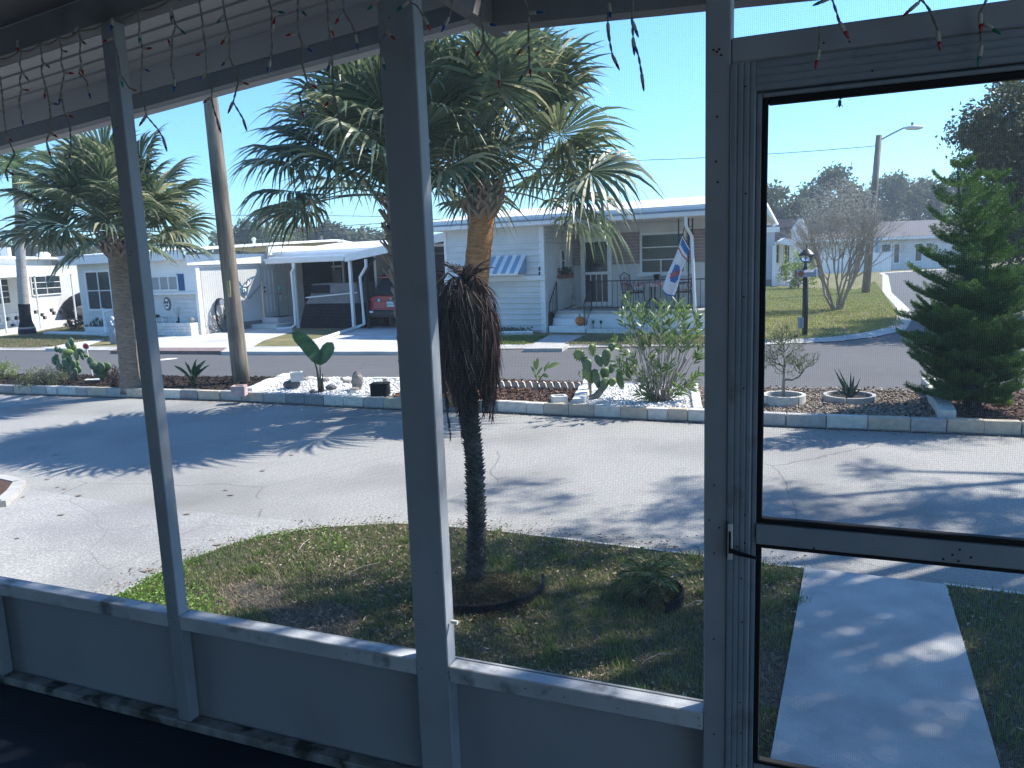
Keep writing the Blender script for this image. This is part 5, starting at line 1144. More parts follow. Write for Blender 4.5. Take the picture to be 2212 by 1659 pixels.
# ================================================================ lawns: real blades
rng = random.Random(8); nr = np.random.default_rng(8)
def fbm(x, y, s): return (np.sin(x*2.1*s+1.3)+np.sin(y*2.7*s+x*1.1*s)+np.sin((x+y)*3.3*s+.7)+np.sin(x*6.1*s-y*4.3*s)*.6)/3.6
def blades(name, poly, n, hgt, m, z=.03, keep=None, wd=.0022, lean=.6):
    q = pts_in(poly, n)
    if keep is not None: q = q[keep(q[:, 0], q[:, 1])]
    n = len(q); h = nr.uniform(.5, 1.3, n)*hgt; a = nr.uniform(0, 6.28, n); ln = nr.uniform(.1, 1, n)*lean; o = np.stack([np.cos(a)*h*ln, np.sin(a)*h*ln, h*(1-.35*ln)], 1)
    st = np.array([0, .5, 1.0]); P = np.column_stack([q, np.full(n, z)])[:, None, :]+o[:, None, :]*st[None, :, None]; P[:, 1, 2] += h*.12
    s_ = np.stack([-np.sin(a+nr.uniform(-1, 1, n)), np.cos(a), np.zeros(n)], 1)
    return strips(name, P, s_[:, None, :]*(np.array([1, .8, .08])*wd)[None, :, None], m, None, 'stuff')
vis = [(-2.7,3.1),(-2.7,4.3)]+LN+[WL[0], ext(WL[0], WL[1], 1.25), (.4,2.1), (-1.2,2.6)]
blades('lawn_grass', vis, 60000, .032, m_grass, keep=lambda x, y: fbm(x, y, 1.1) > -.62)
blades('dry_grass', vis, 42000, .028, m_dry, keep=lambda x, y: fbm(x+3, y+1, 1.3) > -.5, lean=1.3)
wl = [(-2.7,3.3),(-2.65,4.3)]+LN[:6]+[(-1.0,5.0),(-.85,4.1),(-1.2,3.3)]
qn = pts_in(wl, 26000); qn = qn[fbm(qn[:,0], qn[:,1], 1.0)+nr.normal(size=len(qn))*.18 > (qn[:,0]+1.9)*.45]; n = len(qn)
leaves('broadleaf_weeds', np.column_stack([qn, .035+nr.random(n)*.03]), np.column_stack([nr.normal(size=(n,2)), nr.uniform(.1,1,n)]), .020, .012, m_weed, None, 'stuff')
rv = [ext(WR[0],WR[1],1.5), WR[0]]+LR[:3]+[(4.2,1.8),(3.0,1.0)]
blades('right_lawn_grass', rv, 22000, .04, m_grass, keep=lambda x, y: fbm(x, y, 1.2) > -.3); blades('right_dry_grass', rv, 9000, .03, m_dry, lean=1.3)
n = 8200; qn = pts_in(vis+[], n); dens = fbm(qn[:,0]+1, qn[:,1], .9)+.35*(qn[:,0] > -.8)
qn = qn[dens > .0]; n = len(qn); leaves('fallen_leaves', np.column_stack([qn, .038+nr.random(n)*.02]), np.column_stack([nr.normal(size=(n,2)), nr.normal(size=n)*.2]), nr.uniform(.015,.045,n), .011, m_litter, None, 'stuff')
n = 900; qn = pts_in(rv, n); leaves('right_fallen_leaves', np.column_stack([qn, .04+nr.random(n)*.02]), np.column_stack([nr.normal(size=(n,2)), nr.normal(size=n)*.2]), nr.uniform(.015,.045,n), .012, m_litter, None, 'stuff')
tf = pts_in(vis, 140); tc = np.repeat(tf, 45, axis=0)+nr.normal(size=(140*45, 2))*.03
n = len(tc); h = nr.uniform(.03,.085,n); a = nr.uniform(0,6.28,n); o_ = np.stack([np.cos(a)*h*.5, np.sin(a)*h*.5, h], 1); P = np.column_stack([tc, np.full(n,.03)])[:,None,:]+o_[:,None,:]*np.array([0,.5,1.])[None,:,None]; P[:,2,2] -= h*.15
strips('tall_tufts', P, np.stack([-np.sin(a), np.cos(a), a*0],1)[:,None,:]*(np.array([1,.8,.08])*.0022)[None,:,None], m_grass, None, 'stuff')
def edge_debris(name, L, n, off, spread, m):
    q = along(L, .01); idx = nr.integers(0, len(q), n); C = np.array([[q[i][0]-math.sin(q[i][2])*o2, q[i][1]+math.cos(q[i][2])*o2, .012] for i, o2 in zip(idx, off+np.abs(nr.normal(size=n))*spread)])
    leaves(name, C, np.column_stack([nr.normal(size=(n,2)), nr.normal(size=n)*.15]), nr.uniform(.01,.04,n), .010, m, None, 'stuff')
edge_debris('verge_debris', LN, 700, .10, .10, m_litter); edge_debris('kerb_debris', near_l, 1200, -.05, -.09, m_litter)
# dry tuft mound round the dead palm foot
n = 5000; a = nr.uniform(0, 6.28, n); r_ = nr.random(n)**.6*.34; C = np.column_stack([pb[0]+.05+np.cos(a)*r_*1.1, pb[1]-.16+np.sin(a)*r_, .04+(.36-r_)*.22*nr.random(n)])
leaves('dry_fern_mound', C, np.column_stack([nr.normal(size=(n,2)), nr.uniform(.0,.9,n)]), .03, .007, mat('dry_fern', (0.06,0.055,0.03), (0.15,0.125,0.065), island=True, rough=.8, transl=.25), None, 'stuff')
# a few twigs, road debris, far lawn tufts
for i in range(9):
    q = pts_in(vis, 1)[0]; a = rng.uniform(0, 3.14); l = rng.uniform(.06,.14); b = MB(); b.tube([(q[0]-math.cos(a)*l, q[1]-math.sin(a)*l, .05), (q[0], q[1]+.01, .065), (q[0]+math.cos(a)*l, q[1]+math.sin(a)*l, .055)], .0025, 4); o = b.build('fallen_twig', m_twig, base=(q[0], q[1], .04)); tag(o, 'thin pale twig lying on the near lawn', 'twig', 'fallen twigs on the near lawn')
for (x, y) in ((215,527),(372,580),(320,742),(390,795),(437,806),(530,852),(160,862),(413,983),(1145,635),(1765,685),(1515,815),(1550,848),(1255,978),(1460,1183),(985,1358),(1958,580),(1150,815),(120,1140)):
    q = G('B4', x, y, .006); l = rng.uniform(.03,.055); o = MB().add([(q[0]-l,q[1],.008),(q[0],q[1]-l*.5,.012),(q[0]+l,q[1]+.01,.022),(q[0],q[1]+l*.5,.012)], [(0,1,2,3)]).build('fallen_leaf', m_litter, base=q); tag(o, 'tiny dry leaf lying on the sunlit near road', 'leaf', 'dry leaves on the road')
fl = [G('C4', x, y, .06)[:2] for x, y in ((280,1095),(280,700),(1000,720),(1130,660),(1215,780),(1340,975),(900,1060))]
blades('corner_lawn_tufts', fl, 30000, .07, m_lime, z=.055, wd=.006, lean=.8); blades('corner_lawn_dry', fl, 20000, .06, m_dry, z=.055, wd=.006, lean=1.2)
fl = [G('C3', x, y, .06)[:2] for x, y in ((100,1125),(650,1118),(860,1118),(1030,1055),(660,1065),(100,1060))]; blades('left_of_walk_grass', fl, 7000, .06, m_grass, z=.055, wd=.006)
fl = [G('C3', x, y, .06)[:2] for x, y in ((1150,1118),(1300,1060),(2150,1062),(2300,1060),(2300,1118))]; blades('right_of_walk_grass', fl, 9000, .06, m_dry, z=.055, wd=.006); blades('right_of_walk_green', fl, 5000, .06, m_grass, z=.055, wd=.006)
fl = gp('L6', [(-100,1400),(340,1375),(640,1300),(1190,1200),(1500,1420),(600,1540),(-100,1545)]); blades('left_lawn_tufts', fl, 16000, .06, m_dry, z=.055, wd=.007); blades('left_lawn_green', fl, 10000, .06, m_grass, z=.055, wd=.007)
# ================================================================ homes across the street
rng = random.Random(12); nr = np.random.default_rng(12)
def part(fr, root, name, m, a0, a1, d0, d1, z0, z1, bev=0, lab=None, par=None):
    o = MB().box(fr, min(a0,a1), max(a0,a1), min(d0,d1), max(d0,d1), min(z0,z1), max(z0,z1)).build(name, m, par or root, bevel=bev)
    if lab: o['label'] = lab
    return o
def window(fr, root, a0, a1, z0, z1, d, m_f=m_white, m_g=m_glass, cols=1, rows=1, fw=.05, name='window', blind=False):
    a0, a1 = min(a0,a1), max(a0,a1); z0, z1 = min(z0,z1), max(z0,z1)
    b = MB(); b.box(fr, a0-fw, a0, d-.04, d+.01, z0-fw, z1+fw); b.box(fr, a1, a1+fw, d-.04, d+.01, z0-fw, z1+fw); b.box(fr, a0, a1, d-.038, d+.01, z1, z1+fw); b.box(fr, a0, a1, d-.06, d+.01, z0-fw, z0)
    for i in range(1, cols): a = a0+(a1-a0)*i/cols; b.box(fr, a-.018, a+.018, d-.034, d+.01, z0, z1)
    for i in range(1, rows): z = z0+(z1-z0)*i/rows; b.box(fr, a0, a1, d-.030, d+.01, z-.014, z+.014)
    w_ = b.build(name, m_f, root)
    for i in range(cols):
        for j in range(rows):
            x0, x1 = a0+(a1-a0)*i/cols, a0+(a1-a0)*(i+1)/cols; y0, y1 = z0+(z1-z0)*j/rows, z0+(z1-z0)*(j+1)/rows
            MB().box(fr, x0+.004, x1-.004, d-.008, d-.003, y0+.004, y1-.004).build('pane', m_blind if blind else m_g, w_)
    return w_
def ribbed(fr, root, name, m, a0, a1, d, z0, z1, pitch=.10, depth=.010):
    "sheet of narrow vertical ribs, one joined surface"
    b = MB(); b.box(fr, a0, a1, d, d+.06, z0, z1); n = int((a1-a0)/pitch)
    for k in range(n): x = a0+(k+.5)*(a1-a0)/n; b.box(fr, x-pitch*.17, x+pitch*.17, d-depth, d-.0005, z0, z1)
    return b.build(name, m, root)
def boards(fr, root, a0, a1, z0, z1, n, d, m, name='siding_board'):
    h = (z1-z0)/n
    for k in range(n):
        zb = z0+k*h; MB().sweep(fr, [(d-.034, zb+.008), (d+.0, zb+.008), (d+.0, zb+h), (d-.004, zb+h)], a0, a1).build(name, m, root)
# ---------------- the main home with the porch
HM = Frame((1.5, 20.55), -27); hm = thing('mobile_home', 'long white home with raised brick-backed porch, blue and white awning and flat white roof', 'house', HM.p(-.5, 0, 0))
A = lambda x, y, d=0: HM.at('C3', x, y, d)
cx = -.58; DW = 2.0
part(HM, hm, 'wall', m_white2, -3.65, cx-.06, .0, .1, .05, 2.95); part(HM, hm, 'wall', m_white2, -3.65, -3.55, .101, 7.3, .05, 2.9)
boards(HM, hm, -3.6, cx-.07, .10, 1.45, 9, -.002, m_white2); boards(HM, hm, -3.6, cx-.07, 1.62, 2.62, 6, -.002, m_white2)
part(HM, hm, 'corner_board', m_white, cx-.13, cx+.01, -.03, .12, .05, 2.9); part(HM, hm, 'corner_board', m_white, -3.68, -3.6, -.03, .1, .05, 2.9)
part(HM, hm, 'ledge', m_white, -3.7, cx+.05, -.10, -.03, 1.46, 1.60, .01)
# recess side wall, ribbed, with the narrow window
S_ = Frame(HM.p(cx, 0, 0)[:2], 63); ribbed(S_, hm, 'recess_wall', m_white2, .0, DW, 0.0, .6, 2.45, .11); boards(S_, hm, 0, DW, 2.45, 2.9, 4, -.004, m_white2)
s0 = S_.at('C3', 1112, 440); s1 = S_.at('C3', 1143, 578); window(S_, hm, s0[0], s1[0], s1[1], s0[1], -.02, rows=2, fw=.04)
# door wall
part(HM, hm, 'wall', m_white2, cx+.01, 3.86, DW, DW+.12, .6, 2.95)
part(HM, hm, 'wall', m_cream, 3.86, 3.98, DW, 7.3, .05, 2.92)
part(HM, hm, 'rear_wall', m_white2, -3.65, 3.86, 7.2, 7.3, .05, 2.9)
zb0 = A(1300, 545, DW)[1]; zt0 = 2.72; rowh = .088; nrow = int((zt0-zb0)/rowh)
dl, dr = A(1282, 350, DW)[0], A(1478, 350, DW)[0]; wl_, wr_ = A(1712, 400, DW)[0], A(2015, 400, DW)[0]
for (a0, a1) in ((cx+.03, dl-.07), (dr+.07, wl_-.07), (wr_+.07, 3.85)):
    for r_ in range(nrow):
        x = a0; off = .18*(r_ % 2); first = True
        while x < a1-.02:
            l = (.36-off if first and off else .36); first = False; e = min(x+l, a1)
            part(HM, hm, 'brick', m_brick, x+.004, e-.004, DW-.018-rng.uniform(0,.004), DW-.001, zb0+r_*rowh+.005, zb0+(r_+1)*rowh-.004); x = e
# screen door of the porch
z0d, z1d = .64, A(1380, 358, DW)[1]
dm = part(HM, hm, 'door', m_white, dl, dr, DW-.06, DW-.03, z0d, z1d)
for q in ((dl-.06, dl-.002, z0d, z1d+.06), (dr+.002, dr+.06, z0d, z1d+.06), (dl, dr, z1d+.002, z1d+.06)): part(HM, hm, 'door_frame', m_white, q[0], q[1], DW-.08, DW-.002, q[2], q[3])
zm = A(1380, 600, DW)[1]
part(HM, hm, 'pane', m_glass, dl+.07, dr-.07, DW-.064, DW-.061, zm+.04, z1d-.06, par=dm); part(HM, hm, 'pane', m_glass, dl+.07, dr-.07, DW-.064, DW-.061, z0d+.12, zm-.04, par=dm)
for k in range(1, 4): x = dl+.07+(dr-dl-.14)*k/4; part(HM, hm, 'bar', m_white, x-.014, x+.014, DW-.074, DW-.065, z0d+.12, zm-.04, par=dm)
b = MB(); c0 = A(1382, 555, DW-.08)
for k in range(15): a = math.pi*k/14; b.tube([HM.p(c0[0], DW-.075, c0[1]), HM.p(c0[0]+.24*math.cos(a), DW-.072, c0[1]+.17*math.sin(a)*.9+.02)], .006, 4)
b.tube([HM.p(c0[0]+.25*math.cos(a), DW-.073, c0[1]+.18*math.sin(a)+.01) for a in np.linspace(0, math.pi, 12)], .014, 5); b.build('fan_ornament', m_black, dm)
MB().ball(HM.p(dl+.05, DW-.09, zm), .025, 8).build('handle', m_alu, dm, smooth=True)
window(HM, hm, wl_, wr_, A(1800, 592, DW)[1], A(1800, 322, DW)[1], DW, cols=1, rows=3, fw=.06); part(HM, hm, 'window_sill', m_white, wl_-.12, wr_+.12, DW-.12, DW-.062, A(1800, 622, DW)[1], A(1800, 600, DW)[1])
xx = A(1850, 550, DW)[0]; part(HM, hm, 'mullion', m_white, xx-.015, xx+.015, DW-.05, DW-.012, A(1800, 592, DW)[1], A(1800, 505, DW)[1])
# porch slab, steps
SL = .5; part(HM, hm, 'porch_slab', m_white, .56, 3.86, SL, DW-.001, .05, .53); part(HM, hm, 'porch_slab', m_white, cx+.02, .56, SL, DW-.001, .05, .53)
part(HM, hm, 'porch_floor', m_conc, cx+.02, 3.9, SL-.03, DW-.001, .531, .61)
for k in range(2): part(HM, hm, 'step', m_white, cx+.08, .54, .25*k, .25*(k+1)-.001 if k == 0 else SL-.031, .05, .235+.18*k, .012)
# planter strip before the slab
part(HM, hm, 'planter_wall', m_wblock, .60, 3.9, -.05, .02, .05, .17, .01); part(HM, hm, 'planter_bed', m_bed_w, .60, 3.9, .021, SL-.04, .05, .15)
# roof
Rf = lambda d: [HM.p(-3.95, d, 0), HM.p(4.1, d, 0)]
def roofprism(fr, root, name, m, a0, a1, prof): return MB().sweep(fr, prof, a0, a1).build(name, m, root)
zf0, zf1 = A(1400, 228, -.35)[1], A(1400, 165, -.35)[1]
fz = (A(2160, 180, -.35)[1]+A(610, 275, -.35)[1])/2; ft = (A(2160, 120, -.35)[1]+A(610, 218, -.35)[1])/2
zr = A(2160, 45, 3.4)[1]
roofprism(HM, hm, 'roof', m_roofw, -3.95, 4.1, [(-.38, ft), (3.5, zr-.06), (7.7, 2.92), (7.7, 3.0), (3.5, zr+.02), (-.38, ft+.07)])
part(HM, hm, 'fascia', m_white, -3.93, 4.08, -.36, -.30, fz+.03, ft-.002); part(HM, hm, 'gutter', m_white, -3.95, 4.1, -.46, -.365, fz-.0, ft-.04, .02); part(HM, hm, 'gutter_lip', m_alu, -3.95, 4.1, -.475, -.4605, ft-.09, ft-.045)
part(HM, hm, 'soffit', m_white2, -3.9, 4.05, -.299, DW, 2.90, 2.93)
MB().face(Frame(HM.p(4.0, 0, 0)[:2], 63), [(DW, 2.93), (7.3, 2.93), (3.5, zr-.10)], -.01, .05).build('gable', m_cream, hm)
for q, w_ in (((3.4, zr-.02), (7.75, 2.93)),): MB().tube([HM.p(4.12, q[0], q[1]), HM.p(4.12, w_[0], w_[1])], .09, 4).build('barge_board', m_white, hm)
# window awning
a0, z0 = A(425, 482); a1, z1 = A(872, 482); zl = A(600, 607, -.55)[1]; zt = (z0+z1)/2; n = 15
window(HM, hm, a0+.05, a1-.1, A(600, 622)[1]+.04, zt-.03, -.03, m_f=m_white, cols=3)
aw = thing_child('awning', hm)
for k in range(n):
    x0, x1 = a0+(a1-a0)*k/n, a0+(a1-a0)*(k+1)/n; up = .012 if k % 2 else 0
    q = [HM.p(x0, -.55, zl), HM.p(x1, -.55, zl), HM.p(x1, -.04, zt), HM.p(x0, -.04, zt)]; q2 = [(p[0], p[1], p[2]+.022+up) for p in q]; MB().hexa([(p[0], p[1], p[2]+up) for p in q]+q2).build('awning_slat', m_awn if k % 2 else m_white, aw)
    MB().face(HM, [(x0, zl), (x1, zl), (x1, zl-.03), ((x0+x1)/2, zl-.06), (x0, zl-.03)], -.565, -.552).build('scallop', m_white, aw)
for x in (a0+.03, a1-.03): MB().tube([HM.p(x, -.04, zl-.02), HM.p(x, -.55, zl+.01)], .01, 4).build('awning_arm', m_alu, aw)
for x in (a0, a1-.012): MB().add([HM.p(x, -.04, zt), HM.p(x, -.55, zl), HM.p(x, -.04, zl), HM.p(x+.012, -.04, zt), HM.p(x+.012, -.55, zl), HM.p(x+.012, -.04, zl)], [(0,1,2), (3,5,4), (0,3,4,1), (1,4,5,2), (2,5,3,0)]).build('awning_cheek', m_awn, aw)
for y0, y1 in ((555, 582), (590, 605), (606, 628)):
    q = A(966, (y0+y1)/2, -.04); part(HM, hm, 'number_plate', m_gun, q[0]-.022, q[0]+.022, -.045, -.032, A(966, y1, -.04)[1], A(966, y0, -.04)[1])
# iron posts, downspout
for x in (1976, 2062):
    q = A(x, 500, SL+.04)[0]
    for dx in (-.05, .05) if x > 2000 else (0,): MB().tube([HM.p(q+dx, SL+.04, .61), HM.p(q+dx, SL+.04, 2.9)], .018, 6).build('iron_post', m_black, hm)
b = MB(); q = A(2062, 500, SL+.04)[0]
for k in range(7):
    z = .8+k*.3; b.tube([HM.p(q-.05+.05*(1-math.cos(t)), SL+.04, z+.06*math.sin(t)*1.2+t*.02) for t in np.linspace(0, 5, 9)], .008, 4)
b.build('iron_scrolls', m_black, hm)
P1, P2, P3 = A(2035, 262, -.3), A(2072, 335, -.05), A(2100, 905, -.05)
MB().tube([HM.p(P1[0], -.4, fz+.05), HM.p(P1[0], -.35, P1[1]), HM.p(P2[0], -.05, P2[1]), HM.p(P3[0], -.05, .2)], .042, 8).build('downspout', m_white, hm)
# railings
rail = thing('iron_railing', 'black iron railing along the porch front and down the right side of the steps', 'railing', HM.p(.6, 0, .06))
def railrun(root, p0, p1, n, h=.78, r=.010):
    p0, p1 = np.array(p0), np.array(p1); b = MB(); b.tube([tuple(p0+[0,0,h]), tuple(p1+[0,0,h])], r*1.6, 5); b.build('top_rail', m_black, root); MB().tube([tuple(p0+[0,0,.07]), tuple(p1+[0,0,.07])], r, 4).build('bottom_rail', m_black, root)
    for k in range(n+1):
        q = p0+(p1-p0)*k/n; MB().tube([tuple(q+[0,0,.0 if k in (0, n) else .07]), tuple(q+[0,0,h])], r*(1.6 if k in (0, n) else .8), 4).build('post' if k in (0, n) else 'baluster', m_black, root)
railrun(rail, HM.p(.52, .02, .05), HM.p(.52, SL+.05, .61), 5); railrun(rail, HM.p(.53, SL+.05, .61), HM.p(3.75, SL+.05, .61), 22)
railrun(rail, HM.p(3.76, SL+.1, .61), HM.p(3.76, DW-.1, .61), 8)
for x in (1.9, 3.0):
    MB().tube([HM.p(x-.16, SL+.04, 1.36), HM.p(x, SL+.04, .7), HM.p(x+.16, SL+.04, 1.36)], .009, 4).build('scroll', m_black, rail)
    for sg in (-1, 1): MB().tube([HM.p(x+sg*(.045-.035*math.cos(t)), SL+.04, 1.30-.035*math.sin(t)) for t in np.linspace(0, 4.6, 8)], .007, 4).build('scroll', m_black, rail)
rail2 = thing('iron_railing', 'short black iron handrail on the left side of the porch steps', 'railing', HM.p(-.5, 0, .06)); railrun(rail2, HM.p(cx+.1, .02, .05), HM.p(cx+.1, SL+.05, .61), 5)
MB().tube([HM.p(cx+.1, SL+.05, 1.39), HM.p(cx-.0, SL+.3, 1.39)], .016, 5).build('top_rail', m_black, rail2)
# pumpkin on the step
q = A(1262, 987, .14); pp = thing('pumpkin', 'orange pumpkin standing on the lower porch step', 'pumpkin', HM.p(q[0], .14, .236))
b = MB(); R_ = .135; n = 24; vs = []; 
for i in range(11):
    th = math.pi*i/10
    for k in range(n): a = 2*math.pi*k/n; rr = R_*math.sin(th)*(1-.07*abs(math.cos(a*4))**3); vs.append((*np.array(HM.p(q[0], .14, 0))[:2]+np.array([rr*math.cos(a), rr*math.sin(a)]), .236+.13+.13*math.cos(th)*(1-.12*math.exp(-(th/.5)**2))))
b.add(vs, [(i*n+k, (i+1)*n+k, (i+1)*n+(k+1)%n, i*n+(k+1)%n) for i in range(10) for k in range(n)]); b.build('gourd', m_orange, pp, smooth=True)
c = HM.p(q[0], .14, .236+.24); MB().tube([c, (c[0]-.01, c[1], c[2]+.05), (c[0]-.03, c[1], c[2]+.085)], [.018,.013,.012], 6).build('stem', m_petiole, pp)
# planter under the narrow window, statue, mat, solar lights
q = S_.at('C3', 1168, 620, -.12); t = thing('window_box', 'terracotta window box with trailing green plant on the recess wall', 'planter', S_.p(q[0], -.12, q[1]-.1))
s0 = S_.at('C3', 1113, 640, -.12); s1 = S_.at('C3', 1215, 605, -.12); part(S_, t, 'box', m_terra, s0[0]+.05, s0[0]+.75, -.24, -.03, s0[1], s1[1], .01)
n = 260; C = np.array([S_.p(s0[0]+.05+rng.random()*.7, -.14+rng.uniform(-.1,.1), s1[1]+rng.uniform(-.05,.2)) for _ in range(n)]); leaves('plant', C, nr.normal(size=(n,3)), .08, .04, m_oak, t)
q = A(1215, 810, 1.3); t = thing('garden_statue', 'small weathered stone figure standing by the porch door', 'statue', HM.p(q[0], 1.3, .61)); c = HM.p(q[0], 1.3, .61)
MB().lathe(c, [(.12,0),(.12,.05),(.08,.08)], 10).build('plinth', m_stone, t, smooth=True); MB().lathe((c[0], c[1], c[2]+.08), [(.07,0),(.06,.15),(.075,.24),(.06,.32),(.03,.36),(.045,.40),(.04,.46),(.01,.48)], 10, sy=.7).build('figure', m_stone, t, smooth=True)
q = A(1190, 840, 1.2); tag(MB().box(HM, q[0]-.3, q[0]+.3, 1.3, 1.6, .611, .625).build('doormat', m_terra, base=HM.p(q[0], 1.4, .61)), 'reddish doormat lying on the raised porch by the recess', 'doormat')
for (x, mm, nm) in ((1358, mat('solar_green', (0.02,0.12,0.06), rough=.4), 'green'), (1413, m_black, 'black')):
    q = A(x, 1000, .2); t = thing('solar_light', nm+' topped solar stake light in the white gravel planter', 'garden light', HM.p(q[0], .2, .15)); MB().tube([HM.p(q[0], .2, .15), HM.p(q[0], .2, .30)], .009, 5).build('stake', m_black, t); MB().lathe(HM.p(q[0], .2, .29), [(.03,0),(.035,.05),(.045,.06),(.02,.08)], 8).build('head', mm, t)
# table and chairs on the porch
t = thing('patio_table', 'black iron patio table under a flowered cloth on the porch', 'table', HM.p(*(A(1780, 790, 1.15)[0], 1.15, .61)))
ta = A(1790, 690, 1.2)[0]; c = HM.p(ta, 1.2, .61)
m_floral = mat('flowered_cloth', (0.55,0.45,0.45), (0.45,0.13,0.14), scale=9, rough=.8, contrast=(.5,.6))
MB().lathe((c[0], c[1], c[2]+.70), [(.55,-.10),(.54,0),(.5,.012),(.01,.014)], 18).build('tablecloth', m_floral, t)
for k in range(4): a = k*math.pi/2+.4; MB().tube([(c[0]+.08*math.cos(a), c[1]+.08*math.sin(a), c[2]+.69), (c[0]+.06*math.cos(a), c[1]+.06*math.sin(a), c[2]+.3), (c[0]+.38*math.cos(a), c[1]+.38*math.sin(a), c[2])], .014, 5).build('leg', m_black, t)
c = HM.p(A(1805, 650, 1.6)[0], 1.75, 1.36); tag(MB().lathe(c, [(.06,0),(.09,.14),(.08,.145)], 12).build('flowerpot', m_gun, base=c), 'small dark pot on the table before the porch window', 'pot')
def iron_chair(label, a, d, yaw):
    c = HM.p(a, d, .61); t = thing('iron_chair', label, 'chair', c); f = Frame(c[:2], math.degrees(HM.yaw)+yaw, c[2])
    MB().box(f, -.22, .22, -.22, .22, .42, .45).build('seat', m_black, t); MB().box(f, -.20, .20, -.2, .2, .452, .50).build('cushion', m_floral, t, bevel=.015)
    for x in (-.2, .2):
        for y in (-.2, .2): MB().tube([f.p(x, y, .43), f.p(x*1.15, y*1.2, 0)], .012, 5).build('leg', m_black, t)
    b = MB(); b.tube([f.p(-.22, .2, .43), f.p(-.24, .27, .9), f.p(0, .29, .97), f.p(.24, .27, .9), f.p(.22, .2, .43)], .013, 5)
    for k in range(5): x = -.16+k*.08; b.tube([f.p(x, .21, .45), f.p(x*1.1, .28, .93)], .006, 4)
    b.build('backrest', m_black, t); MB().box(f, -.17, .17, .2, .24, .5, .85).build('back_cushion', m_floral, t, bevel=.015)
    for x in (-.24, .24): MB().tube([f.p(x, .24, .68), f.p(x*1.1, -.1, .66), f.p(x*1.05, -.2, .43)], .011, 5).build('armrest', m_black, t)
iron_chair('black iron chair with red flowered cushions left of the porch table', A(1660, 760, 1.3)[0], 1.15, 75); iron_chair('black iron chair right of the porch table, behind the flag', A(2010, 740, 1.3)[0], 1.25, -80)
# flag
t = thing('flag', 'white hanging flag with blue band and red and blue emblem on the porch', 'flag', HM.p(A(1998, 330)[0], .2, 2.4))
m_fw = mat('flag_white', (0.75,0.76,0.8), rough=.7, transl=.35); m_fb = mat('flag_blue', (0.03,0.16,0.42), rough=.7, transl=.3); m_fr_ = mat('flag_red', (0.5,0.10,0.08), rough=.7, transl=.3)
cr = [HM.at('FL', x, y, .15) for x, y in ((365,90),(460,270),(245,905),(82,830))]; nu, nv = 14, 34; b = MB(); vs = []
for j in range(nv+1):
    v = j/nv
    for i in range(nu+1):
        u = i/nu; L_ = np.array(cr[0])*(1-v)+np.array(cr[3])*v; R_ = np.array(cr[1])*(1-v)+np.array(cr[2])*v; q = L_*(1-u)+R_*u; q[0] += .03*math.sin(v*7+u*2)*v; vs.append(HM.p(q[0], .15+.05*math.sin(u*7+v*3)*(.3+v)+.0, q[1]+(-.07*math.sin(u*math.pi)*v)))
b.add(vs, [(j*(nu+1)+i, j*(nu+1)+i+1, (j+1)*(nu+1)+i+1, (j+1)*(nu+1)+i) for j in range(nv) for i in range(nu)]); o = b.build('cloth', [m_fw, m_fb, m_fr_], t, smooth=True)
for k, f in enumerate(o.data.polygons):
    j, i = divmod(k, nu); u, v = (i+.5)/nu, (j+.5)/nv; mi = 0
    if .03 < v < .16 and u > .08: mi = 1
    elif .20 < v < .23 or .955 > v > .93: mi = 2
    elif v > .975: mi = 1
    e = ((u-.55)/.34)**2+((v-.58)/.17)**2
    if e < 1: mi = 2 if abs((v-.58)+.30*(u-.55)) < .045 else (1 if u > .3 else 0)
    f.material_index = mi
q0 = HM.p(cr[0][0], .15, cr[0][1]); MB().tube([HM.p(cr[0][0]-.02, SL, cr[0][1]+.3), q0, HM.p(cr[1][0]+.02, .15, cr[1][1])], .012, 5).build('bracket_rod', m_black, t)
# bed at the foot of the siding and red blossoms
t = thing('flower_bed', 'low dark planted bed with curved white kerb under the clapboard wall', 'flower bed', HM.p(-1.9, -.4, .06))
pts = [HM.p(a, -.75+.4*((a+2)/1.6)**2, .06) for a in np.linspace(-3.4, -.75, 16)]
for p, q in zip(pts[:-1], pts[1:]): MB().tube([(p[0],p[1],.10),(q[0],q[1],.10)], .06, 6).build('kerb_piece', m_wblock, t)
n = 900; C = np.array([HM.p(rng.uniform(-3.2,-.9), rng.uniform(-.6,-.1), .08+rng.uniform(0,.14)) for _ in range(n)]); leaves('bed_plants', C, nr.normal(size=(n,3)), .06, .03, m_oak, t)
for x, y in ((1768, 880), (1822, 895)):
    q = A(x, y, .3); c = HM.p(q[0], .3, q[1]); t = thing('garden_flower', 'red and white blossom poking up behind the oleander, %s' % ('left one' if x < 1800 else 'right one'), 'flower', HM.p(q[0], .3, .15)); MB().tube([HM.p(q[0], .3, .15), c], .006, 4).build('stem', m_petiole, t); MB().ball(c, .06, 7, 1.2, .2).build('blossom', mat('blossom_red', (0.6,0.08,0.1), (0.8,0.6,0.6), scale=20, rough=.6), t)

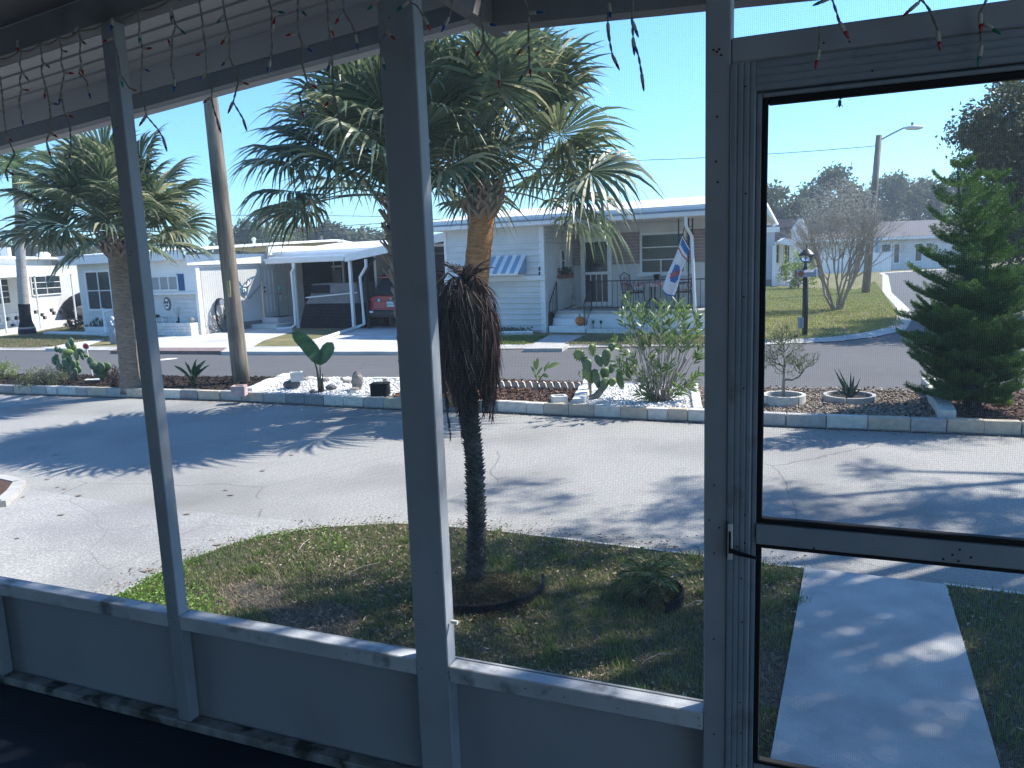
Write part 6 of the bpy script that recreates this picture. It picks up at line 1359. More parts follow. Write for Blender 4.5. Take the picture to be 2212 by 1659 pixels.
# ---------------- second home with the butterfly
H2 = Frame((-9.75, 24.3), -27); h2 = thing('mobile_home', 'white home with dark blue shutter, big corner window and butterfly on its ribbed side wall', 'house', H2.p(-3, 0, 0)); B_ = lambda x, y, d=0: H2.at('CA', x, y, d)
part(H2, h2, 'wall', m_white2, -5.72, 0, .12, .24, .05, 2.55); part(H2, h2, 'wall', m_white2, -5.72, -3.6, .0, .119, .05, 2.45); part(H2, h2, 'wall', m_white2, -5.72, -5.6, .241, 8, .05, 2.5)
part(H2, h2, 'upper_wall', m_white, -3.6, .0, .0, .119, 1.34, 2.45); part(H2, h2, 'corner_board', m_white, -.06, .06, -.03, .119, .05, 2.45)
boards(H2, h2, -3.58, -.07, .46, 1.33, 6, .118, m_white2)
part(H2, h2, 'ledge_shelf', m_white, -3.6, .0, -.06, -.001, 1.34, 1.40)
for r_ in range(4):
    x = -3.6+.15*(r_ % 2)
    while x < -.1: part(H2, h2, 'planter_brick', m_wblock, x+.004, min(x+.3, 0)-.004, -.38-rng.uniform(0,.012), -.08, .06+r_*.1, .155+r_*.1, .006); x += .3
part(H2, h2, 'planter_core', m_wblock, -3.6, -.02, -.079, .117, .05, .455)
window(H2, h2, B_(1395, 0)[0], B_(1715, 600)[0], B_(1600, 712)[1], B_(1600, 592)[1], .0, cols=3, blind=False, m_g=m_blind)
part(H2, h2, 'shutter', m_blue, B_(1712, 600)[0]+.01, B_(1780, 600)[0], -.03, -.002, B_(1780, 722)[1], B_(1780, 560)[1], .004)
window(H2, h2, B_(850, 700)[0], B_(1075, 700)[0], B_(950, 900)[1], B_(950, 545)[1], .0, cols=2, rows=2, fw=.07)
part(H2, h2, 'fascia', m_white, -6.05, -.02, -.40, -.34, 2.42, 2.66); part(H2, h2, 'soffit', m_white, -6.0, .0, -.339, .3, 2.43, 2.46)
W2 = Frame(H2.P[:2], 63); ribbed(W2, h2, 'side_wall', m_cream, .0, 2.74, 0, .32, 2.3, .085, .006); part(W2, h2, 'side_wall', m_white2, 0, 2.74, .002, .06, .05, .31)
part(W2, h2, 'side_frieze', m_white, -.0, 3.08, -.02, .06, 2.16, 2.5); part(W2, h2, 'side_fascia', m_white, -.38, 3.08, -.12, -.06, 2.24, 2.56)
dd = part(W2, h2, 'door', m_white2, 2.82, 3.50, .02, .06, .36, 2.15)
for x in (2.95, 3.13, 3.31):
    for z0, z1 in ((.55, 1.15), (1.25, 2.0)): part(W2, h2, 'door_rib', m_white, x, x+.03, .006, .019, z0, z1, par=dd)
for z in (1.42, 1.56): q = W2.p(2.88, -.01, z-.15); MB().ball(q, .035, 8).build('knob', m_gun, dd, smooth=True)
part(W2, h2, 'back_wall', m_white2, 3.51, 8, .02, .1, .05, 2.5)
# lattice skirt with its openings
lat = thing_child('lattice', h2)
b = MB()
for k in range(30):
    x = .0+k*.048; b.add([W2.p(x, -.012, .05), W2.p(x+.016, -.012, .05), W2.p(min(x+.27, 1.45)+.016, -.012, .05+min(.27, 1.45-x)), W2.p(min(x+.27, 1.45), -.012, .05+min(.27, 1.45-x))], [(0,1,2,3)]); b.add([W2.p(x+.25, -.014, .05), W2.p(x+.266, -.014, .05), W2.p(x+.016, -.014, .30), W2.p(x, -.014, .30)], [(0,1,2,3)])
b.build('lattice_strips', m_white, lat, kind='stuff')
part(W2, h2, 'lattice_back', m_gcov, 0, 2.7, -.008, .001, .05, .31)
roofprism(H2, h2, 'roof', m_roofw, -6.1, .35, [(-.40, 2.665), (3.2, 2.86), (6.5, 3.0), (8.5, 2.8), (8.5, 2.87), (6.5, 3.07), (3.2, 2.93), (-.40, 2.72)])
part(H2, h2, 'side_parapet', m_white, .22, .30, 2.9, 8.3, 2.45, 2.81); part(H2, h2, 'rear_parapet', m_white, .36, 9.0, 8.6, 8.7, 2.3, 2.76); part(H2, h2, 'front_parapet', m_white, .36, 4.1, 3.03, 3.08, 2.425, 2.545); part(H2, h2, 'roof_deck', m_roofw, .36, 9.0, 6.3, 6.6, 2.6, 2.9)
roofprism(H2, h2, 'rear_roof', m_roofw, .36, 9.0, [(3.0, 2.52), (6.5, 2.86), (9.5, 2.7), (9.5, 2.77), (6.5, 2.93), (3.0, 2.60)])
for x, y, d in ((740, 262, 6), (1600, 290, 6)):
    q = H2.at('CB', x, y+20, d); MB().lathe(H2.p(q[0], d, q[1]-.1), [(.06,0),(.06,.28),(.09,.29),(.09,.36),(.02,.4)], 8).build('vent_pipe', m_white, h2)
# steps at the side door
t = thing('door_steps', 'two broad white steps below the side door of the second home', 'steps', W2.p(3, -.6, .06))
for k, (x0, x1, y0, z) in enumerate(((2.1, 4.1, -1.15, .2), (2.6, 4.1, -.75, .38))): part(W2, t, 'step', m_white2, x0, x1, y0, -.02, .06 if k == 0 else .201, z, .012)
part(W2, t, 'mat', m_gun, 2.9, 3.7, -.65, -.15, .381, .392)
part(W2, t, 'low_rail', m_alu, 1.98, 2.02, -.04, -.02, 1.1, 1.12); MB().tube([W2.p(2.05, -.07, 1.08), W2.p(2.62, -.07, 1.5)], .028, 6).build('grab_rail', m_alu, t)
# front steps with a rail, planter letters, milk can
t = thing('front_steps', 'low white slabs and handrail before the big corner window', 'steps', H2.p(-4.6, -.5, .06))
q0, q1 = B_(845, 1180, -.75)[0], B_(1075, 1180, -.75)[0]
part(H2, t, 'slab', m_white2, q0-.1, q1, -.9, -.4, .06, .18, .01); part(H2, t, 'slab', m_white2, -5.1, -3.7, -.39, -.02, .06, .32, .01); part(H2, t, 'slab', m_white2, -6.8, q0-.12, -.8, -.45, .06, .16, .01)
x = B_(1015, 1000, -.5)[0]; part(H2, t, 'rail_post', m_white, x-.035, x+.035, -.55, -.48, .18, .95, .005); MB().tube([H2.p(x, -.51, .82), H2.p(x+.75, -.1, 1.05)], .03, 5).build('handrail', m_white, t)
for k, (x, y) in enumerate(((860, 1050), (905, 1070), (950, 1050), (985, 1050))):
    q = H2.at('CA', x, 1120, -.3); c = H2.p(q[0], -.3, .18); s_ = shrub('potted_plant', 'dark potted plant, %s of the four below the corner window' % ('leftmost', 'second from left', 'third from left', 'rightmost')[k], 'plant', c, .10, .42 if k else .3, 160, .06, m_oak, stems=6)
    MB().lathe((c[0], c[1], c[2]-.0), [(.07,0),(.09,.12)], 8).build('pot', m_gun, s_)
shrub('reddish_shrub', 'low reddish brown shrub at the left corner of the second home', 'shrub', G('L6', 1090, 1290, .06), .42, .42, 700, .08, m_brn)
q = G('CA', 1130, 1238, .06); t = thing('milk_can', 'galvanised old milk can with white flowers on the verge grass', 'milk can', q); MB().lathe(q, [(.15,0),(.17,.05),(.17,.36),(.10,.44),(.10,.50),(.12,.52)], 14).build('can', m_alu, t, smooth=True)
b = MB(); 
for k in range(9): b.ball((q[0]+rng.uniform(-.1,.12), q[1]+rng.uniform(-.1,.05), q[2]+.56+rng.uniform(0,.2)), .035, 6)
b.build('white_flowers', m_white, t)
# plaque, cycle ornament, boot, ball on the ledge
q = H2.at('N2', 313, 347, -.02); t = thing('oval_plaque', 'oval dark blue and white plaque hanging on the boards of the second home', 'plaque', H2.p(q[0], .08, q[1]))
def ell(b, fr, a, z, ra, rz, d, d1, n=28): b.add([fr.p(a+ra*math.cos(t_), dd, z+rz*math.sin(t_)) for dd in (d, d1) for t_ in np.linspace(0, 2*math.pi, n+1)[:-1]], [tuple(range(n)), tuple(range(n, 2*n))[::-1]]+[(i, (i+1)%n, n+(i+1)%n, n+i) for i in range(n)])
q = H2.at('N2', 313, 347, .09); mw, mdb = m_white, mat('plaque_blue', (0.03,0.07,0.13), rough=.5)
for k, (ra, rz, mm) in enumerate(((.165,.22,mdb),(.150,.205,m_gcov),(.115,.165,mdb),(.108,.156,mw))): b = MB(); ell(b, H2, q[0], q[1], ra, rz, .085-.006*(k+1), .085-.006*k); b.build('ring' if k < 1 else 'face', mm, t)
for k, (x, z, ra, rz) in enumerate(((-.05,.05,.045,.05),(.05,.05,.045,.05),(0,-.055,.075,.035))): b = MB(); ell(b, H2, q[0]+x, q[1]+z, ra, rz, .085-.031, .085-.0245); b.build('emblem', mdb, t)
for s_, zz in (('HOME', -.055),): 
    pass
t = thing('cycle_ornament', 'wire penny tricycle ornament on the white brick ledge', 'ornament', H2.p(H2.at('N2', 230, 700, -.2)[0], -.2, .46))
for (x, y, R_) in ((165, 645, 42), (285, 622, 48)):
    c = H2.at('N2', x, y, -.2); r_ = R_*REG['N2'][2]/1.82278/FPX*27; b = MB(); b.tube([H2.p(c[0]+r_*math.cos(a), -.2, .46+r_+r_*math.sin(a)) for a in np.linspace(0, 6.283, 17)], .008, 4)
    for k in range(6): a = k*math.pi/3; b.tube([H2.p(c[0], -.2, .46+r_), H2.p(c[0]+r_*math.cos(a), -.2, .46+r_+r_*math.sin(a))], .004, 3)
    b.build('wheel', m_gcov, t)
c = H2.at('N2', 225, 580, -.2); MB().tube([H2.p(c[0]-.18, -.2, c[1]+.04), H2.p(c[0]-.05, -.2, c[1]+.0), H2.p(c[0]+.1, -.2, c[1]-.02)], .012, 5).build('frame', m_gcov, t); c = H2.at('N2', 125, 565, -.2); part(H2, t, 'basket', m_gun, c[0]-.07, c[0]+.06, -.26, -.14, c[1]-.05, c[1]+.05)
c = H2.at('N2', 512, 660, -.2); t = thing('boot_ornament', 'small dark boot holding a spray of bare sticks on the ledge', 'ornament', H2.p(c[0], -.2, .46)); part(H2, t, 'boot', m_gun, c[0]-.09, c[0]+.03, -.23, -.17, .46, .51, .01); part(H2, t, 'shaft', m_gun, c[0]-.01, c[0]+.03, -.225, -.175, .511, .62, .005)
b = MB()
for k in range(7): b.tube([H2.p(c[0]+.01, -.2, .6), H2.p(c[0]+.01+(k-3)*.045, -.2+rng.uniform(-.04,.04), .98-abs(k-3)*.02)], .005, 4)
b.build('sticks', m_twigd, t)
c = H2.at('N2', 752, 650, -.2); tag(MB().ball(H2.p(c[0], -.2, .55), .085, 12, jit=.03).build('ball_ornament', m_stone, base=H2.p(c[0], -.2, .46)), 'round grey stone ball at the right end of the ledge', 'ornament')
# hose reel
c = W2.at('CB', 398, 900, -.12); t = thing('hose_reel', 'dark garden hose coiled on a reel on the ribbed wall', 'hose', W2.p(c[0], -.1, .35)); c2 = W2.at('CB', 405, 835, -.1); b = MB(); b.tube([W2.p(c2[0], -.02, c2[1]), W2.p(c2[0], -.2, c2[1])], .10, 12); b.build('reel', m_alu, t)
b = MB()
for k in range(8): rx, rz = .19+.012*k, .30+.035*k; zc = c2[1]+.12-rz; b.tube([W2.p(c2[0]+rng.uniform(-.03,.03)+rx*math.cos(a), -.08-.014*k, zc+rz*math.sin(a)) for a in np.linspace(0, 6.283, 20)], .015, 5)
e = [W2.at('CB', x, y, -.14) for x, y in ((395,1060),(385,1090),(350,1108),(320,1100),(305,1080))]; b.tube([W2.p(a, -.14, max(z, .08)) for a, z in e], .015, 5); b.build('hose', m_tyre, t)
# butterfly
t = thing('butterfly_ornament', 'big blue and white metal butterfly wing decoration beside the utility pole', 'wall decoration', W2.p(W2.at('BD', 150, 280, -.06)[0], -.06, 1.5))
def poly(pts, mm, nm, d): b = MB(); b.face(W2, [W2.at('BD', x, y, d) for x, y in pts], d, d+.01); o = b.build(nm, mm, t); return o
m_bfly = mat('butterfly_blue', (0.03,0.10,0.17), (0.05,0.16,0.25), scale=6, rough=.5)
poly([(95,260),(160,190),(215,135),(290,102),(285,125),(260,160),(240,220),(200,270),(130,280),(98,275)], m_bfly, 'upper_wing', -.06); poly([(110,270),(170,200),(215,160),(240,160),(235,195),(205,240),(160,272)], m_white, 'upper_patch', -.075)
poly([(98,285),(190,292),(188,340),(175,400),(183,445),(178,445),(165,405),(150,410),(125,385),(105,375)], m_bfly, 'lower_wing', -.06); poly([(104,290),(155,297),(160,335),(140,365),(112,360)], m_white, 'lower_patch', -.075)
poly([(95,262),(60,200),(20,150),(-30,120),(-20,190),(20,250),(90,282)], m_bfly, 'upper_wing', -.06); poly([(95,285),(20,290),(10,340),(30,390),(90,370)], m_bfly, 'lower_wing', -.06)
for x, y in ((173,208),(162,236),(215,180),(128,325),(185,160),(140,350)):
    c = W2.at('BD', x, y, -.09); b = MB(); ell(b, W2, c[0], c[1], .022, .03, -.085, -.078, 10); b.build('spot', m_gun, t)
# papasan style chair
q = W2.at('BD', 255, 900, -.9); c = W2.p(q[0], -.9, .06); c = G('BD', 260, 895, .06); t = thing('bowl_chair', 'round wire bowl chair with a green cushion standing on the driveway', 'chair', c)
b = MB(); tl = .5
for r_, zz in ((.40, .55), (.30, .42), (.15, .36)): b.tube([(c[0]+r_*math.cos(a), c[1]+r_*math.sin(a)*.8, c[2]+zz+(.22 if r_ > .35 else .1 if r_ > .2 else 0)*(-math.cos(a))) for a in np.linspace(0, 6.283, 20)], .014, 5)
for k in range(22): a = k*2*math.pi/22; b.tube([(c[0]+.40*math.cos(a), c[1]+.32*math.sin(a), c[2]+.55-.22*math.cos(a)), (c[0]+.30*math.cos(a), c[1]+.24*math.sin(a), c[2]+.42-.1*math.cos(a)), (c[0]+.13*math.cos(a), c[1]+.1*math.sin(a), c[2]+.36)], .005, 3)
b.build('wire_seat', m_gcov, t)
for k in range(4): a = k*math.pi/2+.6; MB().tube([(c[0]+.18*math.cos(a), c[1]+.15*math.sin(a), c[2]+.38), (c[0]+.28*math.cos(a), c[1]+.24*math.sin(a), c[2])], .012, 5).build('leg', m_black, t)
b = MB(); b.ball((c[0]+.03, c[1], c[2]+.42), 1, 12, sz=.05, sx=.27, sy=.2); b.build('cushion', mat('green_cushion', (0.22,0.27,0.17), rough=.8), t, smooth=True)
# wind chime
q = G('CB', 985, 1000, .06); Yw = 27.5; t = thing('wind_chime', 'turquoise palm-shaped wind chime catching sunlight by the doorway', 'wind chime', AT('BD', 680, 380, Yw)); p = lambda x, y: AT('BD', x, y, Yw)
m_turq = mat('turquoise', (0.15,0.7,0.6), rough=.5); b = MB()
for k in range(9): a = k*.7; q = p(668, 285); b.ball((q[0]+.05*math.cos(a), q[1], q[2]+.05*math.sin(a)*.8), .035, 6)
b.build('palm_top', m_turq, t); MB().tube([p(668,300), p(672,378)], .012, 5).build('palm_stem', m_cream, t)
for x in (655, 668, 682, 697, 708): MB().tube([p(x,385), p(x+2,460+(x%5)*12)], .011, 5).build('chime_tube', m_cream, t)
MB().tube([p(652,382), p(706,382)], .02, 6).build('chime_bar', m_gun, t); MB().ball(p(684,505), .035, 7).build('striker', m_cream, t)
MB().tube([p(668,260), (p(668,260)[0], Yw, 2.6)], .003, 3).build('hanger', m_black, t)

# ---------------- carport with the covered cart
C2 = lambda x, y, d=2.2: H2.at('CB', x, y, d)
cp = thing('carport', 'white flat carport roof with gutter above the black covered cart', 'carport', H2.p(2.5, 2.4, 0))
a0, a1 = .85, 4.13
part(H2, cp, 'roof_panel', m_roofw, a0, a1, 2.25, 6.5, 2.36, 2.42); part(H2, cp, 'gutter', m_white, a0, a1, 2.12, 2.245, 2.20, 2.35, .02); part(H2, cp, 'gutter_trim', m_white, a0-.02, a1, 2.10, 2.119, 2.31, 2.36)
x = C2(1112, 600)[0]; part(H2, cp, 'corner_post', m_white, x-.06, x+.03, 2.25, 2.34, .06, 2.35, .01); MB().tube([H2.p(x+.14, 2.17, 2.2), H2.p(x+.12, 2.17, 2.05), H2.p(x-.03, 2.2, 1.92), H2.p(x-.03, 2.2, .2), H2.p(x-.1, 2.05, .1), H2.p(x-.4, 1.7, .09)], .045, 8).build('downspout', m_white, cp)
x = C2(1655, 600)[0]; part(H2, cp, 'corner_post', m_white, x-.05, x+.05, 2.25, 2.35, .06, 2.35, .01)
# screened room behind
part(H2, cp, 'back_wall', m_gun, 1.2, 4.6, 5.2, 5.3, .05, 2.36); ra, rb = H2.at('CB', 1385, 500, 5)[0], H2.at('CB', 1570, 500, 5)[0]
for x0, x1, z0, z1 in ((ra-.08, ra, .1, 2.34), (rb, rb+.08, .1, 2.34), (ra, rb, 2.0, 2.08)): part(H2, cp, 'room_frame', m_cream, x0, x1, 5.1, 5.19, z0, z1)
part(H2, cp, 'screen_room_door', m_gcov, ra+.1, rb-.1, 5.12, 5.18, .1, 1.95); window(H2, cp, H2.at('CB', 1170, 500, 5.2)[0], H2.at('CB', 1290, 500, 5.2)[0], .9, 2.1, 5.18, m_f=m_gcov, rows=2)
part(H2, cp, 'dark_side', m_gun, 1.1, 1.15, 3.6, 5.2, .05, 2.36)
b = MB(); sx = H2.at('CB', 1000, 600, 3.2)[0]
for k in range(5):
    for s2 in (-1, 1): b.tube([H2.p(sx+s2*(.10-.08*math.cos(t_)), 3.2, .9+k*.3+.09*math.sin(t_)) for t_ in np.linspace(0, 4.6, 9)], .009, 4)
b.tube([H2.p(sx-.22, 3.2, .3), H2.p(sx-.22, 3.2, 2.3)], .02, 5); b.tube([H2.p(sx+.22, 3.2, .3), H2.p(sx+.22, 3.2, 2.3)], .02, 5); b.build('scroll_trellis', m_gcov, cp)
# covered cart: draped mesh
cc = thing('covered_cart', 'golf cart hidden under a black and grey fitted cover in the carport', 'covered cart', H2.p(3.1, 3, .06))
def drape(fr, root, name, m, prof, z0, z1, fold=.03, n=72, base_d=3.0):
    "closed ring of (a,d) morphing from bottom outline to top outline with folds"
    lo, hi = prof; b = MB(); rings = []; K = 7
    def outline(rect, k): 
        x0, x1, y0, y1 = rect; t_ = k/n*4; s = int(t_) % 4; f = t_-int(t_); return [(x0+(x1-x0)*f, y0), (x1, y0+(y1-y0)*f), (x1-(x1-x0)*f, y1), (x0, y1-(y1-y0)*f)][s]
    for j in range(K+1):
        v = j/K
        for k in range(n):
            p0, p1 = outline(lo, k), outline(hi, k); a, d = p0[0]+(p1[0]-p0[0])*v, p0[1]+(p1[1]-p0[1])*v; o_ = fold*(1-v*.8)*math.sin(k*1.9+math.sin(k*.7)*2); cxx, cyy = (lo[0]+lo[1])/2, (lo[2]+lo[3])/2; L_ = math.hypot(a-cxx, d-cyy)
            rings.append(fr.p(a+(a-cxx)/L_*o_, d+(d-cyy)/L_*o_, z0+(z1-z0)*v))
    b.add(rings, [(j*n+k, j*n+(k+1)%n, (j+1)*n+(k+1)%n, (j+1)*n+k) for j in range(K) for k in range(n)]+[tuple(range(K*n, (K+1)*n))]); return b.build(name, m, root, smooth=True)
drape(H2, cc, 'lower_cover', m_gun, ((1.86, 4.52, 2.42, 3.9), (2.05, 4.25, 2.6, 3.7)), .07, .98, .03)
drape(H2, cc, 'upper_cover', m_gcov, ((2.12, 4.35, 2.50, 3.75), (2.30, 4.22, 2.62, 3.6)), .86, 1.18, .03); drape(H2, cc, 'roof_cover', m_gcov, ((2.30, 4.22, 2.60, 3.6), (2.34, 4.16, 2.64, 3.55)), 1.181, 1.50, .008)
part(H2, cc, 'front_panel', m_gun, 2.33, 3.1, 2.59, 2.60, 1.19, 1.46)
MB().tube([H2.p(2.2, 2.45, 1.06), H2.p(4.35, 2.4, 1.20)], .022, 6).build('white_bar', m_white, cc)
# ---------------- gabled carport with the red car
g2 = thing('carport', 'white carport with sloping roof edge and black downspout sheltering the red car', 'carport', H2.p(5.6, 2.4, 0))
zl_, zr_ = 2.28, H2.at('CB', 1985, 345, 2.2)[1]
zA, zB = 2.24, 2.24+.115*4.2
MB().face(H2, [(4.15, 2.17), (8.4, 2.17+.13*4.25), (8.4, 2.42+.13*4.25), (4.15, 2.40)], 2.15, 2.25).build('fascia', m_white, g2)
b = MB(); b.hexa([H2.p(4.15,2.26,2.38), H2.p(8.4,2.26,2.93), H2.p(8.4,9,2.93), H2.p(4.15,9,2.38), H2.p(4.15,2.26,2.43), H2.p(8.4,2.26,2.98), H2.p(8.4,9,2.98), H2.p(4.15,9,2.43)]); b.build('roof', m_roofw, g2)
x = H2.at('CB', 1815, 800, 2.3)[0]; part(H2, g2, 'iron_post', m_black, x-.035, x+.035, 2.35, 2.45, .06, 1.8); MB().tube([H2.p(x, 2.4, 1.78), H2.p(x+.38, 2.4, 2.25)], .04, 5).build('brace', m_black, g2)
x2 = H2.at('CB', 1778, 800, 2.25)[0]; MB().tube([H2.p(x2+.3, 2.2, 2.22), H2.p(x2+.28, 2.22, 2.0), H2.p(x2, 2.25, 1.68), H2.p(x2+.04, 2.25, .22), H2.p(x2-.15, 2.1, .13)]+[G('CB', 1450, 1170, .11)]+[G('CB', 1312, 1222, .10)], .05, 8).build('downspout', m_white, g2)
for xx in (1915, 1965): x = H2.at('CB', xx, 600, 4)[0]; part(H2, g2, 'post', m_white, x-.05, x+.05, 4, 4.1, .06, 2.4)
part(H2, g2, 'back_wall', m_cream, 4.4, 8.6, 8.8, 8.9, .05, 2.6); part(H2, g2, 'side_wall', m_cream, 4.18, 4.26, 3.6, 8.8, .05, 2.36)
tag(MB().lathe(H2.p(4.75, 3.4, .06), [(.3,0),(.28,.7),(.2,.95),(.02,1.0)], 12).build('covered_grill', m_gcov, base=H2.p(4.75, 3.4, .06)), 'grey covered grill standing behind the black covered cart', 'covered grill')
# red car seen from behind
a_l = H2.at('P6', 238, 600, 2.45)[0]; cf = Frame(H2.p(a_l+.91, 2.45, 0)[:2], -27-1, .06); car = thing('parked_car', 'dark red small suv parked nose-in under the carport, seen from behind', 'car', cf.p(0, 2, 0))
def loft(secs, nm, m, sm=True, fr=cf):   # secs: (d, half widths & z list)
    n = len(secs[0][1]); b = MB(); vs = [fr.p(a, d, z) for d, pr in secs for a, z in pr]; b.add(vs, [(i*n+k, i*n+(k+1)%n, (i+1)*n+(k+1)%n, (i+1)*n+k) for i in range(len(secs)-1) for k in range(n)]+[tuple(range(n))[::-1], tuple(range((len(secs)-1)*n, len(secs)*n))]); return b.build(nm, m, car, smooth=False)
def sec(wb, wm, wt, zb_, zm_, zt_): return [(-wb, zb_), (-wm, zb_+.12), (-wm, zm_), (-wt, zt_-.06), (-wt*.8, zt_), (wt*.8, zt_), (wt, zt_-.06), (wm, zm_), (wm, zb_+.12), (wb, zb_)]
loft([(.02, sec(.78,.84,.80,.42,.80,1.0)), (.10, sec(.82,.89,.84,.34,.82,1.03)), (.8, sec(.84,.91,.86,.28,.85,1.02)), (3.2, sec(.84,.91,.84,.28,.85,1.0)), (4.1, sec(.8,.86,.72,.3,.75,.86)), (4.3, sec(.7,.76,.6,.4,.65,.74))], 'body', m_red)
loft([(.10, sec(.80,.81,.76,.98,1.02,1.08)), (.42, sec(.80,.80,.66,.98,1.15,1.58)), (1.0, sec(.80,.80,.66,.98,1.2,1.64)), (2.3, sec(.80,.80,.64,.98,1.2,1.60)), (3.2, sec(.80,.80,.7,.98,1.0,1.04))], 'cabin', m_glass)
loft([(.28, [(-.62,1.56),(-.62,1.60),(.62,1.60),(.62,1.56)]), (.5, [(-.68,1.60),(-.66,1.665),(.66,1.665),(.68,1.60)]), (2.3, [(-.66,1.58),(-.64,1.64),(.64,1.64),(.66,1.58)])], 'roof', m_red)
for s2 in (-1, 1):
    MB().tube([cf.p(s2*.62, .5, 1.68), cf.p(s2*.63, .8, 1.72), cf.p(s2*.62, 2.1, 1.69)], .018, 5).build('roof_rail', m_black, car)
    MB().hexa([cf.p(s2*.66-.12,-.0,.84), cf.p(s2*.66+.12,-.0,.84), cf.p(s2*.66+.14,.3,.84), cf.p(s2*.66-.12,.3,.84), cf.p(s2*.66-.16,-.0,.97), cf.p(s2*.66+.14,.02,.97), cf.p(s2*.66+.16,.3,.97), cf.p(s2*.66-.16,.3,.97)]).build('tail_light', mat('tail_light', (0.25,0.01,0.02), rough=.15), car)
    for dd_ in (.75, 3.4):
        w_ = thing_child('wheel', car); b = MB(); b.tube([cf.p(s2*.92, dd_, .33), cf.p(s2*.66, dd_, .33)], .33, 20); b.build('tyre', m_tyre, w_); b = MB(); b.tube([cf.p(s2*.93, dd_, .33), cf.p(s2*.90, dd_, .33)], .2, 14); b.build('rim', m_alu, w_)
MB().hexa([cf.p(-.80,-.07,.36), cf.p(.80,-.07,.36), cf.p(.86,.12,.36), cf.p(-.86,.12,.36), cf.p(-.82,-.08,.58), cf.p(.82,-.08,.58), cf.p(.88,.12,.58), cf.p(-.88,.12,.58)]).build('bumper', m_black, car, bevel=.02)
MB().hexa([cf.p(-.80,-.03,.585), cf.p(.80,-.03,.585), cf.p(.86,.12,.585), cf.p(-.86,.12,.585), cf.p(-.80,-.02,.64), cf.p(.80,-.02,.64), cf.p(.86,.12,.64), cf.p(-.86,.12,.64)]).build('bumper_top', m_red, car, bevel=.01)
pl = part(cf, car, 'licence_plate', mat('plate_white', (0.5,0.58,0.62), rough=.5), -.155, .155, -.015, .012, .68, .84); 
MB().box(cf, -.56, .56, -.004, .018, .86, .875).build('tailgate_seam', m_black, car)
def mesh_text(s_, name, m, parent, loc, size, rotz, rx=math.pi/2):
    cu = bpy.data.curves.new('tmp', 'FONT'); cu.body = s_; cu.size = size; cu.align_x = 'CENTER'; cu.align_y = 'CENTER'; cu.extrude = .0012
    to = bpy.data.objects.new('tmp', cu); COL.objects.link(to); me = bpy.data.meshes.new_from_object(to.evaluated_get(bpy.context.evaluated_depsgraph_get())); bpy.data.objects.remove(to); me.materials.clear(); me.materials.append(m)
    o = bpy.data.objects.new(name, me); COL.objects.link(o); o.parent = parent; o.location = tuple(np.array(loc)-parent_loc(parent)); o.rotation_euler = (rx, 0, rotz); return o
mesh_text('NZE RVCY', 'plate_characters', mat('plate_green', (0.03,0.16,0.15), rough=.5), pl, cf.p(0, -.018, .755), .075, cf.yaw)
MB().tube([cf.p(0, -.004, .92), cf.p(0, .02, .92)], .055, 14).build('emblem', m_alu, car); MB().tube([cf.p(-.46, -.006, .88), cf.p(-.46, .02, .88)], .05, 12).build('sticker', mat('sticker_blue', (0.25,0.5,0.62), rough=.4), car)
part(cf, car, 'reflector', m_white, -.80, -.66, -.085, -.07, .50, .56)

# ---------------- left home
HL = Frame((-20.7, 31.0), 94); hl = thing('mobile_home', 'cream ribbed home with pierced block skirting and long white awning at the left edge', 'house', (-22, 33, 0)); L_ = lambda x, y, d=0: HL.at('L6', x, y, d)
z_e = 2.05; lo = L_(30, 1200)[0]
ribbed(HL, hl, 'wall', m_cream, -6, 10, 0, .62, 2.6, .12)
part(HL, hl, 'skirt_back', m_gun, -6, 10, .05, .12, 0, .62)
for r_ in range(4):
    x = -3+.17*(r_ % 2)
    while x < 6.2:
        if not (rng.random() < .3 and r_ in (0, 1, 2, 3)): part(HL, hl, 'skirt_block', m_wblock, x+.01, x+.33, -.04-rng.uniform(0, .01), .04, .02+r_*.15, .162+r_*.15)
        x += .34
w0, w1 = L_(455, 700)[0], L_(870, 700)[0]; window(HL, hl, w0, w1, L_(650, 765)[1], L_(650, 510)[1], -.02, m_f=m_cream, m_g=m_glass, cols=2, rows=3); window(HL, hl, L_(-60, 700)[0], L_(110, 700)[0], L_(60, 900)[1], L_(60, 555)[1], -.02, m_f=m_cream, cols=1, rows=4)
PD = -2.25   # post line
zg0, zg1 = L_(0, 530, PD)[1], L_(0, 495, PD)[1]; zh0, zh1 = L_(1140, 470, PD)[1], L_(1140, 425, PD)[1]; ea, eb = L_(-60, 500, PD)[0], L_(1142, 450, PD)[0]
b = MB(); b.hexa([HL.p(ea,PD-.08,zg0),HL.p(eb,PD-.08,zh0),HL.p(eb,PD+.02,zh0),HL.p(ea,PD+.02,zg0),HL.p(ea,PD-.08,zg1),HL.p(eb,PD-.08,zh1),HL.p(eb,PD+.02,zh1),HL.p(ea,PD+.02,zg1)]); b.build('awning_gutter', m_white, hl)
nrib = 26
for k in range(nrib):
    f0, f1 = k/nrib, (k+.96)/nrib; x0, x1 = ea+(eb-ea)*f0, ea+(eb-ea)*f1; za, zb_ = zg1+(zh1-zg1)*f0, zg1+(zh1-zg1)*f1; up = .03 if k % 2 else 0
    MB().hexa([HL.p(x0,PD+.021,za-.05),HL.p(x1,PD+.021,zb_-.05),HL.p(x1,.3,zb_+.28),HL.p(x0,.3,za+.28),HL.p(x0,PD+.021,za-.02+up),HL.p(x1,PD+.021,zb_-.02+up),HL.p(x1,.3,zb_+.31+up),HL.p(x0,.3,za+.31+up)]).build('awning_panel', m_roofw, hl)
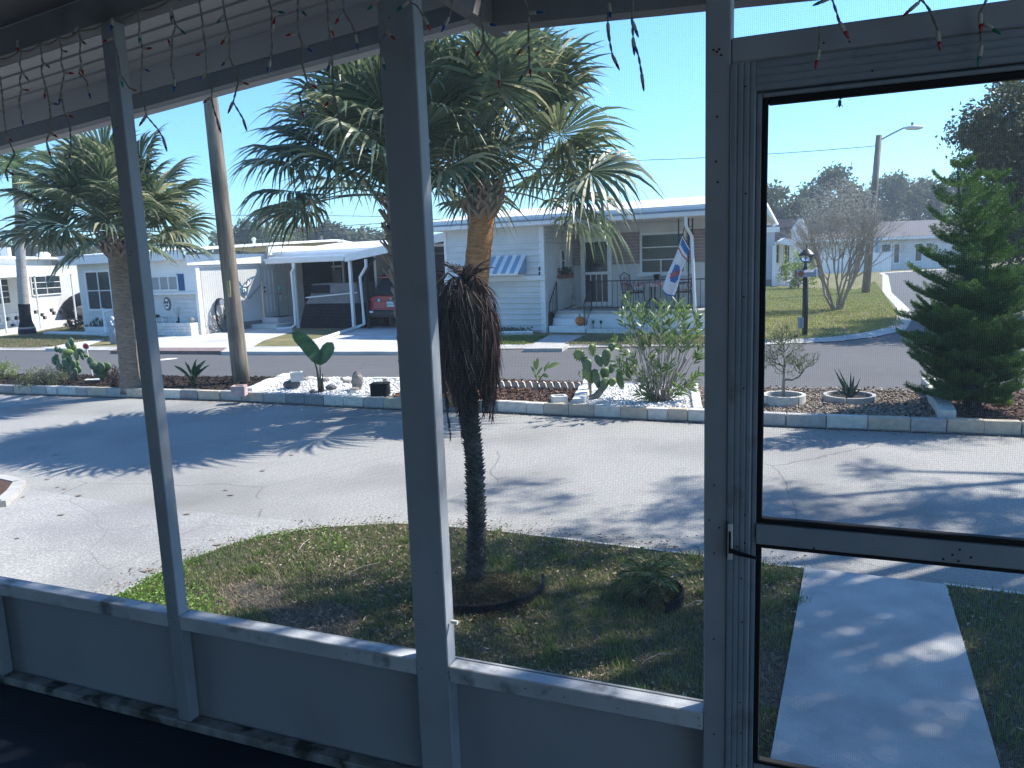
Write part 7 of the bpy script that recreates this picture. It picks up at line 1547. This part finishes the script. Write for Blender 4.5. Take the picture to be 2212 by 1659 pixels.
for (x, y0, y1) in ((520, 530, 1290), (1043, 490, 1190), (25, 600, 1355)): a = L_((x*3+x+85)/4, (y0+y1)/2, PD)[0]; a = L_(x+ (y1-y0)*.115*.9, y1, PD)[0]; MB().tube([HL.p(a, PD, .02), HL.p(a, PD, zg0+.02+(zh0-zg0)*(a-ea)/(eb-ea))], .035, 8).build('awning_post', m_white, hl)
part(HL, hl, 'upper_wall', m_white2, -6, 10, .02, .1, 2.601, 2.9); MB().sweep(HL, [(-.25, 2.85), (-.25, 2.93), (3, 3.12), (7, 2.9), (7, 2.8)], -6, 10.2).build('roof', m_roofw, hl)
q = HL.at('L6', 635, 235, 1.5); MB().lathe(HL.p(q[0], 1.5, 3.0), [(.3,0),(.3,.16),(.2,.26),(.02,.28)], 10).build('roof_vent', m_white, hl)
q = HL.at('L6', 850, 320, -.4); part(HL, hl, 'air_unit', m_gcov, q[0]-.4, q[0]+.3, -.9, -.3, q[1]-.08, q[1]+.14)
cv = thing('covered_car', 'rounded black car cover bulging beside the left home', 'covered car', G('L6', 1050, 1130, .06)); c = cv.location
fx = Frame(G('L6', 1080, 1140, .06)[:2], 0, .0); b = MB(); b.ball(fx.p(.2, 2.4, .62), 1, 20, sz=.78, sx=1.55, sy=2.4); b.v = [(v[0], v[1], max(v[2], .07)) for v in b.v]; b.build('cover', m_gun, cv, smooth=True); b = MB(); b.ball(fx.p(.6, 2.2, .48), 1, 16, sz=.5, sx=1.35, sy=2.5); b.v = [(v[0], v[1], max(v[2], .07)) for v in b.v]; b.build('inner_cover', m_gcov, cv, smooth=True)
# ---------------- royal palm at far left
q = G('V', 60, 724, .06); t = thing('royal_palm', 'slim ringed palm with a dark sleeve at its foot by the left home', 'palm', q); Y = q[1]
ax_ = [q, AT('L6', 355, 1000, Y), AT('L6', 330, 700, Y), AT('L6', 305, 300, Y), AT('L6', 290, 0, Y), AT('V', 42, 455, Y), AT('V', 36, 410, Y)]; ax_ = [(p[0], p[1], p[2]) for p in ax_]
b = MB(); zz = [p[2] for p in ax_]; zs = np.linspace(.0, ax_[-1][2], 60); b.tube([tuple(np.interp(z, zz, [p[i] for p in ax_]) for i in range(3)) for z in zs], [(.26 if z < .35 else .175-.010*z)+.007*((i % 2)) for i, z in enumerate(zs)], 12); b.build('trunk', mat('ringed_trunk', (0.28,0.26,0.24), (0.42,0.40,0.37), scale=7, aniso=(1,1,6), rough=.9, bump=.01), t, smooth=True)
b = MB(); zs = np.linspace(.12, 1.15, 8); b.tube([tuple(np.interp(z, zz, [p[i] for p in ax_]) for i in range(3)) for z in zs], [.285,.27,.23,.19,.185,.18,.18,.18], 12, False); b.build('trunk_sleeve', m_gun, t, smooth=True)
m_royal = mat('royal_leaf', (0.05,0.10,0.05), (0.15,0.2,0.08), island=True, rough=.5, transl=.35); tpq = np.array(ax_[-1])
MB().tube([tuple(tpq-[0,0,.2]), tuple(tpq+[0,0,.9])], [.15,.06], 8).build('crown_shaft', m_petiole, t)
for k in range(16): pinnate(t, tpq+[0,0,.7], k*2.4, 1.25-1.5*k/16, rng.uniform(1.5,2.1), 1.3, 60, .55, m_royal, wl=.016, hang=.9, rad=.025, spreadl=.8)
# ---------------- right background homes
H3 = Frame(G('R4', 545, 1375, .06)[:2], -12); h3 = thing('house', 'white gabled house with small white entrance porch behind the main home', 'house', H3.p(-2, 0, 0)); D3 = lambda x, y, d=0: H3.at('R4', x, y, d)
m_bw = mat('blue_grey_wall', (0.42,0.46,0.52), rough=.7); x0 = D3(200, 1000)[0]
part(H3, h3, 'wall', m_bw, x0-5, 0, 0, .2, .4, D3(400, 600)[1]); part(H3, h3, 'skirting', m_gcov, x0-5, 0, .03, .2, 0, .399)
zt = D3(400, 600)[1]; part(H3, h3, 'eave_board', m_white, x0-5, .2, -.4, -.3, zt-.05, zt+.25)
MB().face(H3, [(D3(200,560,1)[0]-3, zt+.2), (D3(830,560,1)[0], zt+.25), (D3(900,430,1)[0], D3(900,430,3)[1]), (D3(200,430,1)[0]-3, D3(540,440,3)[1])], .3, .5).build('roof', m_shing, h3)
g0_, g1_ = D3(340, 110, .0), D3(530, 500, .0); MB().face(H3, [(2*g0_[0]-g1_[0]-1.5, g1_[1]), (g1_[0], g1_[1]), (g0_[0]-.1, g0_[1]+.2), (g0_[0]-1.3, g0_[1]+1.2)], .22, .4).build('tall_gable', m_cream, h3); MB().tube([H3.p(g0_[0]-1.3, -.1, g0_[1]+1.5), H3.p(g0_[0], -.1, g0_[1]+.1), H3.p(g1_[0]+.15, -.1, g1_[1]-.05)], .2, 4).build('barge_board', m_white, h3)
gz = [D3(x, y, -.5) for x, y in ((805,600),(930,420),(1030,660))]; MB().face(H3, [(gz[0][0], gz[0][1]), (gz[1][0], gz[1][1]-.1), (gz[2][0], gz[2][1]), (gz[2][0]-.2, gz[0][1]-.5), (gz[0][0], gz[0][1]-.6)], -.45, -.3).build('gable', m_cream, h3)
for p, q in ((gz[0], gz[1]), (gz[1], gz[2])): MB().tube([H3.p(p[0], -.6, p[1]), H3.p(q[0], -.6, q[1])], .13, 4).build('barge_board', m_white, h3)
pr = [D3(x, y, -1.5) for x, y in ((625,735),(700,685),(965,890),(950,925),(790,800),(640,770))]; MB().face(H3, [(a, z) for a, z in pr], -1.6, -.2).build('porch_roof', m_white, h3)
e0, e1 = D3(560, 1000, -.3)[0], D3(800, 1000, -.3)[0]; part(H3, h3, 'entrance_wall', m_white, e0, e1, -.3, .2, .05, D3(650, 740, -.3)[1]); m_yf = mat('cream_frame', (0.62,0.58,0.3), rough=.6)
window(H3, h3, D3(700, 900, -.3)[0], D3(770, 900, -.3)[0], D3(700, 1050, -.3)[1], D3(700, 790, -.3)[1], -.31, m_f=m_yf, cols=2, rows=3, fw=.08); window(H3, h3, D3(580, 900, -.3)[0], D3(612, 900, -.3)[0], D3(600, 1045, -.3)[1], D3(600, 790, -.3)[1], -.31, m_f=m_yf, rows=2, fw=.06)
part(H3, h3, 'door', m_glass, D3(703, 1100, -.3)[0], D3(735, 1100, -.3)[0], -.33, -.31, .3, D3(700, 1075, -.3)[1])
for x in (545, 790): a = D3(x, 1000, -.9)[0]; part(H3, h3, 'column', m_white, a-.1, a+.1, -1.0, -.8, .05, D3(x, 800, -.9)[1])
for k, (x0_, x1_, y0, y1) in enumerate(((700,780,1330,1410),(780,880,1280,1350),(860,950,1260,1310))): q0, q1 = D3(x0_, 1350, -.9)[0], D3(x1_, 1350, -.9)[0]; part(H3, h3, 'entry_step', m_white, q0, q1, -1.8+.3*k, -1.2+.3*k, .05, .35-.05*k)
c = G('C4', 300, 800, .06); tag(MB().wbox(c[0]-.3, c[0]+.22, c[1], c[1]+.5, .06, .42).build('white_block', m_wblock, base=c, bevel=.02), 'white block standing on the lawn at the door frame edge', 'block')
shrub('yellow_green_shrub', 'bright yellow-green shrub beside the small entrance porch', 'shrub', (*AT('R4', 900, 1240, 40)[:2], .06), 1.1, 1.7, 900, .2, m_lime)
HF = Frame((28.5, 68.0), -3); hf = thing('house', 'low long white house with grey shingle roof at the end of the side street', 'house', HF.p(4, 0, 0)); F_ = lambda x, y, d=0: HF.at('R1', x, y, d)
zt = F_(400, 1035)[1]; a0, a1 = F_(-60, 1100)[0]-6, F_(1200, 1100)[0]
part(HF, hf, 'wall', m_white2, a0, a1, 0, .2, 0, zt); zr_ = HF.at('R1', 400, 882, 4)[1]
MB().sweep(HF, [(-.7, zt-.05), (4, zr_-.1), (9, zt), (9, zt+.1), (4, zr_+.05), (-.7, zt+.12)], a0-.5, a1+.5).build('roof', m_shing, hf); part(HF, hf, 'fascia', m_white, a0-.5, a1+.5, -.78, -.71, zt-.12, zt+.1)
for (x0_, x1_, y0, y1) in ((172,250,1098,1165),(288,335,1095,1268),(487,545,1090,1250),(585,630,1085,1150)): window(HF, hf, F_(x0_, y0)[0], F_(x1_, y0)[0], F_(x0_, y1)[1], F_(x0_, y0)[1], -.02, fw=.1)
part(HF, hf, 'blue_banner', mat('banner_blue', (0.05,0.3,0.5), rough=.6), F_(80, 1100)[0], F_(100, 1100)[0], -.9, -.8, F_(80, 1170)[1], F_(80, 1050)[1])
fe = thing('white_fence', 'white panel fence in front of the low grey-roofed house', 'fence', HF.p(-2, -4, 0)); FF = Frame(HF.p(0, -5, 0)[:2], -3)
b0, b1 = FF.at('R4', 1120, 1100)[0], FF.at('R1', 248, 1250)[0]; zf_ = FF.at('R1', 160, 1178)[1]; n = 9
for k in range(n): x0_, x1_ = b0+(b1-b0)*k/n, b0+(b1-b0)*(k+1)/n; part(FF, fe, 'panel', m_white, x0_+.04, x1_-.04, 0, .05, .1, zf_); part(FF, fe, 'fence_post', m_white, x1_-.06, x1_+.06, -.03, .09, 0, zf_+.1)
c = G('R1', 268, 1300, .0); p = AT('R1', 276, 912, c[1]); tag(MB().tube([c, p], .22, 8).build('white_pole', m_white, base=c), 'tall white pole standing before the grey-roofed house', 'pole')
c = G('R1', 540, 1285, .0); p = AT('R1', 600, 900, c[1]); tag(MB().tube([c, p], .14, 8).build('leaning_post', m_twig, base=c), 'thin pale trunk left of the pine in front of the far house', 'pole')
# distant poles, treeline
for (x0_, y0, x1_, y1, lab) in ((856, 15, 872, 185, 'distant pole with transformer above the flat white roofs'), (1385, 195, 1392, 295, 'short distant pole between two far trees')):
    Yd = 85; a, c = AT('CB', x1_, y1+40, Yd), AT('CB', x0_, y0, Yd); t = thing('distant_pole', lab, 'pole', a); MB().tube([a, c], [.22,.16], 6).build('shaft', m_pole, t)
    if x0_ < 900: q = AT('CB', 905, 150, Yd); MB().lathe((q[0], q[1], q[2]-.4), [(.3,0),(.3,.8),(.1,.9)], 8).build('transformer', m_gcov, t); q = AT('CB', 822, 45, Yd); MB().ball(q, .35, 8).build('lamp', m_white, t)
a, c = AT('L6', 75, 280, 60), AT('L6', 55, 70, 60); t = thing('distant_pole', 'distant pole with white box above the left home roof', 'pole', a); MB().tube([a, c], .13, 6).build('shaft', m_pole, t); q = AT('L6', 85, 180, 60); MB().wbox(q[0]-.3, q[0]+.3, q[1]-.2, q[1]+.2, q[2]-.45, q[2]+.45).build('box', m_white, t)
q = AT('CB', 990, 235, 55); t = thing('fan_palm', 'small distant fan palm top above the flat white roofs', 'palm', (q[0], q[1], 0)); MB().tube([(q[0], q[1], 0), q], .2, 7).build('trunk', m_bark, t)
for k in range(22): fan_frond(t, np.array(q), k*2.4, 1.3-1.5*k/22, .9, 1.3, .5, nleaf=20)
n = 26000; X = nr.uniform(-170, 190, n); Yt = nr.uniform(118, 150, n); hgt = 5.5+2.2*np.sin(X*.13)+1.6*np.sin(X*.41+1)+1.0*np.sin(X*1.1); Z = nr.random(n)**.7*np.maximum(hgt, 2.5)
leaves('distant_treeline', np.column_stack([X, Yt, Z]), nr.normal(size=(n,3)), 1.5, .9, m_oakd, None, 'stuff')
# plain neighbours filling the gaps behind
for k, (x, y, wd_, dp_, yw, lab) in enumerate(((-34, 52, 16, 8, -20, 'plain white home far behind the left home'), (-2.2, 36.5, 5.5, 9, -27, 'bright white home wall just left of the clapboard wall'))):
    f = Frame((x, y), yw); t = thing('background_home', lab, 'house', (x, y, 0)); part(f, t, 'wall', m_white if k == 1 else m_cream, -wd_/2, wd_/2, 0, dp_, 0, 2.4 if k < 1 else 2.2); MB().sweep(f, [(-.4, 2.4), (dp_/2, 2.9), (dp_+.4, 2.4), (dp_+.4, 2.5), (dp_/2, 3.05), (-.4, 2.52)] if k < 1 else [(-.2,2.2),(dp_,2.3),(dp_,2.4),(-.2,2.3)], -wd_/2-.3, wd_/2+.3).build('roof', m_roofw, t)
    for j in range(3 if k < 1 else 0): window(f, t, -wd_/3+j*wd_/3.4, -wd_/3+j*wd_/3.4+1.4, 1.0, 1.9, -.02)

# ---------------------------------------------------------------- air
hz = MB().wbox(-230, 235, -40, 300, -1.1, 22).build('haze', m_white, kind='stuff')
hm_ = bpy.data.materials.new('haze_air'); hm_.use_nodes = True; hn = hm_.node_tree.nodes; hn.clear(); ho = hn.new('ShaderNodeOutputMaterial'); hv = hn.new('ShaderNodeVolumePrincipled')
hv.inputs['Color'].default_value = (0.80, 0.90, 1.0, 1); hv.inputs['Density'].default_value = 0.0015; hv.inputs['Anisotropy'].default_value = 0.3; hm_.node_tree.links.new(hv.outputs[0], ho.inputs['Volume'])
hz.data.materials.clear(); hz.data.materials.append(hm_)
